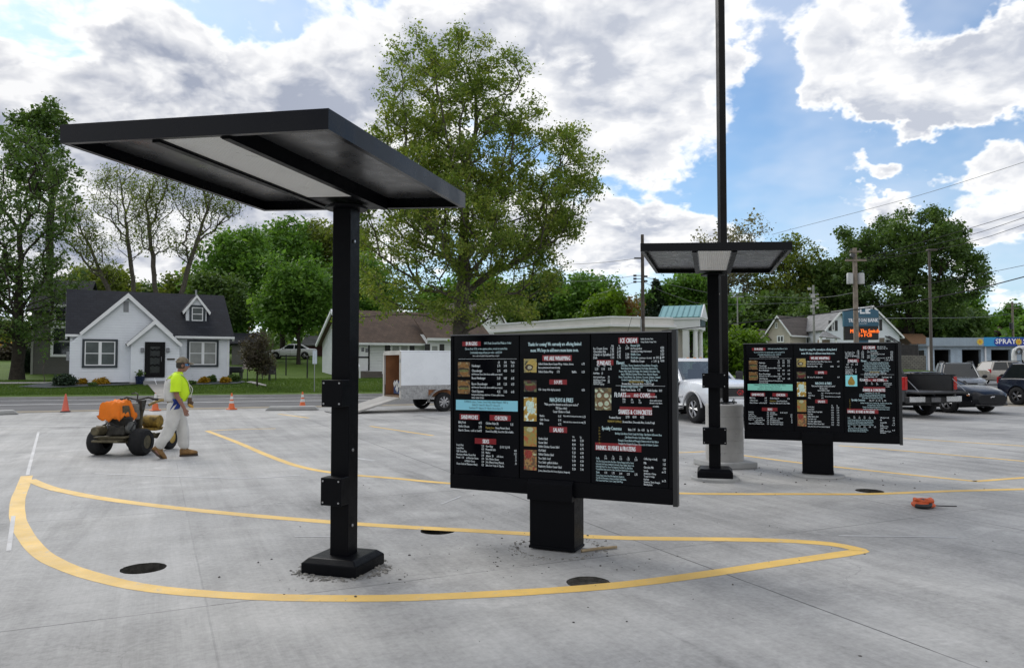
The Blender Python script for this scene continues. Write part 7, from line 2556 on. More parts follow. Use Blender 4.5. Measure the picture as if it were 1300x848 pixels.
E_ = [('pelvis', 'waist'), ('waist', 'chest'), ('chest', 'collar'), ('collar', 'neck'), ('neck', 'skull'), ('collar', 'rsh'), ('rsh', 'rel'), ('rel', 'rwr'), ('rwr', 'rha'), ('collar', 'lsh'), ('lsh', 'lel'), ('lel', 'lwr'), ('lwr', 'lha'),
      ('pelvis', 'rhip'), ('rhip', 'rkn'), ('rkn', 'ran'), ('ran', 'rto'), ('pelvis', 'lhip'), ('lhip', 'lkn'), ('lkn', 'lan'), ('lan', 'lto')]
# fingers: short chains rooted in each palm
for s, base_, dr_v, side in (('r', Vector((.14, -.265, .83)), Vector((.35, 0, -.94)), Vector((.94, 0, .35))), ('l', Vector((.08, .265, .84)), Vector((.3, 0, -.95)), Vector((.95, 0, .3)))):
    for i in range(4):
        o_ = base_ + side.normalized() * (i - 1.5) * .019 + dr_v.normalized() * .030
        ln = (.062, .072, .068, .052)[3 - i]
        k1 = o_ + dr_v.normalized() * ln * .55
        k2 = k1 + (dr_v.normalized() * .6 + Vector((.25, .25 if s == 'r' else -.2, 0))).normalized() * ln * .5
        J[f'{s}f{i}a'] = (tuple(o_), .0105); J[f'{s}f{i}b'] = (tuple(k1), .0095); J[f'{s}f{i}c'] = (tuple(k2), .0085)
        E_ += [(f'{s}ha', f'{s}f{i}a'), (f'{s}f{i}a', f'{s}f{i}b'), (f'{s}f{i}b', f'{s}f{i}c')]
    th = base_ + side.normalized() * .04
    J[f'{s}ta'] = (tuple(th), .012); J[f'{s}tb'] = (tuple(th + dr_v.normalized() * .035 + side.normalized() * .012), .010)
    E_ += [(f'{s}ha', f'{s}ta'), (f'{s}ta', f'{s}tb')]
v_, e_, r_ = chain((J, E_))
body = skin('body', v_, e_, r_, SKIN, wk)


def head_mesh():
    """a head looking along +x: skull, jaw, nose, lips, brow, ears as one surface"""
    n, k_ = 32, 24
    vs, fs = [], []
    for i in range(k_ + 1):
        ph = math.pi * i / k_
        for j in range(n):
            an = 2 * math.pi * j / n
            x, y, z = math.sin(ph) * math.cos(an), math.sin(ph) * math.sin(an), math.cos(ph)
            px_, py_, pz_ = x * .098, y * .076, z * .122
            if z < 0:                                   # the jaw narrows and comes forward
                t = -z
                py_ *= 1 - .22 * t
                px_ = px_ * (1 - .18 * t) + .016 * t
            f = max(0, x)
            # brow, eye sockets, nose, mouth, chin
            def bump(cy, cz, sy, sz, a): return a * math.exp(-((y - cy) / sy) ** 2 - ((z - cz) / sz) ** 2) * (f > .3)
            px_ += bump(0, -.13, .16, .24, .026) + bump(0, -.25, .15, .10, .010) + bump(0, .20, .6, .12, .006) - bump(.42, .05, .2, .13, .010) - bump(-.42, .05, .2, .13, .010)
            px_ += bump(0, -.50, .30, .07, .007) + bump(0, -.62, .3, .06, .005) - bump(0, -.565, .3, .025, .004) + bump(0, -.85, .3, .15, .010)
            vs.append((px_, py_, pz_))
    for i in range(k_):
        for j in range(n):
            fs.append((i * n + j, (i + 1) * n + j, (i + 1) * n + (j + 1) % n, i * n + (j + 1) % n))
    mb = MB().add(vs, fs)
    for sg in (1, -1):
        mb.ell((-.008, sg * .076, -.008), (.024, .010, .034), 10, 8)
    return mb


HP = Vector((.105, 0, 1.645))
hm = head_mesh()
hm.xform(Matrix.Translation(HP) @ Matrix.Rotation(R(6), 4, 'Y'))
hd = hm.build('head', SKIN, wk, smooth=60)
# hair at the back, cap with brim, wrap-round sunglasses
mb = MB()
n, k_ = 24, 10
vs = [(-.012 + HP.x + .101 * math.sin(ph) * math.cos(a) * (1 if math.cos(a) < .3 else .80), HP.y + .081 * math.sin(ph) * math.sin(a), HP.z + .124 * math.cos(ph)) for ph in np.linspace(.35, 2.05, k_) for a in np.linspace(0, 2 * math.pi, n, endpoint=False)]
mb.add(vs, [(i * n + j, (i + 1) * n + j, (i + 1) * n + (j + 1) % n, i * n + (j + 1) % n) for i in range(k_ - 1) for j in range(n) if math.cos(2 * math.pi * j / n) < .45])
mb.build('hair', HAIRM, wk, smooth=True)
mb = MB()
vs = [(HP.x - .006 + .112 * math.sin(ph) * math.cos(a), .089 * math.sin(ph) * math.sin(a), HP.z + .046 + .102 * math.cos(ph)) for ph in np.linspace(.02, 1.62, 9) for a in np.linspace(0, 2 * math.pi, 28, endpoint=False)]
mb.add(vs, [(i * 28 + j, (i + 1) * 28 + j, (i + 1) * 28 + (j + 1) % 28, i * 28 + (j + 1) % 28) for i in range(8) for j in range(28)])
cap = mb.build('cap', CAMO, wk, smooth=True)
mb = MB()
top = []
for i in range(13):
    a = -1.15 + 2.3 * i / 12
    top.append((HP.x + .06 + .045 * math.cos(a), .080 * math.sin(a) * 1.02))
rim_ = [(HP.x + .085 + .105 * math.cos(a * .98), .085 * math.sin(a)) for a in [-1.15 + 2.3 * i / 12 for i in range(13)]]
vs = [(x, y, HP.z + .055) for x, y in top] + [(x, y, HP.z + .030 - .02 * abs(y) / .08) for x, y in rim_] + [(x, y, HP.z + .048) for x, y in top] + [(x, y, HP.z + .023 - .02 * abs(y) / .08) for x, y in rim_]
fs = [(i, i + 1, 13 + i + 1, 13 + i) for i in range(12)] + [(26 + i, 39 + i, 39 + i + 1, 26 + i + 1) for i in range(12)] + [(13 + i, 14 + i, 40 + i, 39 + i) for i in range(12)]
mb.add(vs, fs)
mb.build('brim', CAMO, cap, smooth=True)
mb = MB()
vs = []
for i in range(17):
    a = -1.35 + 2.7 * i / 16
    for z in (-.020, .018):
        vs.append((HP.x + .012 + .100 * math.cos(a), .086 * math.sin(a), HP.z + .004 + z))
mb.add(vs, [(2 * i, 2 * i + 2, 2 * i + 3, 2 * i + 1) for i in range(16)])
sg_l = mb.build('sunglasses', pmat('mirror_blue_lens', (.10, .22, .42), .08, .8, .3, 14), wk, smooth=True)
mb = MB()
for sg in (-1, 1):
    mb = MB().tube([(HP.x + .04, sg * .084, HP.z + .012), (HP.x - .03, sg * .083, HP.z + .012)], .004, 5)
    mb.build('temple_arm', PLAST, sg_l)
# shirt: torso and short sleeves
RINGS = [(1.00, -.005, .175, .165), (1.07, .010, .195, .180), (1.16, .020, .212, .195), (1.25, .018, .205, .203), (1.33, .010, .188, .208), (1.39, .004, .160, .206), (1.435, .006, .128, .170), (1.47, .016, .100, .115), (1.50, .034, .078, .082), (1.522, .044, .068, .070)]


def wrinkle(o, amp, f):
    me = o.data
    for v in me.vertices:
        n_ = mnoise.noise(Vector((v.co.x * f, v.co.y * f, v.co.z * f * 1.8))) + .5 * mnoise.noise(v.co * f * 2.6)
        v.co += v.normal * n_ * amp


mb = MB()
mb.loft([[(cx_ + rx_ * math.cos(a), ry_ * math.sin(a), z) for a in np.linspace(0, 2 * math.pi, 32, endpoint=False)] for z, cx_, rx_, ry_ in RINGS], caps=False)
for sg in (-1, 1):
    mb.tube(spline([(.0, sg * .10, 1.42), (-.005, sg * .175, 1.405), (-.012, sg * .228, 1.35), (-.018, sg * .256, 1.26), (-.02, sg * .268, 1.17)], .03), [.085, .088, .09, .092, .093, .093, .092, .09, .09, .09, .09, .09, .09, .09, .09, .09, .09, .09, .09, .09][:len(spline([(.0, sg * .10, 1.42), (-.005, sg * .175, 1.405), (-.012, sg * .228, 1.35), (-.018, sg * .256, 1.26), (-.02, sg * .268, 1.17)], .03))], 18, caps=False)
shirt = mb.build('shirt', HIVIS, wk, smooth=180)
wrinkle(shirt, .010, 11)
for z_, in ((1.10,),):
    pass
# overalls: legs, seat, and a bib at the back with straps
T = {'p': ((-.02, 0, .95), (.172, .168)), 'w': ((-.015, 0, 1.07), (.178, .165)), 'rh': ((-.015, -.105, .86), .145), 'rm': ((-.055, -.11, .68), .13), 'rk': ((-.10, -.11, .50), .115), 'rc': ((-.21, -.11, .32), .105), 'ra': ((-.305, -.11, .165), .095),
     'lh': ((.0, .105, .86), .145), 'lm': ((.07, .105, .68), .13), 'lk': ((.13, .10, .49), .115), 'lc': ((.145, .10, .29), .105), 'la': ((.16, .10, .115), .10)}
v_, e_, r_ = chain((T, [('p', 'w'), ('p', 'rh'), ('rh', 'rm'), ('rm', 'rk'), ('rk', 'rc'), ('rc', 'ra'), ('p', 'lh'), ('lh', 'lm'), ('lm', 'lk'), ('lk', 'lc'), ('lc', 'la')]))
tr_ = skin('overalls', v_, e_, r_, WHITEW, wk, 0)
wrinkle(tr_, .013, 9)
mb = MB()
vs, fs = [], []
ncol, nrow = 12, 8
for i in range(nrow):
    z = 1.00 + .40 * i / (nrow - 1)
    wdt = 1.45 - .55 * i / (nrow - 1)
    for j in range(ncol):
        a = math.pi + (j / (ncol - 1) * 2 - 1) * wdt
        zz_ = [q[0] for q in RINGS]
        c0, r1, r2 = [float(np.interp(z, zz_, [q[i_] for q in RINGS])) for i_ in (1, 2, 3)]
        vs.append((c0 + (r1 + .014) * math.cos(a), (r2 + .012) * math.sin(a), z))
mb.add(vs, [(i * ncol + j, i * ncol + j + 1, (i + 1) * ncol + j + 1, (i + 1) * ncol + j) for i in range(nrow - 1) for j in range(ncol - 1)])
bib = mb.build('bib', WHITEW, tr_, smooth=True, fix=False)
bib.modifiers.new('thick', 'SOLIDIFY').thickness = .012
for sg in (-1, 1):
    pts = spline([(-.165, sg * .07, 1.37), (-.115, sg * .09, 1.445), (.0, sg * .115, 1.485), (.10, sg * .10, 1.455), (.17, sg * .09, 1.38), (.21, sg * .08, 1.28), (.228, sg * .06, 1.16)], .05)
    mb = MB()
    vs = []
    for p_ in pts:
        vs += [(p_.x, p_.y - .022, p_.z), (p_.x, p_.y + .022, p_.z)]
    mb.add(vs, [(2 * i, 2 * i + 1, 2 * i + 3, 2 * i + 2) for i in range(len(pts) - 1)])
    st_ = mb.build('strap', WHITEW, tr_, smooth=True, fix=False)
    st_.modifiers.new('thick', 'SOLIDIFY').thickness = .010
mb = MB()
rg = random.Random(3)
vs = []
for i in range(9):
    for j in range(6):
        u, v = i / 8, j / 5
        vs.append((-.06 + .15 * v + .02 * math.sin(u * 5) - .03 * u, -.185 - .02 * math.sin(v * 6 + u * 4), 1.05 - .22 * u * (1 - .25 * v)))
mb.add(vs, [(i * 6 + j, i * 6 + j + 1, (i + 1) * 6 + j + 1, (i + 1) * 6 + j) for i in range(8) for j in range(5)])
rag = mb.build('blue_rag', BLUER, tr_, smooth=True, fix=False)
rag.modifiers.new('thick', 'SOLIDIFY').thickness = .02
mb = MB()
mb.bx(.19, .26, -.10, -.03, .93, 1.06).cb((.25, -.09, .94), (.05, .05, .11), ry=.4)
mb.build('tool_pouch', pmat('tool_brown', (.10, .06, .035), .7, 0, .4, 12), tr_, bevel=.01)
MB().cb((.24, -.10, .915), (.10, .05, .045), ry=.5).build('tape_measure', pmat('tool_yellow', (.5, .27, .04), .5), tr_, bevel=.01)
MB().tube(spline([(.21, -.05, 1.30), (.27, -.05, 1.22), (.25, -.05, 1.12), (.23, -.05, 1.04)], .04), .008, 5).build('hammer_cord', WHITEW, tr_)
for nm, P0, P1, pitch in (('r', (-.335, -.11, .13), (-.20, -.11, .02), 52), ('l', (.13, .10, .055), (.30, .10, .045), 0)):
    mb = MB()
    # a boot: shaft, vamp, toe
    prof = [(-.10, .045, .0, .10), (-.06, .05, 0, .15), (0.0, .05, .0, .15), (.06, .05, .0, .10), (.12, .052, .0, .085), (.17, .048, .005, .07), (.20, .03, .012, .05)]
    rings = []
    for x, w_, z0, z1 in prof:
        rings.append([(x, w_ * math.cos(a), z0 + (z1 - z0) * (.5 + .5 * math.sin(a))) for a in np.linspace(0, 2 * math.pi, 14, endpoint=False)])
    mb.loft(rings)
    sm = MB()
    so_ = [(-.105, .03), (-.08, .046), (0, .042), (.08, .05), (.15, .05), (.205, .026)]
    sm.prism([(x, y) for x, y in so_] + [(x, -y) for x, y in reversed(so_)], -.022, .006, 'z')
    if nm == 'r':
        M = Matrix.Translation((-.275, -.11, .10)) @ Matrix.Rotation(R(44), 4, 'Y') @ Matrix.Translation((-.03, 0, -.02))
    else:
        M = Matrix.Translation((.185, .10, .024)) @ Matrix.Rotation(R(-1), 4, 'Y')
    bo_ = mb.xform(M).build('boot', BOOT, wk, smooth=50)
    sm.xform(M).build('sole', SOLE, bo_)

# bare arm of the person at the wheel seen through the cab window
dpos = Matrix.Rotation(rzw, 3, 'Z') @ Vector((-.06, -.42, 0))
dv = thing('person', 'person in a dark shirt sitting in the cab of the white pickup truck', 'person', (WP_LOC[0] + dpos.x, WP_LOC[1] + dpos.y, .84), rzw)
Jd = {'p': ((0, 0, .0), .14), 'c': ((-.06, 0, .38), .15), 'k': ((-.06, 0, .52), .09), 'n': ((-.04, 0, .60), .055), 'h1': ((-.02, 0, .70), .085), 'h2': ((-.02, 0, .78), .08),
      'rs': ((-.06, -.19, .47), .06), 're': ((.08, -.27, .26), .045), 'rw': ((.26, -.20, .36), .032), 'rh': ((.33, -.17, .38), .034), 'ls': ((-.06, .19, .47), .06), 'le': ((.1, .25, .25), .045), 'lw': ((.3, .2, .3), .032), 'lh': ((.36, .17, .33), .034),
      'rt': ((.35, -.1, -.02), .08), 'lt': ((.35, .1, -.02), .08), 'rk': ((.5, -.1, -.1), .06), 'lk': ((.5, .1, -.1), .06)}
Ed = [('p', 'c'), ('c', 'k'), ('k', 'n'), ('n', 'h1'), ('h1', 'h2'), ('k', 'rs'), ('rs', 're'), ('re', 'rw'), ('rw', 'rh'), ('k', 'ls'), ('ls', 'le'), ('le', 'lw'), ('lw', 'lh'), ('p', 'rt'), ('p', 'lt'), ('rt', 'rk'), ('lt', 'lk')]
v_, e_, r_ = chain((Jd, Ed))
skin('body', v_, e_, r_, SKIN, dv)
Sd = {k_: (Jd[k_][0], Jd[k_][1] + .02) for k_ in ('p', 'c', 'k', 'rs', 'ls')}
Sd['r2'] = ((.01, -.23, .36), .065); Sd['l2'] = ((.02, .22, .36), .065)
v_, e_, r_ = chain((Sd, [('p', 'c'), ('c', 'k'), ('k', 'rs'), ('k', 'ls'), ('rs', 'r2'), ('ls', 'l2')]))
skin('shirt', v_, e_, r_, pmat('dark_shirt', (.04, .04, .045), .8), dv)
# ------------------------------------------------------------------ poles, lamps, wires
WOODP = pmat('weathered_pole_wood', (.24, .205, .17), .9, 0, .3, 3, .5, 12, .2)
WOODD = pmat('dark_pole_wood', (.10, .085, .075), .9, 0, .3, 3, .4, 12, .2)
WIREM = pmat('wire_black', (.02, .02, .022), .6)
WIREG = pmat('wire_grey', (.13, .14, .14), .6)
INSUL = pmat('insulator', (.05, .05, .055), .3)


def pole(name, label, px, Y, ytop, r, mat, group='utility poles'):
    p = onto(px, Y)
    t = thing(name, label, 'utility pole' if 'utility' in name else 'pole', p, 0, group)
    h = A(px, ytop, Y).z - p.z
    MB().tube([(0, 0, -.3), (0, 0, h * .5), (0, 0, h)], [r * 1.2, r * 1.08, r * .9], 12).build('shaft', mat, t, smooth=True)
    return t, h


def crossarm(t, z, half, mat, n=3, y=-.14, ins=.12):
    a = MB().bx(-half, half, y - .05, y + .05, z - .06, z + .06).build('crossarm', mat, t)
    for i in range(n):
        x = -half + .1 + (2 * half - .2) * i / max(n - 1, 1)
        MB().lathe([(.03, z + .06), (.05, z + .09), (.05, z + .14), (.02, z + ins + .06)], (x, y, 0), 10).build('insulator', INSUL, a, smooth=True)


tA, hA = pole('utility_pole', 'grey wooden utility pole standing in front of the bank parapet, left of the far canopy', 816.5, 50, 298, .115, WOODD)
zz = A(816, 328, 50).z - tA.location.z
MB().bx(-.55, -.05, -.05, .05, zz - .05, zz + .05).build('insulator_arm', INSUL, tA)
for px, py in ((806, 350), (806, 354), (806, 358), (820, 351), (820, 357)):
    q = A(px, py, 50)
    x = q.x - tA.location.x
    MB().bx(min(x, 0), max(x, 0), -.03, .03, q.z - tA.location.z - .02, q.z - tA.location.z + .02).lathe([(.07, -.1), (.07, .1)], (x, 0, q.z - tA.location.z), 8, axis='x').build('insulator_arm', INSUL, tA)
MB().tube([(-.13, -.1, 0), (-.13, -.1, A(816, 405, 50).z - tA.location.z)], .05, 8).build('conduit', GREYM, tA)
tB, hB = pole('utility_pole', 'pale wooden utility pole with a transformer, in front of the bank sign', 1087.5, 49, 315, .145, WOODP)
crossarm(tB, A(1087, 331, 49).z - tB.location.z, .68, WOODP, 4)
crossarm(tB, A(1087, 320, 49).z - tB.location.z, .38, WOODP, 2)
zz = A(1087, 354, 49).z - tB.location.z
for sx in (-.36, .36):
    MB().lathe([(.01, -.38), (.20, -.34), (.20, .30), (.16, .36), (.01, .38)], (sx, -.05, zz), 18).build('transformer', pmat('transformer_grey', (.42, .43, .43), .45, .1, .1, 3), tB, smooth=40)
mb = MB().lathe([(.14, -.12), (.16, 0), (.14, .12)], (-.25, -.2, A(1087, 325, 49).z - tB.location.z), 12, axis='y')
mb.build('cutout_fuse', INSUL, tB)
tD, hD = pole('utility_pole', 'distant utility pole with crossarms behind the car wash roof', 1287, 125, 383, .17, WOODP)
crossarm(tD, hD - .4, 1.1, WOODP, 3)
crossarm(tD, hD - 1.1, 1.0, WOODP, 3)
MB().lathe([(.01, -.6), (.3, -.55), (.3, .5), (.01, .55)], (-.35, -.2, hD - 4), 14).build('transformer', INSUL, tD, smooth=40)
tE, hE = pole('utility_pole', 'thin grey utility pole with fittings between the beige house and white house', 1034, 80, 362, .11, pmat('grey_pole', (.27, .27, .26), .8, 0, .15, 3))
crossarm(tE, A(1034, 374, 80).z - tE.location.z, .5, GREYM, 2)
mb = MB()
rg = random.Random(2)
for i in range(7):
    mb = MB().cb((rg.uniform(-.5, .4), -.15, A(1034, rg.uniform(366, 392), 80).z - tE.location.z), (rg.uniform(.2, .5), .12, rg.uniform(.15, .4)))
    mb.build('pole_fitting', pmat('fitting_pale', (.45, .44, .44), .6), tE)
tF, hF = pole('street_lamp', 'thin grey street lamp with two arms above the round green bush', 937, 80, 377, .07, pmat('grey_pole', (.27, .27, .26), .8), None)
tF['category'] = 'street lamp'
MB().tube([(-.45, 0, hF - .02), (0, 0, hF + .03), (.45, 0, hF - .02)], .05, 6).build('lamp_arm', GREYM, tF)
for sx in (-1, 1):
    MB().ell((sx * .5, 0, hF - .04), (.2, .12, .07), 10, 6).build('lamp_head', GREYM, tF)
tC, hC = pole('lot_lamp', 'tall brown parking lot lamp post in front of the car wash', 1182.5, 68, 318, .115, pmat('brown_post', (.085, .07, .06), .6, 0, .15, 3), None)
tC['category'] = 'lamp post'
MB().bx(-.2, .65, -.25, .25, hC - .06, hC + .10).build('lamp_head', pmat('brown_post', (.085, .07, .06), .6), tC, bevel=.04)


def wire(label, pts, r, mat=WIREM, sag=0.0):
    P = [A(*p) for p in pts]
    if sag and len(P) == 2:
        a, b = P
        P = [a.lerp(b, t) - Vector((0, 0, sag * 4 * t * (1 - t))) for t in np.linspace(0, 1, 14)]
    else:
        P = spline(P, 2.0)
    o = MB().tube(P, r, 5, caps=False).build('power_line', mat, fix=False, smooth=True)
    tag(o, label, 'wire', 'overhead wires')


wire('uppermost of three parallel black wires leaving the right edge', [(1087, 331, 49), (1211, 296, 46), (1300, 269, 43), (1420, 232, 40)], .016)
wire('middle one of three parallel black wires leaving the right edge', [(1092, 331, 49), (1214, 304, 46), (1300, 276.5, 43), (1420, 238, 40)], .016)
wire('lowest of three parallel black wires leaving the right edge', [(1097, 332, 49), (1217, 311.5, 46), (1300, 285.5, 43), (1420, 248, 40)], .016)
wire('thick sagging black cable passing across the top of the bank sign', [(840, 420, 50), (960, 408, 49.5), (1030, 400, 49), (1087, 393, 48.8), (1150, 384.5, 47), (1228, 369.5, 45), (1300, 351.5, 43), (1420, 318, 40)], .032)
wire('thin wire rising above the cable towards the right edge at middle height', [(1087, 372, 49), (1180, 360, 47), (1255, 346, 45), (1300, 337, 43), (1420, 312, 40)], .014)
wire('faint high wire crossing the blue sky from behind the far canopy', [(980, 298, 90), (1006, 291, 88), (1159, 250.5, 75), (1300, 206, 62), (1420, 165, 50)], .022, WIREG)
wire('grey wire from the bank pole at the height of the far canopy pole boxes, upper', [(817, 351, 50), (900, 372, 50), (1034, 378, 60), (1087, 371, 49)], .016, WIREG)
wire('grey wire running level behind the far canopy just above the bank roof', [(817, 358, 50), (880, 384, 52), (960, 386, 60), (1034, 383, 80)], .017, WIREG)
wire('pale level wire between the transformer pole and the distant pole', [(1087, 403, 49), (1140, 404, 60), (1247, 402.5, 95), (1287, 398, 125)], .025, WIREG)
wire('upper pale wire running left from the bank pole through the sky', [(810, 328, 50), (770, 333, 52), (720, 336, 56), (660, 337, 62)], .014, WIREG)
wire('second pale wire running left from the bank pole insulators', [(806, 350, 50), (780, 354, 53), (740, 357, 58), (690, 358, 64)], .014, WIREG)
wire('lower wire dropping left from the bank pole towards the trees', [(806, 358, 50), (782, 366, 53), (760, 373, 58)], .014, WIREG)
wire('guy wire slanting down beside the bank pole', [(802, 403, 50), (796, 424, 50), (790, 440, 50)], .012)
# yard posts and fence of the lawn
for i, (px, py0, py1, lab) in enumerate(((342.5, 457, 483, 'dark fence post on the lawn nearest the small ornamental tree'), (363, 452, 476.5, 'dark fence post below the front half of the white sedan'), (390, 451, 480, 'dark fence post below the rear half of the white sedan'))):
    b = GT(px, py1)
    o = MB().cyl((0, 0, -.1), (0, 0, 1.45), .05, n=8).lathe([(.07, 1.45), (.07, 1.5), (.01, 1.54)], (0, 0, 0), 8).build('fence_post', PLAST, fix=False)
    o.location = b
    tag(o, lab, 'fence post', 'dark posts of the wire fence')
b = GT(399, 498)
sp = thing('sign_post', 'slim grey sign post carrying a narrow white plate seen edge on by the lawn', 'sign post', b)
MB().cyl((0, 0, -.1), (0, 0, 2.0), .022, n=8).build('shaft', GREYM, sp)
MB().bx(-.10, .12, -.02, .02, 1.45, 2.15).build('plate', pmat('pale_blue_plate', (.55, .62, .68), .5), sp)
# folded parasol and garden seat in the side garden
b = GT(314, 484)
um = thing('garden_parasol', 'folded beige garden parasol behind the small ornamental tree', 'parasol', b)
MB().cyl((0, 0, -.1), (0, 0, 1.9), .03, n=8).build('pole', PLAST, um)
rg = random.Random(8)
rings = []
for z, r in ((.75, .26), (.9, .24), (1.2, .20), (1.5, .14), (1.8, .06), (1.9, .02)):
    rings.append([(r * (1 + .22 * math.cos(6 * a)) * math.cos(a), r * (1 + .22 * math.cos(6 * a)) * math.sin(a), z) for a in np.linspace(0, 2 * math.pi, 24, endpoint=False)])
MB().loft(rings).build('canopy', pmat('parasol_beige', (.42, .36, .32), .9, 0, .15, 5), um, smooth=True)
b = GT(299, 482)
gs = thing('garden_grill', 'dark covered garden grill beside the right corner of the white house', 'grill', b)
MB().bx(-.45, .45, -.3, .3, .45, .85).build('firebox', PLAST, gs, bevel=.08, segs=3)
for sx in (-.35, .35):
    MB().bx(sx - .03, sx + .03, -.25, .25, 0, .449).build('leg', PLAST, gs)
for px, py, lab in ((337, 483.5, 'dark garden chair left of the fence post'), (346, 483.5, 'dark garden chair right of the fence post')):
    b = GT(px, py)
    ch = thing('garden_chair', lab, 'chair', b, R(20), 'dark garden chairs')
    MB().bx(-.22, .22, -.22, .22, .40, .44).build('seat', PLAST, ch)
    MB().bx(-.22, .22, .20, .24, .441, .95).build('backrest', PLAST, ch)
    for sx in (-.19, .19):
        for sy in (-.19, .19):
            MB().bx(sx - .02, sx + .02, sy - .02, sy + .02, 0, .399).build('leg', PLAST, ch)
# ------------------------------------------------------------------ trees and shrubs
BARK_G = pmat('grey_bark', (.105, .092, .078), .95, 0, .35, 6, .8, 16, .15)
BARK_D = pmat('dark_bark', (.045, .038, .032), .95, 0, .35, 6, .8, 16, .15)
LEAF_PIN = leafmat('spring_green_leaf', [(0.075, 0.125, 0.024), (0.131, 0.200, 0.037), (0.215, 0.272, 0.057), (0.330, 0.318, 0.091)], .42)
LEAF_DARK = leafmat('dark_green_leaf', [(0.040, 0.077, 0.022), (0.068, 0.124, 0.031), (0.108, 0.179, 0.044), (0.157, 0.224, 0.068)], .30)
LEAF_MID = leafmat('mid_green_leaf', [(0.049, 0.113, 0.020), (0.083, 0.179, 0.030), (0.129, 0.246, 0.045), (0.189, 0.312, 0.064)], .40)
LEAF_YEL = leafmat('yellow_green_leaf', [(0.062, 0.089, 0.017), (0.103, 0.144, 0.028), (0.165, 0.207, 0.041), (0.220, 0.234, 0.068)], .42)
LEAF_PALE = leafmat('pale_blossom_leaf', [(.10, .11, .06), (.17, .17, .11), (.24, .23, .17), (.30, .28, .22)], .35)
LEAF_FIR = leafmat('fir_needle', [(0.022, 0.040, 0.026), (0.036, 0.062, 0.036), (0.055, 0.083, 0.047)], .12)
LEAF_RUST = leafmat('rust_leaf', [(.11, .06, .02), (.17, .10, .03), (.20, .15, .05)], .4)
LEAF_GOLD = leafmat('golden_leaf', [(.26, .15, .012), (.40, .24, .02), (.50, .34, .03)], .3)
LEAF_PURP = leafmat('purple_brown_leaf', [(.030, .022, .018), (.055, .042, .030), (.10, .09, .06), (.16, .14, .11)], .3)
LEAF_LIME = leafmat('lime_leaf', [(0.057, 0.115, 0.011), (0.103, 0.184, 0.017), (0.161, 0.253, 0.029)], .42)


def npmesh(name, V, F, mat, parent=None, smooth=False):
    me = bpy.data.meshes.new(name)
    nv, nf, k_ = len(V), len(F), F.shape[1]
    me.vertices.add(nv)
    me.vertices.foreach_set('co', np.ascontiguousarray(V, np.float32).ravel())
    me.loops.add(nf * k_)
    me.loops.foreach_set('vertex_index', np.ascontiguousarray(F, np.int32).ravel())
    me.polygons.add(nf)
    me.polygons.foreach_set('loop_start', np.arange(0, nf * k_, k_, dtype=np.int32))
    me.polygons.foreach_set('loop_total', np.full(nf, k_, np.int32))
    if smooth:
        me.polygons.foreach_set('use_smooth', [True] * nf)
    me.materials.append(mat)
    me.update(calc_edges=True)
    me.validate()
    o = bpy.data.objects.new(name, me)
    COL.objects.link(o)
    if parent is not None:
        o.parent = parent
    return o


def leaves(centers, per, spread, size, rs, name, mat, parent, flat_=0.35, drop=0.0):
    """leaf-sized faces scattered around twig tips"""
    C = np.repeat(centers, per, axis=0)
    n = len(C)
    P = C + rs.normal(size=(n, 3)) * np.array([spread, spread, spread * .8])
    P[:, 2] -= np.abs(rs.normal(size=n)) * drop
    s = size * np.exp(rs.normal(size=n) * .35)
    nrm = rs.normal(size=(n, 3))
    nrm[:, 2] = np.abs(nrm[:, 2]) + flat_
    nrm /= np.linalg.norm(nrm, axis=1)[:, None]
    a = np.cross(nrm, rs.normal(size=(n, 3)))
    a /= np.linalg.norm(a, axis=1)[:, None]
    b = np.cross(nrm, a)
    w = rs.uniform(.45, .8, n)[:, None]
    s = s[:, None]
    V = np.empty((n, 4, 3))
    V[:, 0] = P - a * s
    V[:, 1] = P + b * s * w + nrm * s * .15
    V[:, 2] = P + a * s * rs.uniform(.7, 1.2, n)[:, None]
    V[:, 3] = P - b * s * w + nrm * s * .1
    F = np.arange(n * 4).reshape(n, 4)
    return npmesh(name, V.reshape(-1, 3), F, mat, parent)


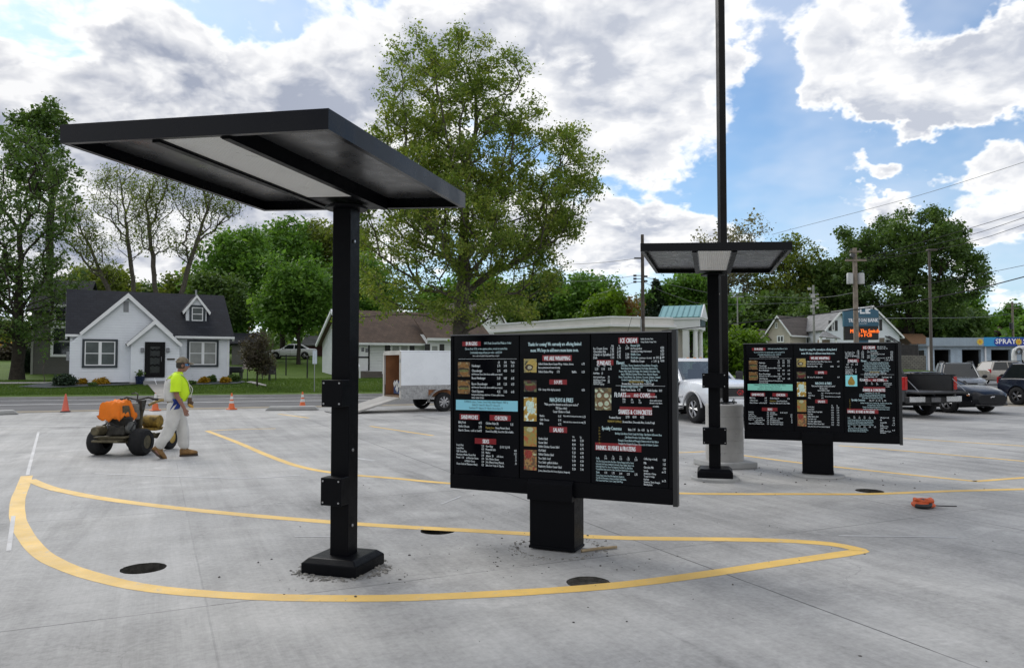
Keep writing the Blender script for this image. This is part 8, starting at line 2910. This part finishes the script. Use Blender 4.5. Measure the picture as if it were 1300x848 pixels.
def grow(trunk, targets, rs, tip=.012, base_r=.4, alpha=.35, step=.7, up=.35, power=2.3, droop=0.0):
    """branches: every target is joined to the nearest part of the tree that leads to it"""
    pos = [np.array(p, float) for p in trunk]
    par = [-1] + list(range(len(trunk) - 1))
    dist = [0.0]
    for i in range(1, len(trunk)):
        dist.append(dist[-1] + np.linalg.norm(pos[i] - pos[i - 1]))
    trunk0 = np.array(trunk[0], float)
    order = np.argsort(np.linalg.norm(targets - np.array(trunk[len(trunk) // 2]), axis=1))
    paths = []
    lock = max(2, int(len(trunk) * .22))
    tips = []
    for t in targets[order]:
        PA = np.array(pos)
        d = np.linalg.norm(PA - t, axis=1)
        cost = d + alpha * np.array(dist)
        cost += np.where(PA[:, 2] > t[2] - up * d, 2.0 * (PA[:, 2] - (t[2] - up * d)), 0)
        cost[:lock] += 50
        i = int(np.argmin(cost))
        p0 = PA[i]
        L = d[i]
        n = max(1, int(L / step))
        dirp = p0 - pos[par[i]] if par[i] >= 0 else np.array([0, 0, 1.0])
        dirp = dirp / (np.linalg.norm(dirp) + 1e-9)
        ctrl = p0 + dirp * L * .28 + np.array([0, 0, L * .06]) + rs.normal(size=3) * L * .06
        prev = i
        pth = [i]
        for k_ in range(1, n + 1):
            u = k_ / n
            q = (1 - u) ** 2 * p0 + 2 * u * (1 - u) * ctrl + u * u * t
            if k_ < n:
                q = q + rs.normal(size=3) * .05 * min(L, 2)
            pos.append(q)
            par.append(prev)
            dist.append(dist[prev] + np.linalg.norm(q - pos[prev]))
            prev = len(pos) - 1
            pth.append(prev)
        paths.append(pth)
        tips.append(prev)
    N = len(pos)
    w = np.zeros(N)
    w[tips] += 1
    for i in range(N - 1, 0, -1):
        w[par[i]] += w[i]
    # trunk nodes come first, so a second sweep keeps their order right
    w = np.zeros(N)
    for tp in tips:
        i = tp
        while i >= 0:
            w[i] += 1
            i = par[i]
    rad = tip * np.maximum(w, 1) ** (1 / power)
    sc = base_r / rad[0]
    rad = np.where(rad > tip * 1.01, tip + (rad - tip) * (base_r - tip) / max(rad[0] - tip, 1e-6), tip)
    return np.array(pos), par, rad, paths, tips


def limbs_mesh(pos, par, rad, trunk_n, paths, mat, parent, flare=1.35):
    V, F = [], []
    base = 0
    allp = [list(range(trunk_n))] + paths
    for pi, pth in enumerate(allp):
        P = pos[pth]
        r = rad[pth].copy()
        if pi > 0:
            r[0] = min(r[0], r[1] * 1.25)
        elif flare:
            r[0] *= flare
        k_ = 10 if pi == 0 else (6 if r[0] > .06 else 4)
        n = len(P)
        T = np.gradient(P, axis=0)
        T /= np.linalg.norm(T, axis=1)[:, None] + 1e-9
        ref = np.where(np.abs(T[:, 2:3]) < .9, np.array([[0, 0, 1.0]]), np.array([[1.0, 0, 0]]))
        S_ = np.cross(T, ref)
        S_ /= np.linalg.norm(S_, axis=1)[:, None] + 1e-9
        U_ = np.cross(S_, T)
        an = np.linspace(0, 2 * np.pi, k_, endpoint=False)
        ring = P[:, None, :] + (S_[:, None, :] * np.cos(an)[None, :, None] + U_[:, None, :] * np.sin(an)[None, :, None]) * r[:, None, None]
        V.append(ring.reshape(-1, 3))
        i = np.arange(n - 1)[:, None] * k_
        j = np.arange(k_)[None, :]
        j2 = (j + 1) % k_
        f = np.stack([i + j, i + j2, i + k_ + j2, i + k_ + j], axis=-1).reshape(-1, 4) + base
        F.append(f)
        base += n * k_
    return npmesh('trunk', np.concatenate(V), np.concatenate(F), mat, parent, True)


def blob_points(rs, ells, n, shell=0.55):
    """points inside a crown made of ellipsoids, denser towards its outside"""
    vol = np.array([e[3] * e[4] * e[5] for e in ells])
    pick = rs.choice(len(ells), n, p=vol / vol.sum())
    d = rs.normal(size=(n, 3))
    d /= np.linalg.norm(d, axis=1)[:, None]
    r = (shell + (1 - shell) * rs.random(n)) ** .8
    r = np.where(rs.random(n) < .3, rs.random(n) ** .5, r)
    E = np.array(ells)[pick]
    return E[:, :3] + d * E[:, 3:6] * r[:, None]


def tree(label, px, Y, trunk_top, ells, n_t, base_r, leaf, bark=BARK_D, per=26, spread=.45, size=.16, seed=1, lean=(0, 0), name='tree', cat='tree', alpha=.35, tip=.014, group=None, up=.35, shell=.55, base=None, flat_=.35, drop=0.0, trunk_from=None, power=2.3):
    """ells are relative to the base: (x, y, z, rx, ry, rz)"""
    rs = np.random.RandomState(seed)
    b = base if base is not None else onto(px, Y)
    t = thing(name, label, cat, b, 0, group)
    nz_ = max(5, int(trunk_top / .8))
    tr_ = []
    for i in range(nz_ + 1):
        z = trunk_top * i / nz_
        tr_.append((lean[0] * (z / trunk_top) ** 1.3 + (rs.normal() * .04 if i else 0), lean[1] * z / trunk_top + (rs.normal() * .04 if i else 0), z - (.15 if i == 0 else 0)))
    T = blob_points(rs, ells, n_t, shell)
    T = T[T[:, 2] > .8] if trunk_top > 3 else T
    pos, par, rad, paths, tips = grow(tr_, T, rs, tip, base_r, alpha, up=up, power=power)
    limbs_mesh(pos, par, rad, len(tr_), paths, bark, t)
    if per:
        thin = np.where(rad < tip * 2.2)[0]
        thin = thin[thin >= len(tr_)]
        extra = rs.choice(thin, min(len(thin), int(len(tips) * .7)), replace=False) if len(thin) else []
        C = np.concatenate([pos[tips], pos[extra]]) if len(extra) else pos[tips]
        leaves(C, per, spread, size, rs, 'crown', leaf, t, flat_, drop)
    return t


# ---- the big spreading oak behind the near board
def V3(px, py, Y, b):
    q = A(px, py, Y)
    return (q.x - b.x, q.y - b.y, q.z - b.z)


b = onto(583, 43)
sc_ = 43 / FPX
ce = lambda px, py, rxp, ryp, dy=0, ry_=None: (*V3(px, py, 43, b)[:1], dy, V3(px, py, 43, b)[2], rxp * sc_, (ry_ or rxp) * sc_, ryp * sc_)
big = [ce(545, 130, 75, 95), ce(640, 130, 50, 70), ce(505, 200, 50, 75), ce(580, 70, 45, 40), ce(600, 180, 80, 80), ce(700, 230, 66, 85), ce(665, 270, 85, 55), ce(500, 290, 60, 60), ce(480, 350, 45, 40, 1), ce(520, 375, 60, 28, -1.5), ce(640, 340, 75, 45), ce(690, 330, 45, 45, 1), ce(560, 250, 90, 70, 0, 110),
       ce(585, 300, 90, 60, -3, 80), ce(600, 395, 60, 18, -3), ce(735, 190, 30, 50), ce(470, 240, 25, 60), ce(650, 400, 45, 16, -2), ce(450, 395, 25, 20, 0)]
tree('tall spreading green oak with a thick grey trunk behind the near menu board', 583, 43, 13.5, big, 1250, .46, LEAF_PIN, BARK_G, 62, .27, .066, 21, lean=(.5, 0), name='oak_tree', alpha=.30, tip=.016, up=.22, base=b, shell=.5, power=2.1)

# ---- dark oak at the left edge
b = onto(22, 49)
sc_ = 49 / FPX
ce = lambda px, py, rxp, ryp, dy=0, ry_=None: (V3(px, py, 49, b)[0], dy, V3(px, py, 49, b)[2], rxp * sc_, (ry_ or rxp) * sc_, ryp * sc_)
lo = [ce(0, 300, 85, 70), ce(40, 380, 70, 55), ce(20, 220, 55, 70), ce(-40, 360, 80, 70), ce(30, 420, 60, 22), ce(60, 250, 30, 60), ce(-60, 250, 70, 80), ce(65, 340, 30, 40)]
tree('dark leafy tree at the left edge shading the grey house', 22, 49, 9.5, lo, 640, .38, LEAF_DARK, BARK_D, 28, .36, .085, 5, name='shade_tree', base=b, up=.15)
b2_ = onto(60, 56)
sc_ = 56 / FPX
ce2 = lambda px, py, rxp, ryp, dy=0: (V3(px, py, 56, b2_)[0], dy, V3(px, py, 56, b2_)[2], rxp * sc_, rxp * sc_, ryp * sc_)
tree('thin upright tree with bare twiggy top behind the left end of the near canopy', 60, 56, 15, [ce2(60, 170, 25, 45), ce2(40, 200, 30, 60), ce2(85, 240, 20, 45), ce2(20, 180, 20, 35), ce2(65, 145, 14, 20), ce2(45, 150, 10, 20)], 170, .26, LEAF_DARK, BARK_D, 22, .28, .14, 15, name='upright_tree', base=b2_, up=.6)

# ---- three nearly bare trees behind the white house
for i, (px, Y, top, mids, lab) in enumerate((
        (166, 66, (86, 255), ((120, 320, 22, 30), (100, 290, 25, 30), (75, 270, 22, 28), (140, 345, 14, 16)), 'thin bare tree slanting far to the left behind the white house roof'),
        (176, 70, (150, 208), ((165, 300, 26, 26), (150, 250, 26, 40), (180, 235, 22, 40), (130, 240, 22, 36), (160, 205, 20, 20)), 'nearly bare straight tree behind the middle of the white house roof'),
        (204, 64, (184, 235), ((196, 300, 22, 26), (180, 255, 20, 34), (207, 250, 18, 30), (215, 225, 16, 24)), 'nearly bare upright tree just left of the dormer of the white house'),
        (211, 62, (275, 228), ((235, 310, 22, 22), (255, 270, 26, 30), (280, 255, 26, 26), (240, 245, 20, 30), (292, 265, 16, 16), (262, 225, 18, 20)), 'nearly bare tree leaning right behind the dormer of the white house'))):
    b = onto(px, Y)
    sc_ = Y / FPX
    el_ = [(V3(u, v, Y, b)[0], 0, V3(u, v, Y, b)[2], ru * sc_, ru * sc_, rv * sc_) for u, v, ru, rv in mids]
    tp = V3(top[0], top[1], Y, b)
    tree(lab, px, Y, tp[2] * .93, el_, 280, .19, LEAF_YEL, BARK_G, 13, .34, .068, 31 + i, lean=(tp[0] * .93, 0), name='bare_tree', base=b, up=.55, tip=.012, group='nearly bare trees behind the white house', alpha=.22, power=1.9)

# ---- background trees: each its own place, width and height
def crowd(kind):
    return {'round': [(0, 0, .62, .42, .42, .36), (-.2, .1, .5, .28, .3, .26), (.2, -.1, .52, .3, .28, .26), (.05, .0, .80, .26, .26, .20), (-.12, -.1, .72, .26, .26, .2)],
            'tall': [(0, 0, .55, .30, .30, .40), (.12, 0, .75, .22, .22, .22), (-.14, .1, .62, .24, .24, .25), (.02, 0, .40, .34, .32, .22)],
            'wide': [(0, 0, .62, .36, .36, .30), (-.28, 0, .55, .26, .28, .24), (.28, 0, .56, .26, .28, .24), (.1, .1, .80, .24, .24, .18), (-.12, 0, .78, .22, .22, .18)]}[kind]


def bgtree(label, px, Y, ytop, wpx, kind, leaf, seed, n=190, per=80, size=.30, spread=.66, name='tree', group=None, bark=BARK_D, zbase=None, r=.3, shell=.6, up=.15):
    b = onto(px, Y)
    h = A(px, ytop, Y).z - b.z
    w = wpx * Y / FPX
    el_ = [(x * w, y * w, z * h, rx_ * w, ry_ * w, rz_ * h) for x, y, z, rx_, ry_, rz_ in crowd(kind)]
    rj = random.Random(seed)
    for _ in range(9):                       # boughs that stick out make the outline uneven
        a, zz = rj.uniform(0, 2 * math.pi), rj.uniform(.38, .92)
        rr = (.46 if zz < .75 else .30) * w
        q = rj.uniform(.06, .13)
        el_.append((rr * math.cos(a), rr * math.sin(a) * .9, zz * h, q * w * 1.2, q * w * 1.2, q * h))
    return tree(label, px, Y, h * .55, el_, n, r, leaf, bark, per, spread, size * .78, seed, name=name, base=b, group=group, up=up, shell=shell, tip=.03)


gB = 'green trees behind the lawn between the houses'
bgtree('bright green tree right behind the right corner of the white house', 300, 82, 282, 110, 'tall', LEAF_MID, 41, 240, group=gB, size=.22, spread=.6)
bgtree('bright green tree standing over the white sedan', 358, 92, 278, 120, 'round', LEAF_MID, 42, 240, group=gB, size=.24, spread=.65)
bgtree('mid green tree directly behind the near canopy pole', 425, 96, 272, 120, 'round', LEAF_YEL, 43, 210, group=gB, size=.25, spread=.7)
bgtree('low leafy tree whose trunk stands in front of the white sedan', 379, 68, 330, 100, 'wide', LEAF_MID, 44, 200, group=gB, size=.18, spread=.5, r=.16)
bgtree('green tree between the brown roofed house and the sedan', 452, 84, 322, 100, 'round', LEAF_MID, 45, 150, group=gB, size=.24)
bgtree('shaded green tree just right of the white house corner', 275, 72, 345, 70, 'wide', LEAF_DARK, 46, 150, group=gB, size=.2, spread=.5, r=.2)
gW = 'trees far behind the white house'
bgtree('yellow green tree low behind the ridge of the white house, left part', 120, 105, 338, 110, 'wide', LEAF_YEL, 51, 150, group=gW, size=.32)
bgtree('dark tree low behind the ridge of the white house, middle part', 190, 115, 362, 100, 'wide', LEAF_DARK, 52, 130, group=gW, size=.34)
bgtree('yellow green tree behind the right end of the white house ridge', 250, 105, 345, 90, 'round', LEAF_YEL, 53, 130, group=gW, size=.30)
bgtree('shrubby tree far left behind the dark leafy tree', 10, 95, 415, 60, 'wide', LEAF_YEL, 54, 80, group=gW, size=.3)
gC = 'trees behind the bank'
bgtree('round dark green tree behind the left end of the bank', 690, 112, 350, 90, 'round', LEAF_DARK, 61, 140, group=gC, size=.34)
bgtree('leafy green tree standing highest behind the bank roof', 745, 108, 352, 95, 'round', LEAF_MID, 62, 190, group=gC, size=.28, spread=.7)
bgtree('small bright green tree behind the middle of the bank roof', 767, 98, 374, 55, 'round', LEAF_LIME, 63, 110, group=gC, size=.25, spread=.6)
bgtree('rust tinged small tree behind the bank roof beside the bright green one', 790, 100, 379, 55, 'round', LEAF_RUST, 64, 90, per=30, group=gC, size=.25)
bgtree('pale thin leaved tree just left of the fir', 815, 118, 372, 50, 'tall', LEAF_PALE, 65, 90, per=20, group=gC, size=.25)
bgtree('tall green tree behind the teal portico roof', 878, 105, 340, 90, 'tall', LEAF_MID, 66, 230, group=gC, size=.30)
bgtree('dark green tree low between portico and beige house', 925, 120, 385, 80, 'wide', LEAF_DARK, 67, 140, group=gC, size=.34)
gD = 'trees behind the far houses'
bgtree('pale spring tree in blossom rising above the far canopy', 925, 125, 277, 110, 'tall', LEAF_PALE, 71, 260, per=22, group=gD, size=.26, spread=.7, bark=BARK_G, r=.45, up=.4)
bgtree('airy pale green tree right of the far canopy', 1000, 118, 292, 120, 'tall', LEAF_YEL, 72, 260, per=30, group=gD, size=.26, spread=.7, bark=BARK_D, r=.5, up=.4)
bgtree('dark green tree behind the beige house roof', 985, 112, 372, 120, 'wide', LEAF_DARK, 73, 180, group=gD, size=.34)
bgtree('olive green tree between the beige house and the giant maple', 1050, 118, 330, 90, 'round', LEAF_DARK, 74, 190, group=gD, size=.32)
# the giant maple right of the bank sign
b = onto(1152, 112)
sc_ = 112 / FPX
ce = lambda px, py, rxp, ryp, dy=0, ry_=None: (V3(px, py, 112, b)[0], dy, V3(px, py, 112, b)[2], rxp * sc_, (ry_ or rxp) * sc_, ryp * sc_)
mp = [ce(1150, 315, 70, 45), ce(1110, 330, 45, 40), ce(1190, 330, 50, 45), ce(1160, 285, 45, 18), ce(1085, 350, 30, 35), ce(1225, 352, 30, 18), ce(1130, 380, 60, 40), ce(1180, 390, 40, 30), ce(1200, 365, 45, 25), ce(1100, 300, 30, 20)]
tree('giant dark green maple towering behind the white gabled house', 1152, 112, 15, mp, 330, .75, LEAF_DARK, BARK_D, 105, .58, .19, 75, lean=(1.2, 0), name='maple_tree', base=b, up=.12, tip=.035, group=gD, shell=.72)
bgtree('green tree behind the left bays of the car wash', 1200, 122, 378, 95, 'round', LEAF_DARK, 76, 180, group=gD, size=.34)
bgtree('lighter green tree above the car wash fascia', 1226, 130, 374, 60, 'tall', LEAF_MID, 77, 150, group=gD, size=.34)
bgtree('tall slim green tree beside the distant utility pole', 1283, 150, 386, 55, 'tall', LEAF_MID, 78, 150, group=gD, size=.36)
bgtree('dark reddish tree low behind the car wash sign', 1262, 150, 412, 80, 'wide', LEAF_PURP, 79, 120, group=gD, size=.38)
bgtree('green tree leaving the frame behind the car wash sign', 1320, 140, 395, 70, 'round', LEAF_MID, 80, 120, group=gD, size=.36)
bgtree('dark green tree above the privacy fence', 1160, 125, 398, 100, 'wide', LEAF_DARK, 81, 160, group=gD, size=.34)
bgtree('dark green tree behind the gap between the two far houses', 1030, 106, 392, 70, 'wide', LEAF_DARK, 83, 130, group=gD, size=.32)
bgtree('green tree behind the oak and the dark roofed house', 600, 120, 345, 140, 'wide', LEAF_MID, 82, 150, group=gC, size=.34)

# fir with layered boughs
b = onto(833, 104)
fh = A(833, 352, 104).z - b.z
fr_ = thing('fir_tree', 'dark layered fir tree right of the bank pole', 'tree', b, 0, gC)
rs = np.random.RandomState(9)
MB().tube([(0, 0, -.2), (0, 0, fh * .6), (0, 0, fh)], [.28, .16, .03], 8).build('trunk', BARK_D, fr_, smooth=True)
C = []
for z in np.arange(1.5, fh - .2, .62):
    rmax = (fh - z) / fh * 3.9 + .25
    for a in rs.uniform(0, 6.28, 9):
        rr_ = rmax * rs.uniform(.65, 1.05)
        for u in np.linspace(.15, 1, 7):
            C.append((math.cos(a) * rr_ * u, math.sin(a) * rr_ * u, z - .5 * u * u + .12))
leaves(np.array(C), 9, .17, .17, rs, 'crown', LEAF_FIR, fr_, 1.0)

# far wood closing the horizon
rs = np.random.RandomState(12)
C = []
for x in np.arange(-260, 330, 1.8):
    Y = 190 + 25 * math.sin(x * .05) + abs(x) * .12
    hgt = 7 + 3.0 * math.sin(x * .11) + 2 * math.sin(x * .31 + 1) + rs.uniform(-1, 2)
    for k_ in range(9):
        C.append((x + rs.normal() * 1.5, Y + rs.normal() * 4, H(x, Y) + hgt * rs.uniform(.05, 1.0)))
wood = leaves(np.array(C), 14, 1.1, .75, rs, 'far_wood', LEAF_DARK, None)
tag(wood, kind='stuff')


# ---- shrubs
def shrub(label, px, py, w, h, leaf, seed, n=110, per=16, size=.05, name='shrub', cat='shrub', spiky=False, base=None, group=None):
    b = base if base is not None else GT(px, py)
    rs = np.random.RandomState(seed)
    t = thing(name, label, cat, b, 0, group)
    if spiky:
        pts = blob_points(rs, [(0, 0, h * .35, w * .5, w * .5, h * .4), (0, 0, h * .62, w * .33, w * .33, h * .36)], n, .3)
    else:
        pts = blob_points(rs, [(0, 0, h * .45, w * .5, w * .5, h * .5), (w * .15, 0, h * .5, w * .36, w * .36, h * .48), (-w * .15, 0, h * .42, w * .38, w * .38, h * .42)], n, .5)
    pts = pts[pts[:, 2] > .03]
    mb = MB()
    for p in pts[::max(1, len(pts) // 14)]:
        mb.tube([(0, 0, -.05), (p[0] * .4, p[1] * .4, p[2] * .6), tuple(p)], [.02, .014, .006], 4)
    mb.build('stem', BARK_D, t, fix=False)
    leaves(pts, per, w * .09, size, rs, 'foliage', leaf, t)
    return t


shrub('dark low juniper at the left corner of the white house', 82, 490.5, 1.05, .62, LEAF_FIR, 1, 160, name='juniper')
gS = 'shrubs in the planting bed of the white house'
shrub('golden yellow shrub nearest the left corner of the white house', 103, 488.5, .55, .33, LEAF_GOLD, 2, group=gS)
shrub('golden yellow shrub left of the tall dark shrub under the left window', 129, 488.5, .70, .34, LEAF_GOLD, 3, group=gS)
shrub('golden yellow shrub under the right window of the white house', 259, 487, .50, .34, LEAF_GOLD, 4, group=gS)
shrub('golden yellow shrub at the right corner of the white house', 286, 487, .52, .36, LEAF_GOLD, 5, group=gS)
shrub('round dark shrub between the two golden shrubs of the left bed', 115, 487, .50, .48, LEAF_DARK, 6, group=gS)
shrub('tall dark upright shrub beside the left window', 144, 485.5, .48, .85, LEAF_DARK, 7, spiky=True, group=gS)
shrub('tall dark upright shrub left of the right window', 242, 485, .50, .85, LEAF_DARK, 8, spiky=True, group=gS)
shrub('round dark shrub between the golden shrubs of the right bed', 268.5, 486, .48, .42, LEAF_DARK, 9, group=gS)
shrub('flat dark shrub beside the steps of the white house', 242, 488.5, .45, .2, LEAF_DARK, 10, group=gS)
shrub('low dark shrub just past the right corner of the white house', 297, 485.5, .65, .45, LEAF_DARK, 12, group=gS)
shrub('tiny dark tuft in the left bed below the round dark shrub', 118, 490.5, .35, .18, LEAF_DARK, 13, group=gS)
shrub('dark tall conifer bush against the grey house wall', 34, 466, 1.0, 2.0, LEAF_FIR, 14, 200, size=.09, spiky=True, base=onto(34, 55))
shrub('small reddish bush far left on the lawn', 9, 452, 1.6, 1.2, LEAF_PURP, 15, 150, size=.1, base=onto(9, 66))
shrub('yellow flowering bush far back at the left edge', 3, 445, 2.4, 1.3, LEAF_GOLD, 16, 150, size=.12, base=onto(3, 85))
shrub('round bright green bush right of the tall lamp pole', 938, 470, 4.4, 4.0, LEAF_LIME, 17, 420, 34, .14, name='bush', cat='bush', base=onto(938, 66))
shrub('green bush behind the right column of the bank portico', 903, 470, 2.4, 3.2, LEAF_MID, 18, 260, 26, .13, name='bush', cat='bush', base=onto(902, 72))
# potted plant by the door
q = W1.at(177.5, 482, VY - .25)
pl_ = W1.o + W1.n * (VY - .25) + W1.d * q[0]
pot = thing('plant_pot', 'square dark blue plant pot beside the steps of the white house', 'plant pot', (pl_.x, pl_.y, H(pl_.x, pl_.y) + .05), W1.a)
mb = MB().loft([[(-.19, -.19, 0), (.19, -.19, 0), (.19, .19, 0), (-.19, .19, 0)], [(-.24, -.24, .42), (.24, -.24, .42), (.24, .24, .42), (-.24, .24, .42)]])
mb.build('pot', pmat('navy_glaze', (.012, .02, .06), .25, 0, .1, 4), pot)
rs = np.random.RandomState(44)
leaves(np.array([(0, 0, .5), (.05, 0, .58), (-.06, .02, .55), (0, .04, .66)]), 22, .07, .07, rs, 'plant', LEAF_DARK, pot)
# small ornamental tree on the lawn
b = GT(327, 491)
sc_ = b.y / FPX
el_ = [(0, 0, 1.75, .75, .7, .8), (-.35, 0, 2.3, .45, .45, .5), (.25, 0, 2.6, .4, .4, .5), (.3, 0, 1.2, .5, .5, .5), (-.5, 0, 1.5, .35, .35, .4)]
tree('small purple brown ornamental tree on the lawn right of the white house', 327, b.y, 1.6, el_, 150, .045, LEAF_PURP, BARK_D, 22, .17, .05, 91, name='ornamental_tree', base=b, tip=.008, up=.1)
tree('slender newly planted sapling on the lawn by the left corner of the white house', 56, 41, 1.5, [(0, 0, 1.6, .25, .25, .5)], 14, .02, LEAF_MID, BARK_G, 6, .1, .04, 92, name='sapling', base=GT(56, 486), tip=.006)
# short ragged grass along the kerb and over the lawn
rs = np.random.RandomState(77)
n = 90000
xs_g = rs.uniform(-34, 4, n)
dd = rs.uniform(.25, 1, n) ** 2 * 14 + .1
ys_g = np.array([yfar(x) for x in xs_g]) + dd / .93
zs_g = np.array([H(x, y) for x, y in zip(xs_g, ys_g)])
P = np.stack([xs_g, ys_g, zs_g], 1)
# keep blades off the walks and beds
keep = np.ones(n, bool)
for nm in [o for o in bpy.data.objects if o.name.split('.')[0] in ('path', 'planting_bed')]:
    co = np.array([v.co[:2] for v in nm.data.vertices])
    from mathutils.geometry import intersect_point_tri_2d
    for pl in nm.data.polygons:
        a_, b_, c_ = [co[i] for i in pl.vertices[:3]]
        v0, v1 = c_ - a_, b_ - a_
        v2 = P[:, :2] - a_
        d00, d01, d11 = v0 @ v0, v0 @ v1, v1 @ v1
        d02, d12 = v2 @ v0, v2 @ v1
        den = d00 * d11 - d01 * d01
        if abs(den) < 1e-9: continue
        u = (d11 * d02 - d01 * d12) / den
        v = (d00 * d12 - d01 * d02) / den
        keep &= ~((u >= 0) & (v >= 0) & (u + v <= 1))
for Wd, L_, dp in ((W1, LW, DEP), (W2, L2W, D2), (Wg, Lg, 8)):
    rel = P[:, :2] - np.array(Wd.o)
    s_ = rel @ np.array(Wd.d)
    q_ = rel @ np.array(Wd.n)
    keep &= ~((s_ > -.3) & (s_ < L_ + .3) & (q_ > -1.4) & (q_ < dp))
P = P[keep]
n = len(P)
hgt = rs.uniform(.04, .10, n)
an = rs.uniform(0, 6.28, n)
dx, dy = np.cos(an) * .02, np.sin(an) * .02
lx, ly = rs.normal(size=n) * .03, rs.normal(size=n) * .03
V = np.empty((n, 3, 3))
V[:, 0] = P + np.stack([dx, dy, np.zeros(n)], 1)
V[:, 1] = P - np.stack([dx, dy, np.zeros(n)], 1)
V[:, 2] = P + np.stack([lx, ly, hgt], 1)
gr = npmesh('grass', V.reshape(-1, 3), np.arange(n * 3).reshape(n, 3), leafmat('grass_blade', [(.052, .10, .016), (.080, .14, .022), (.12, .18, .036)], .3))
tag(gr, kind='stuff')
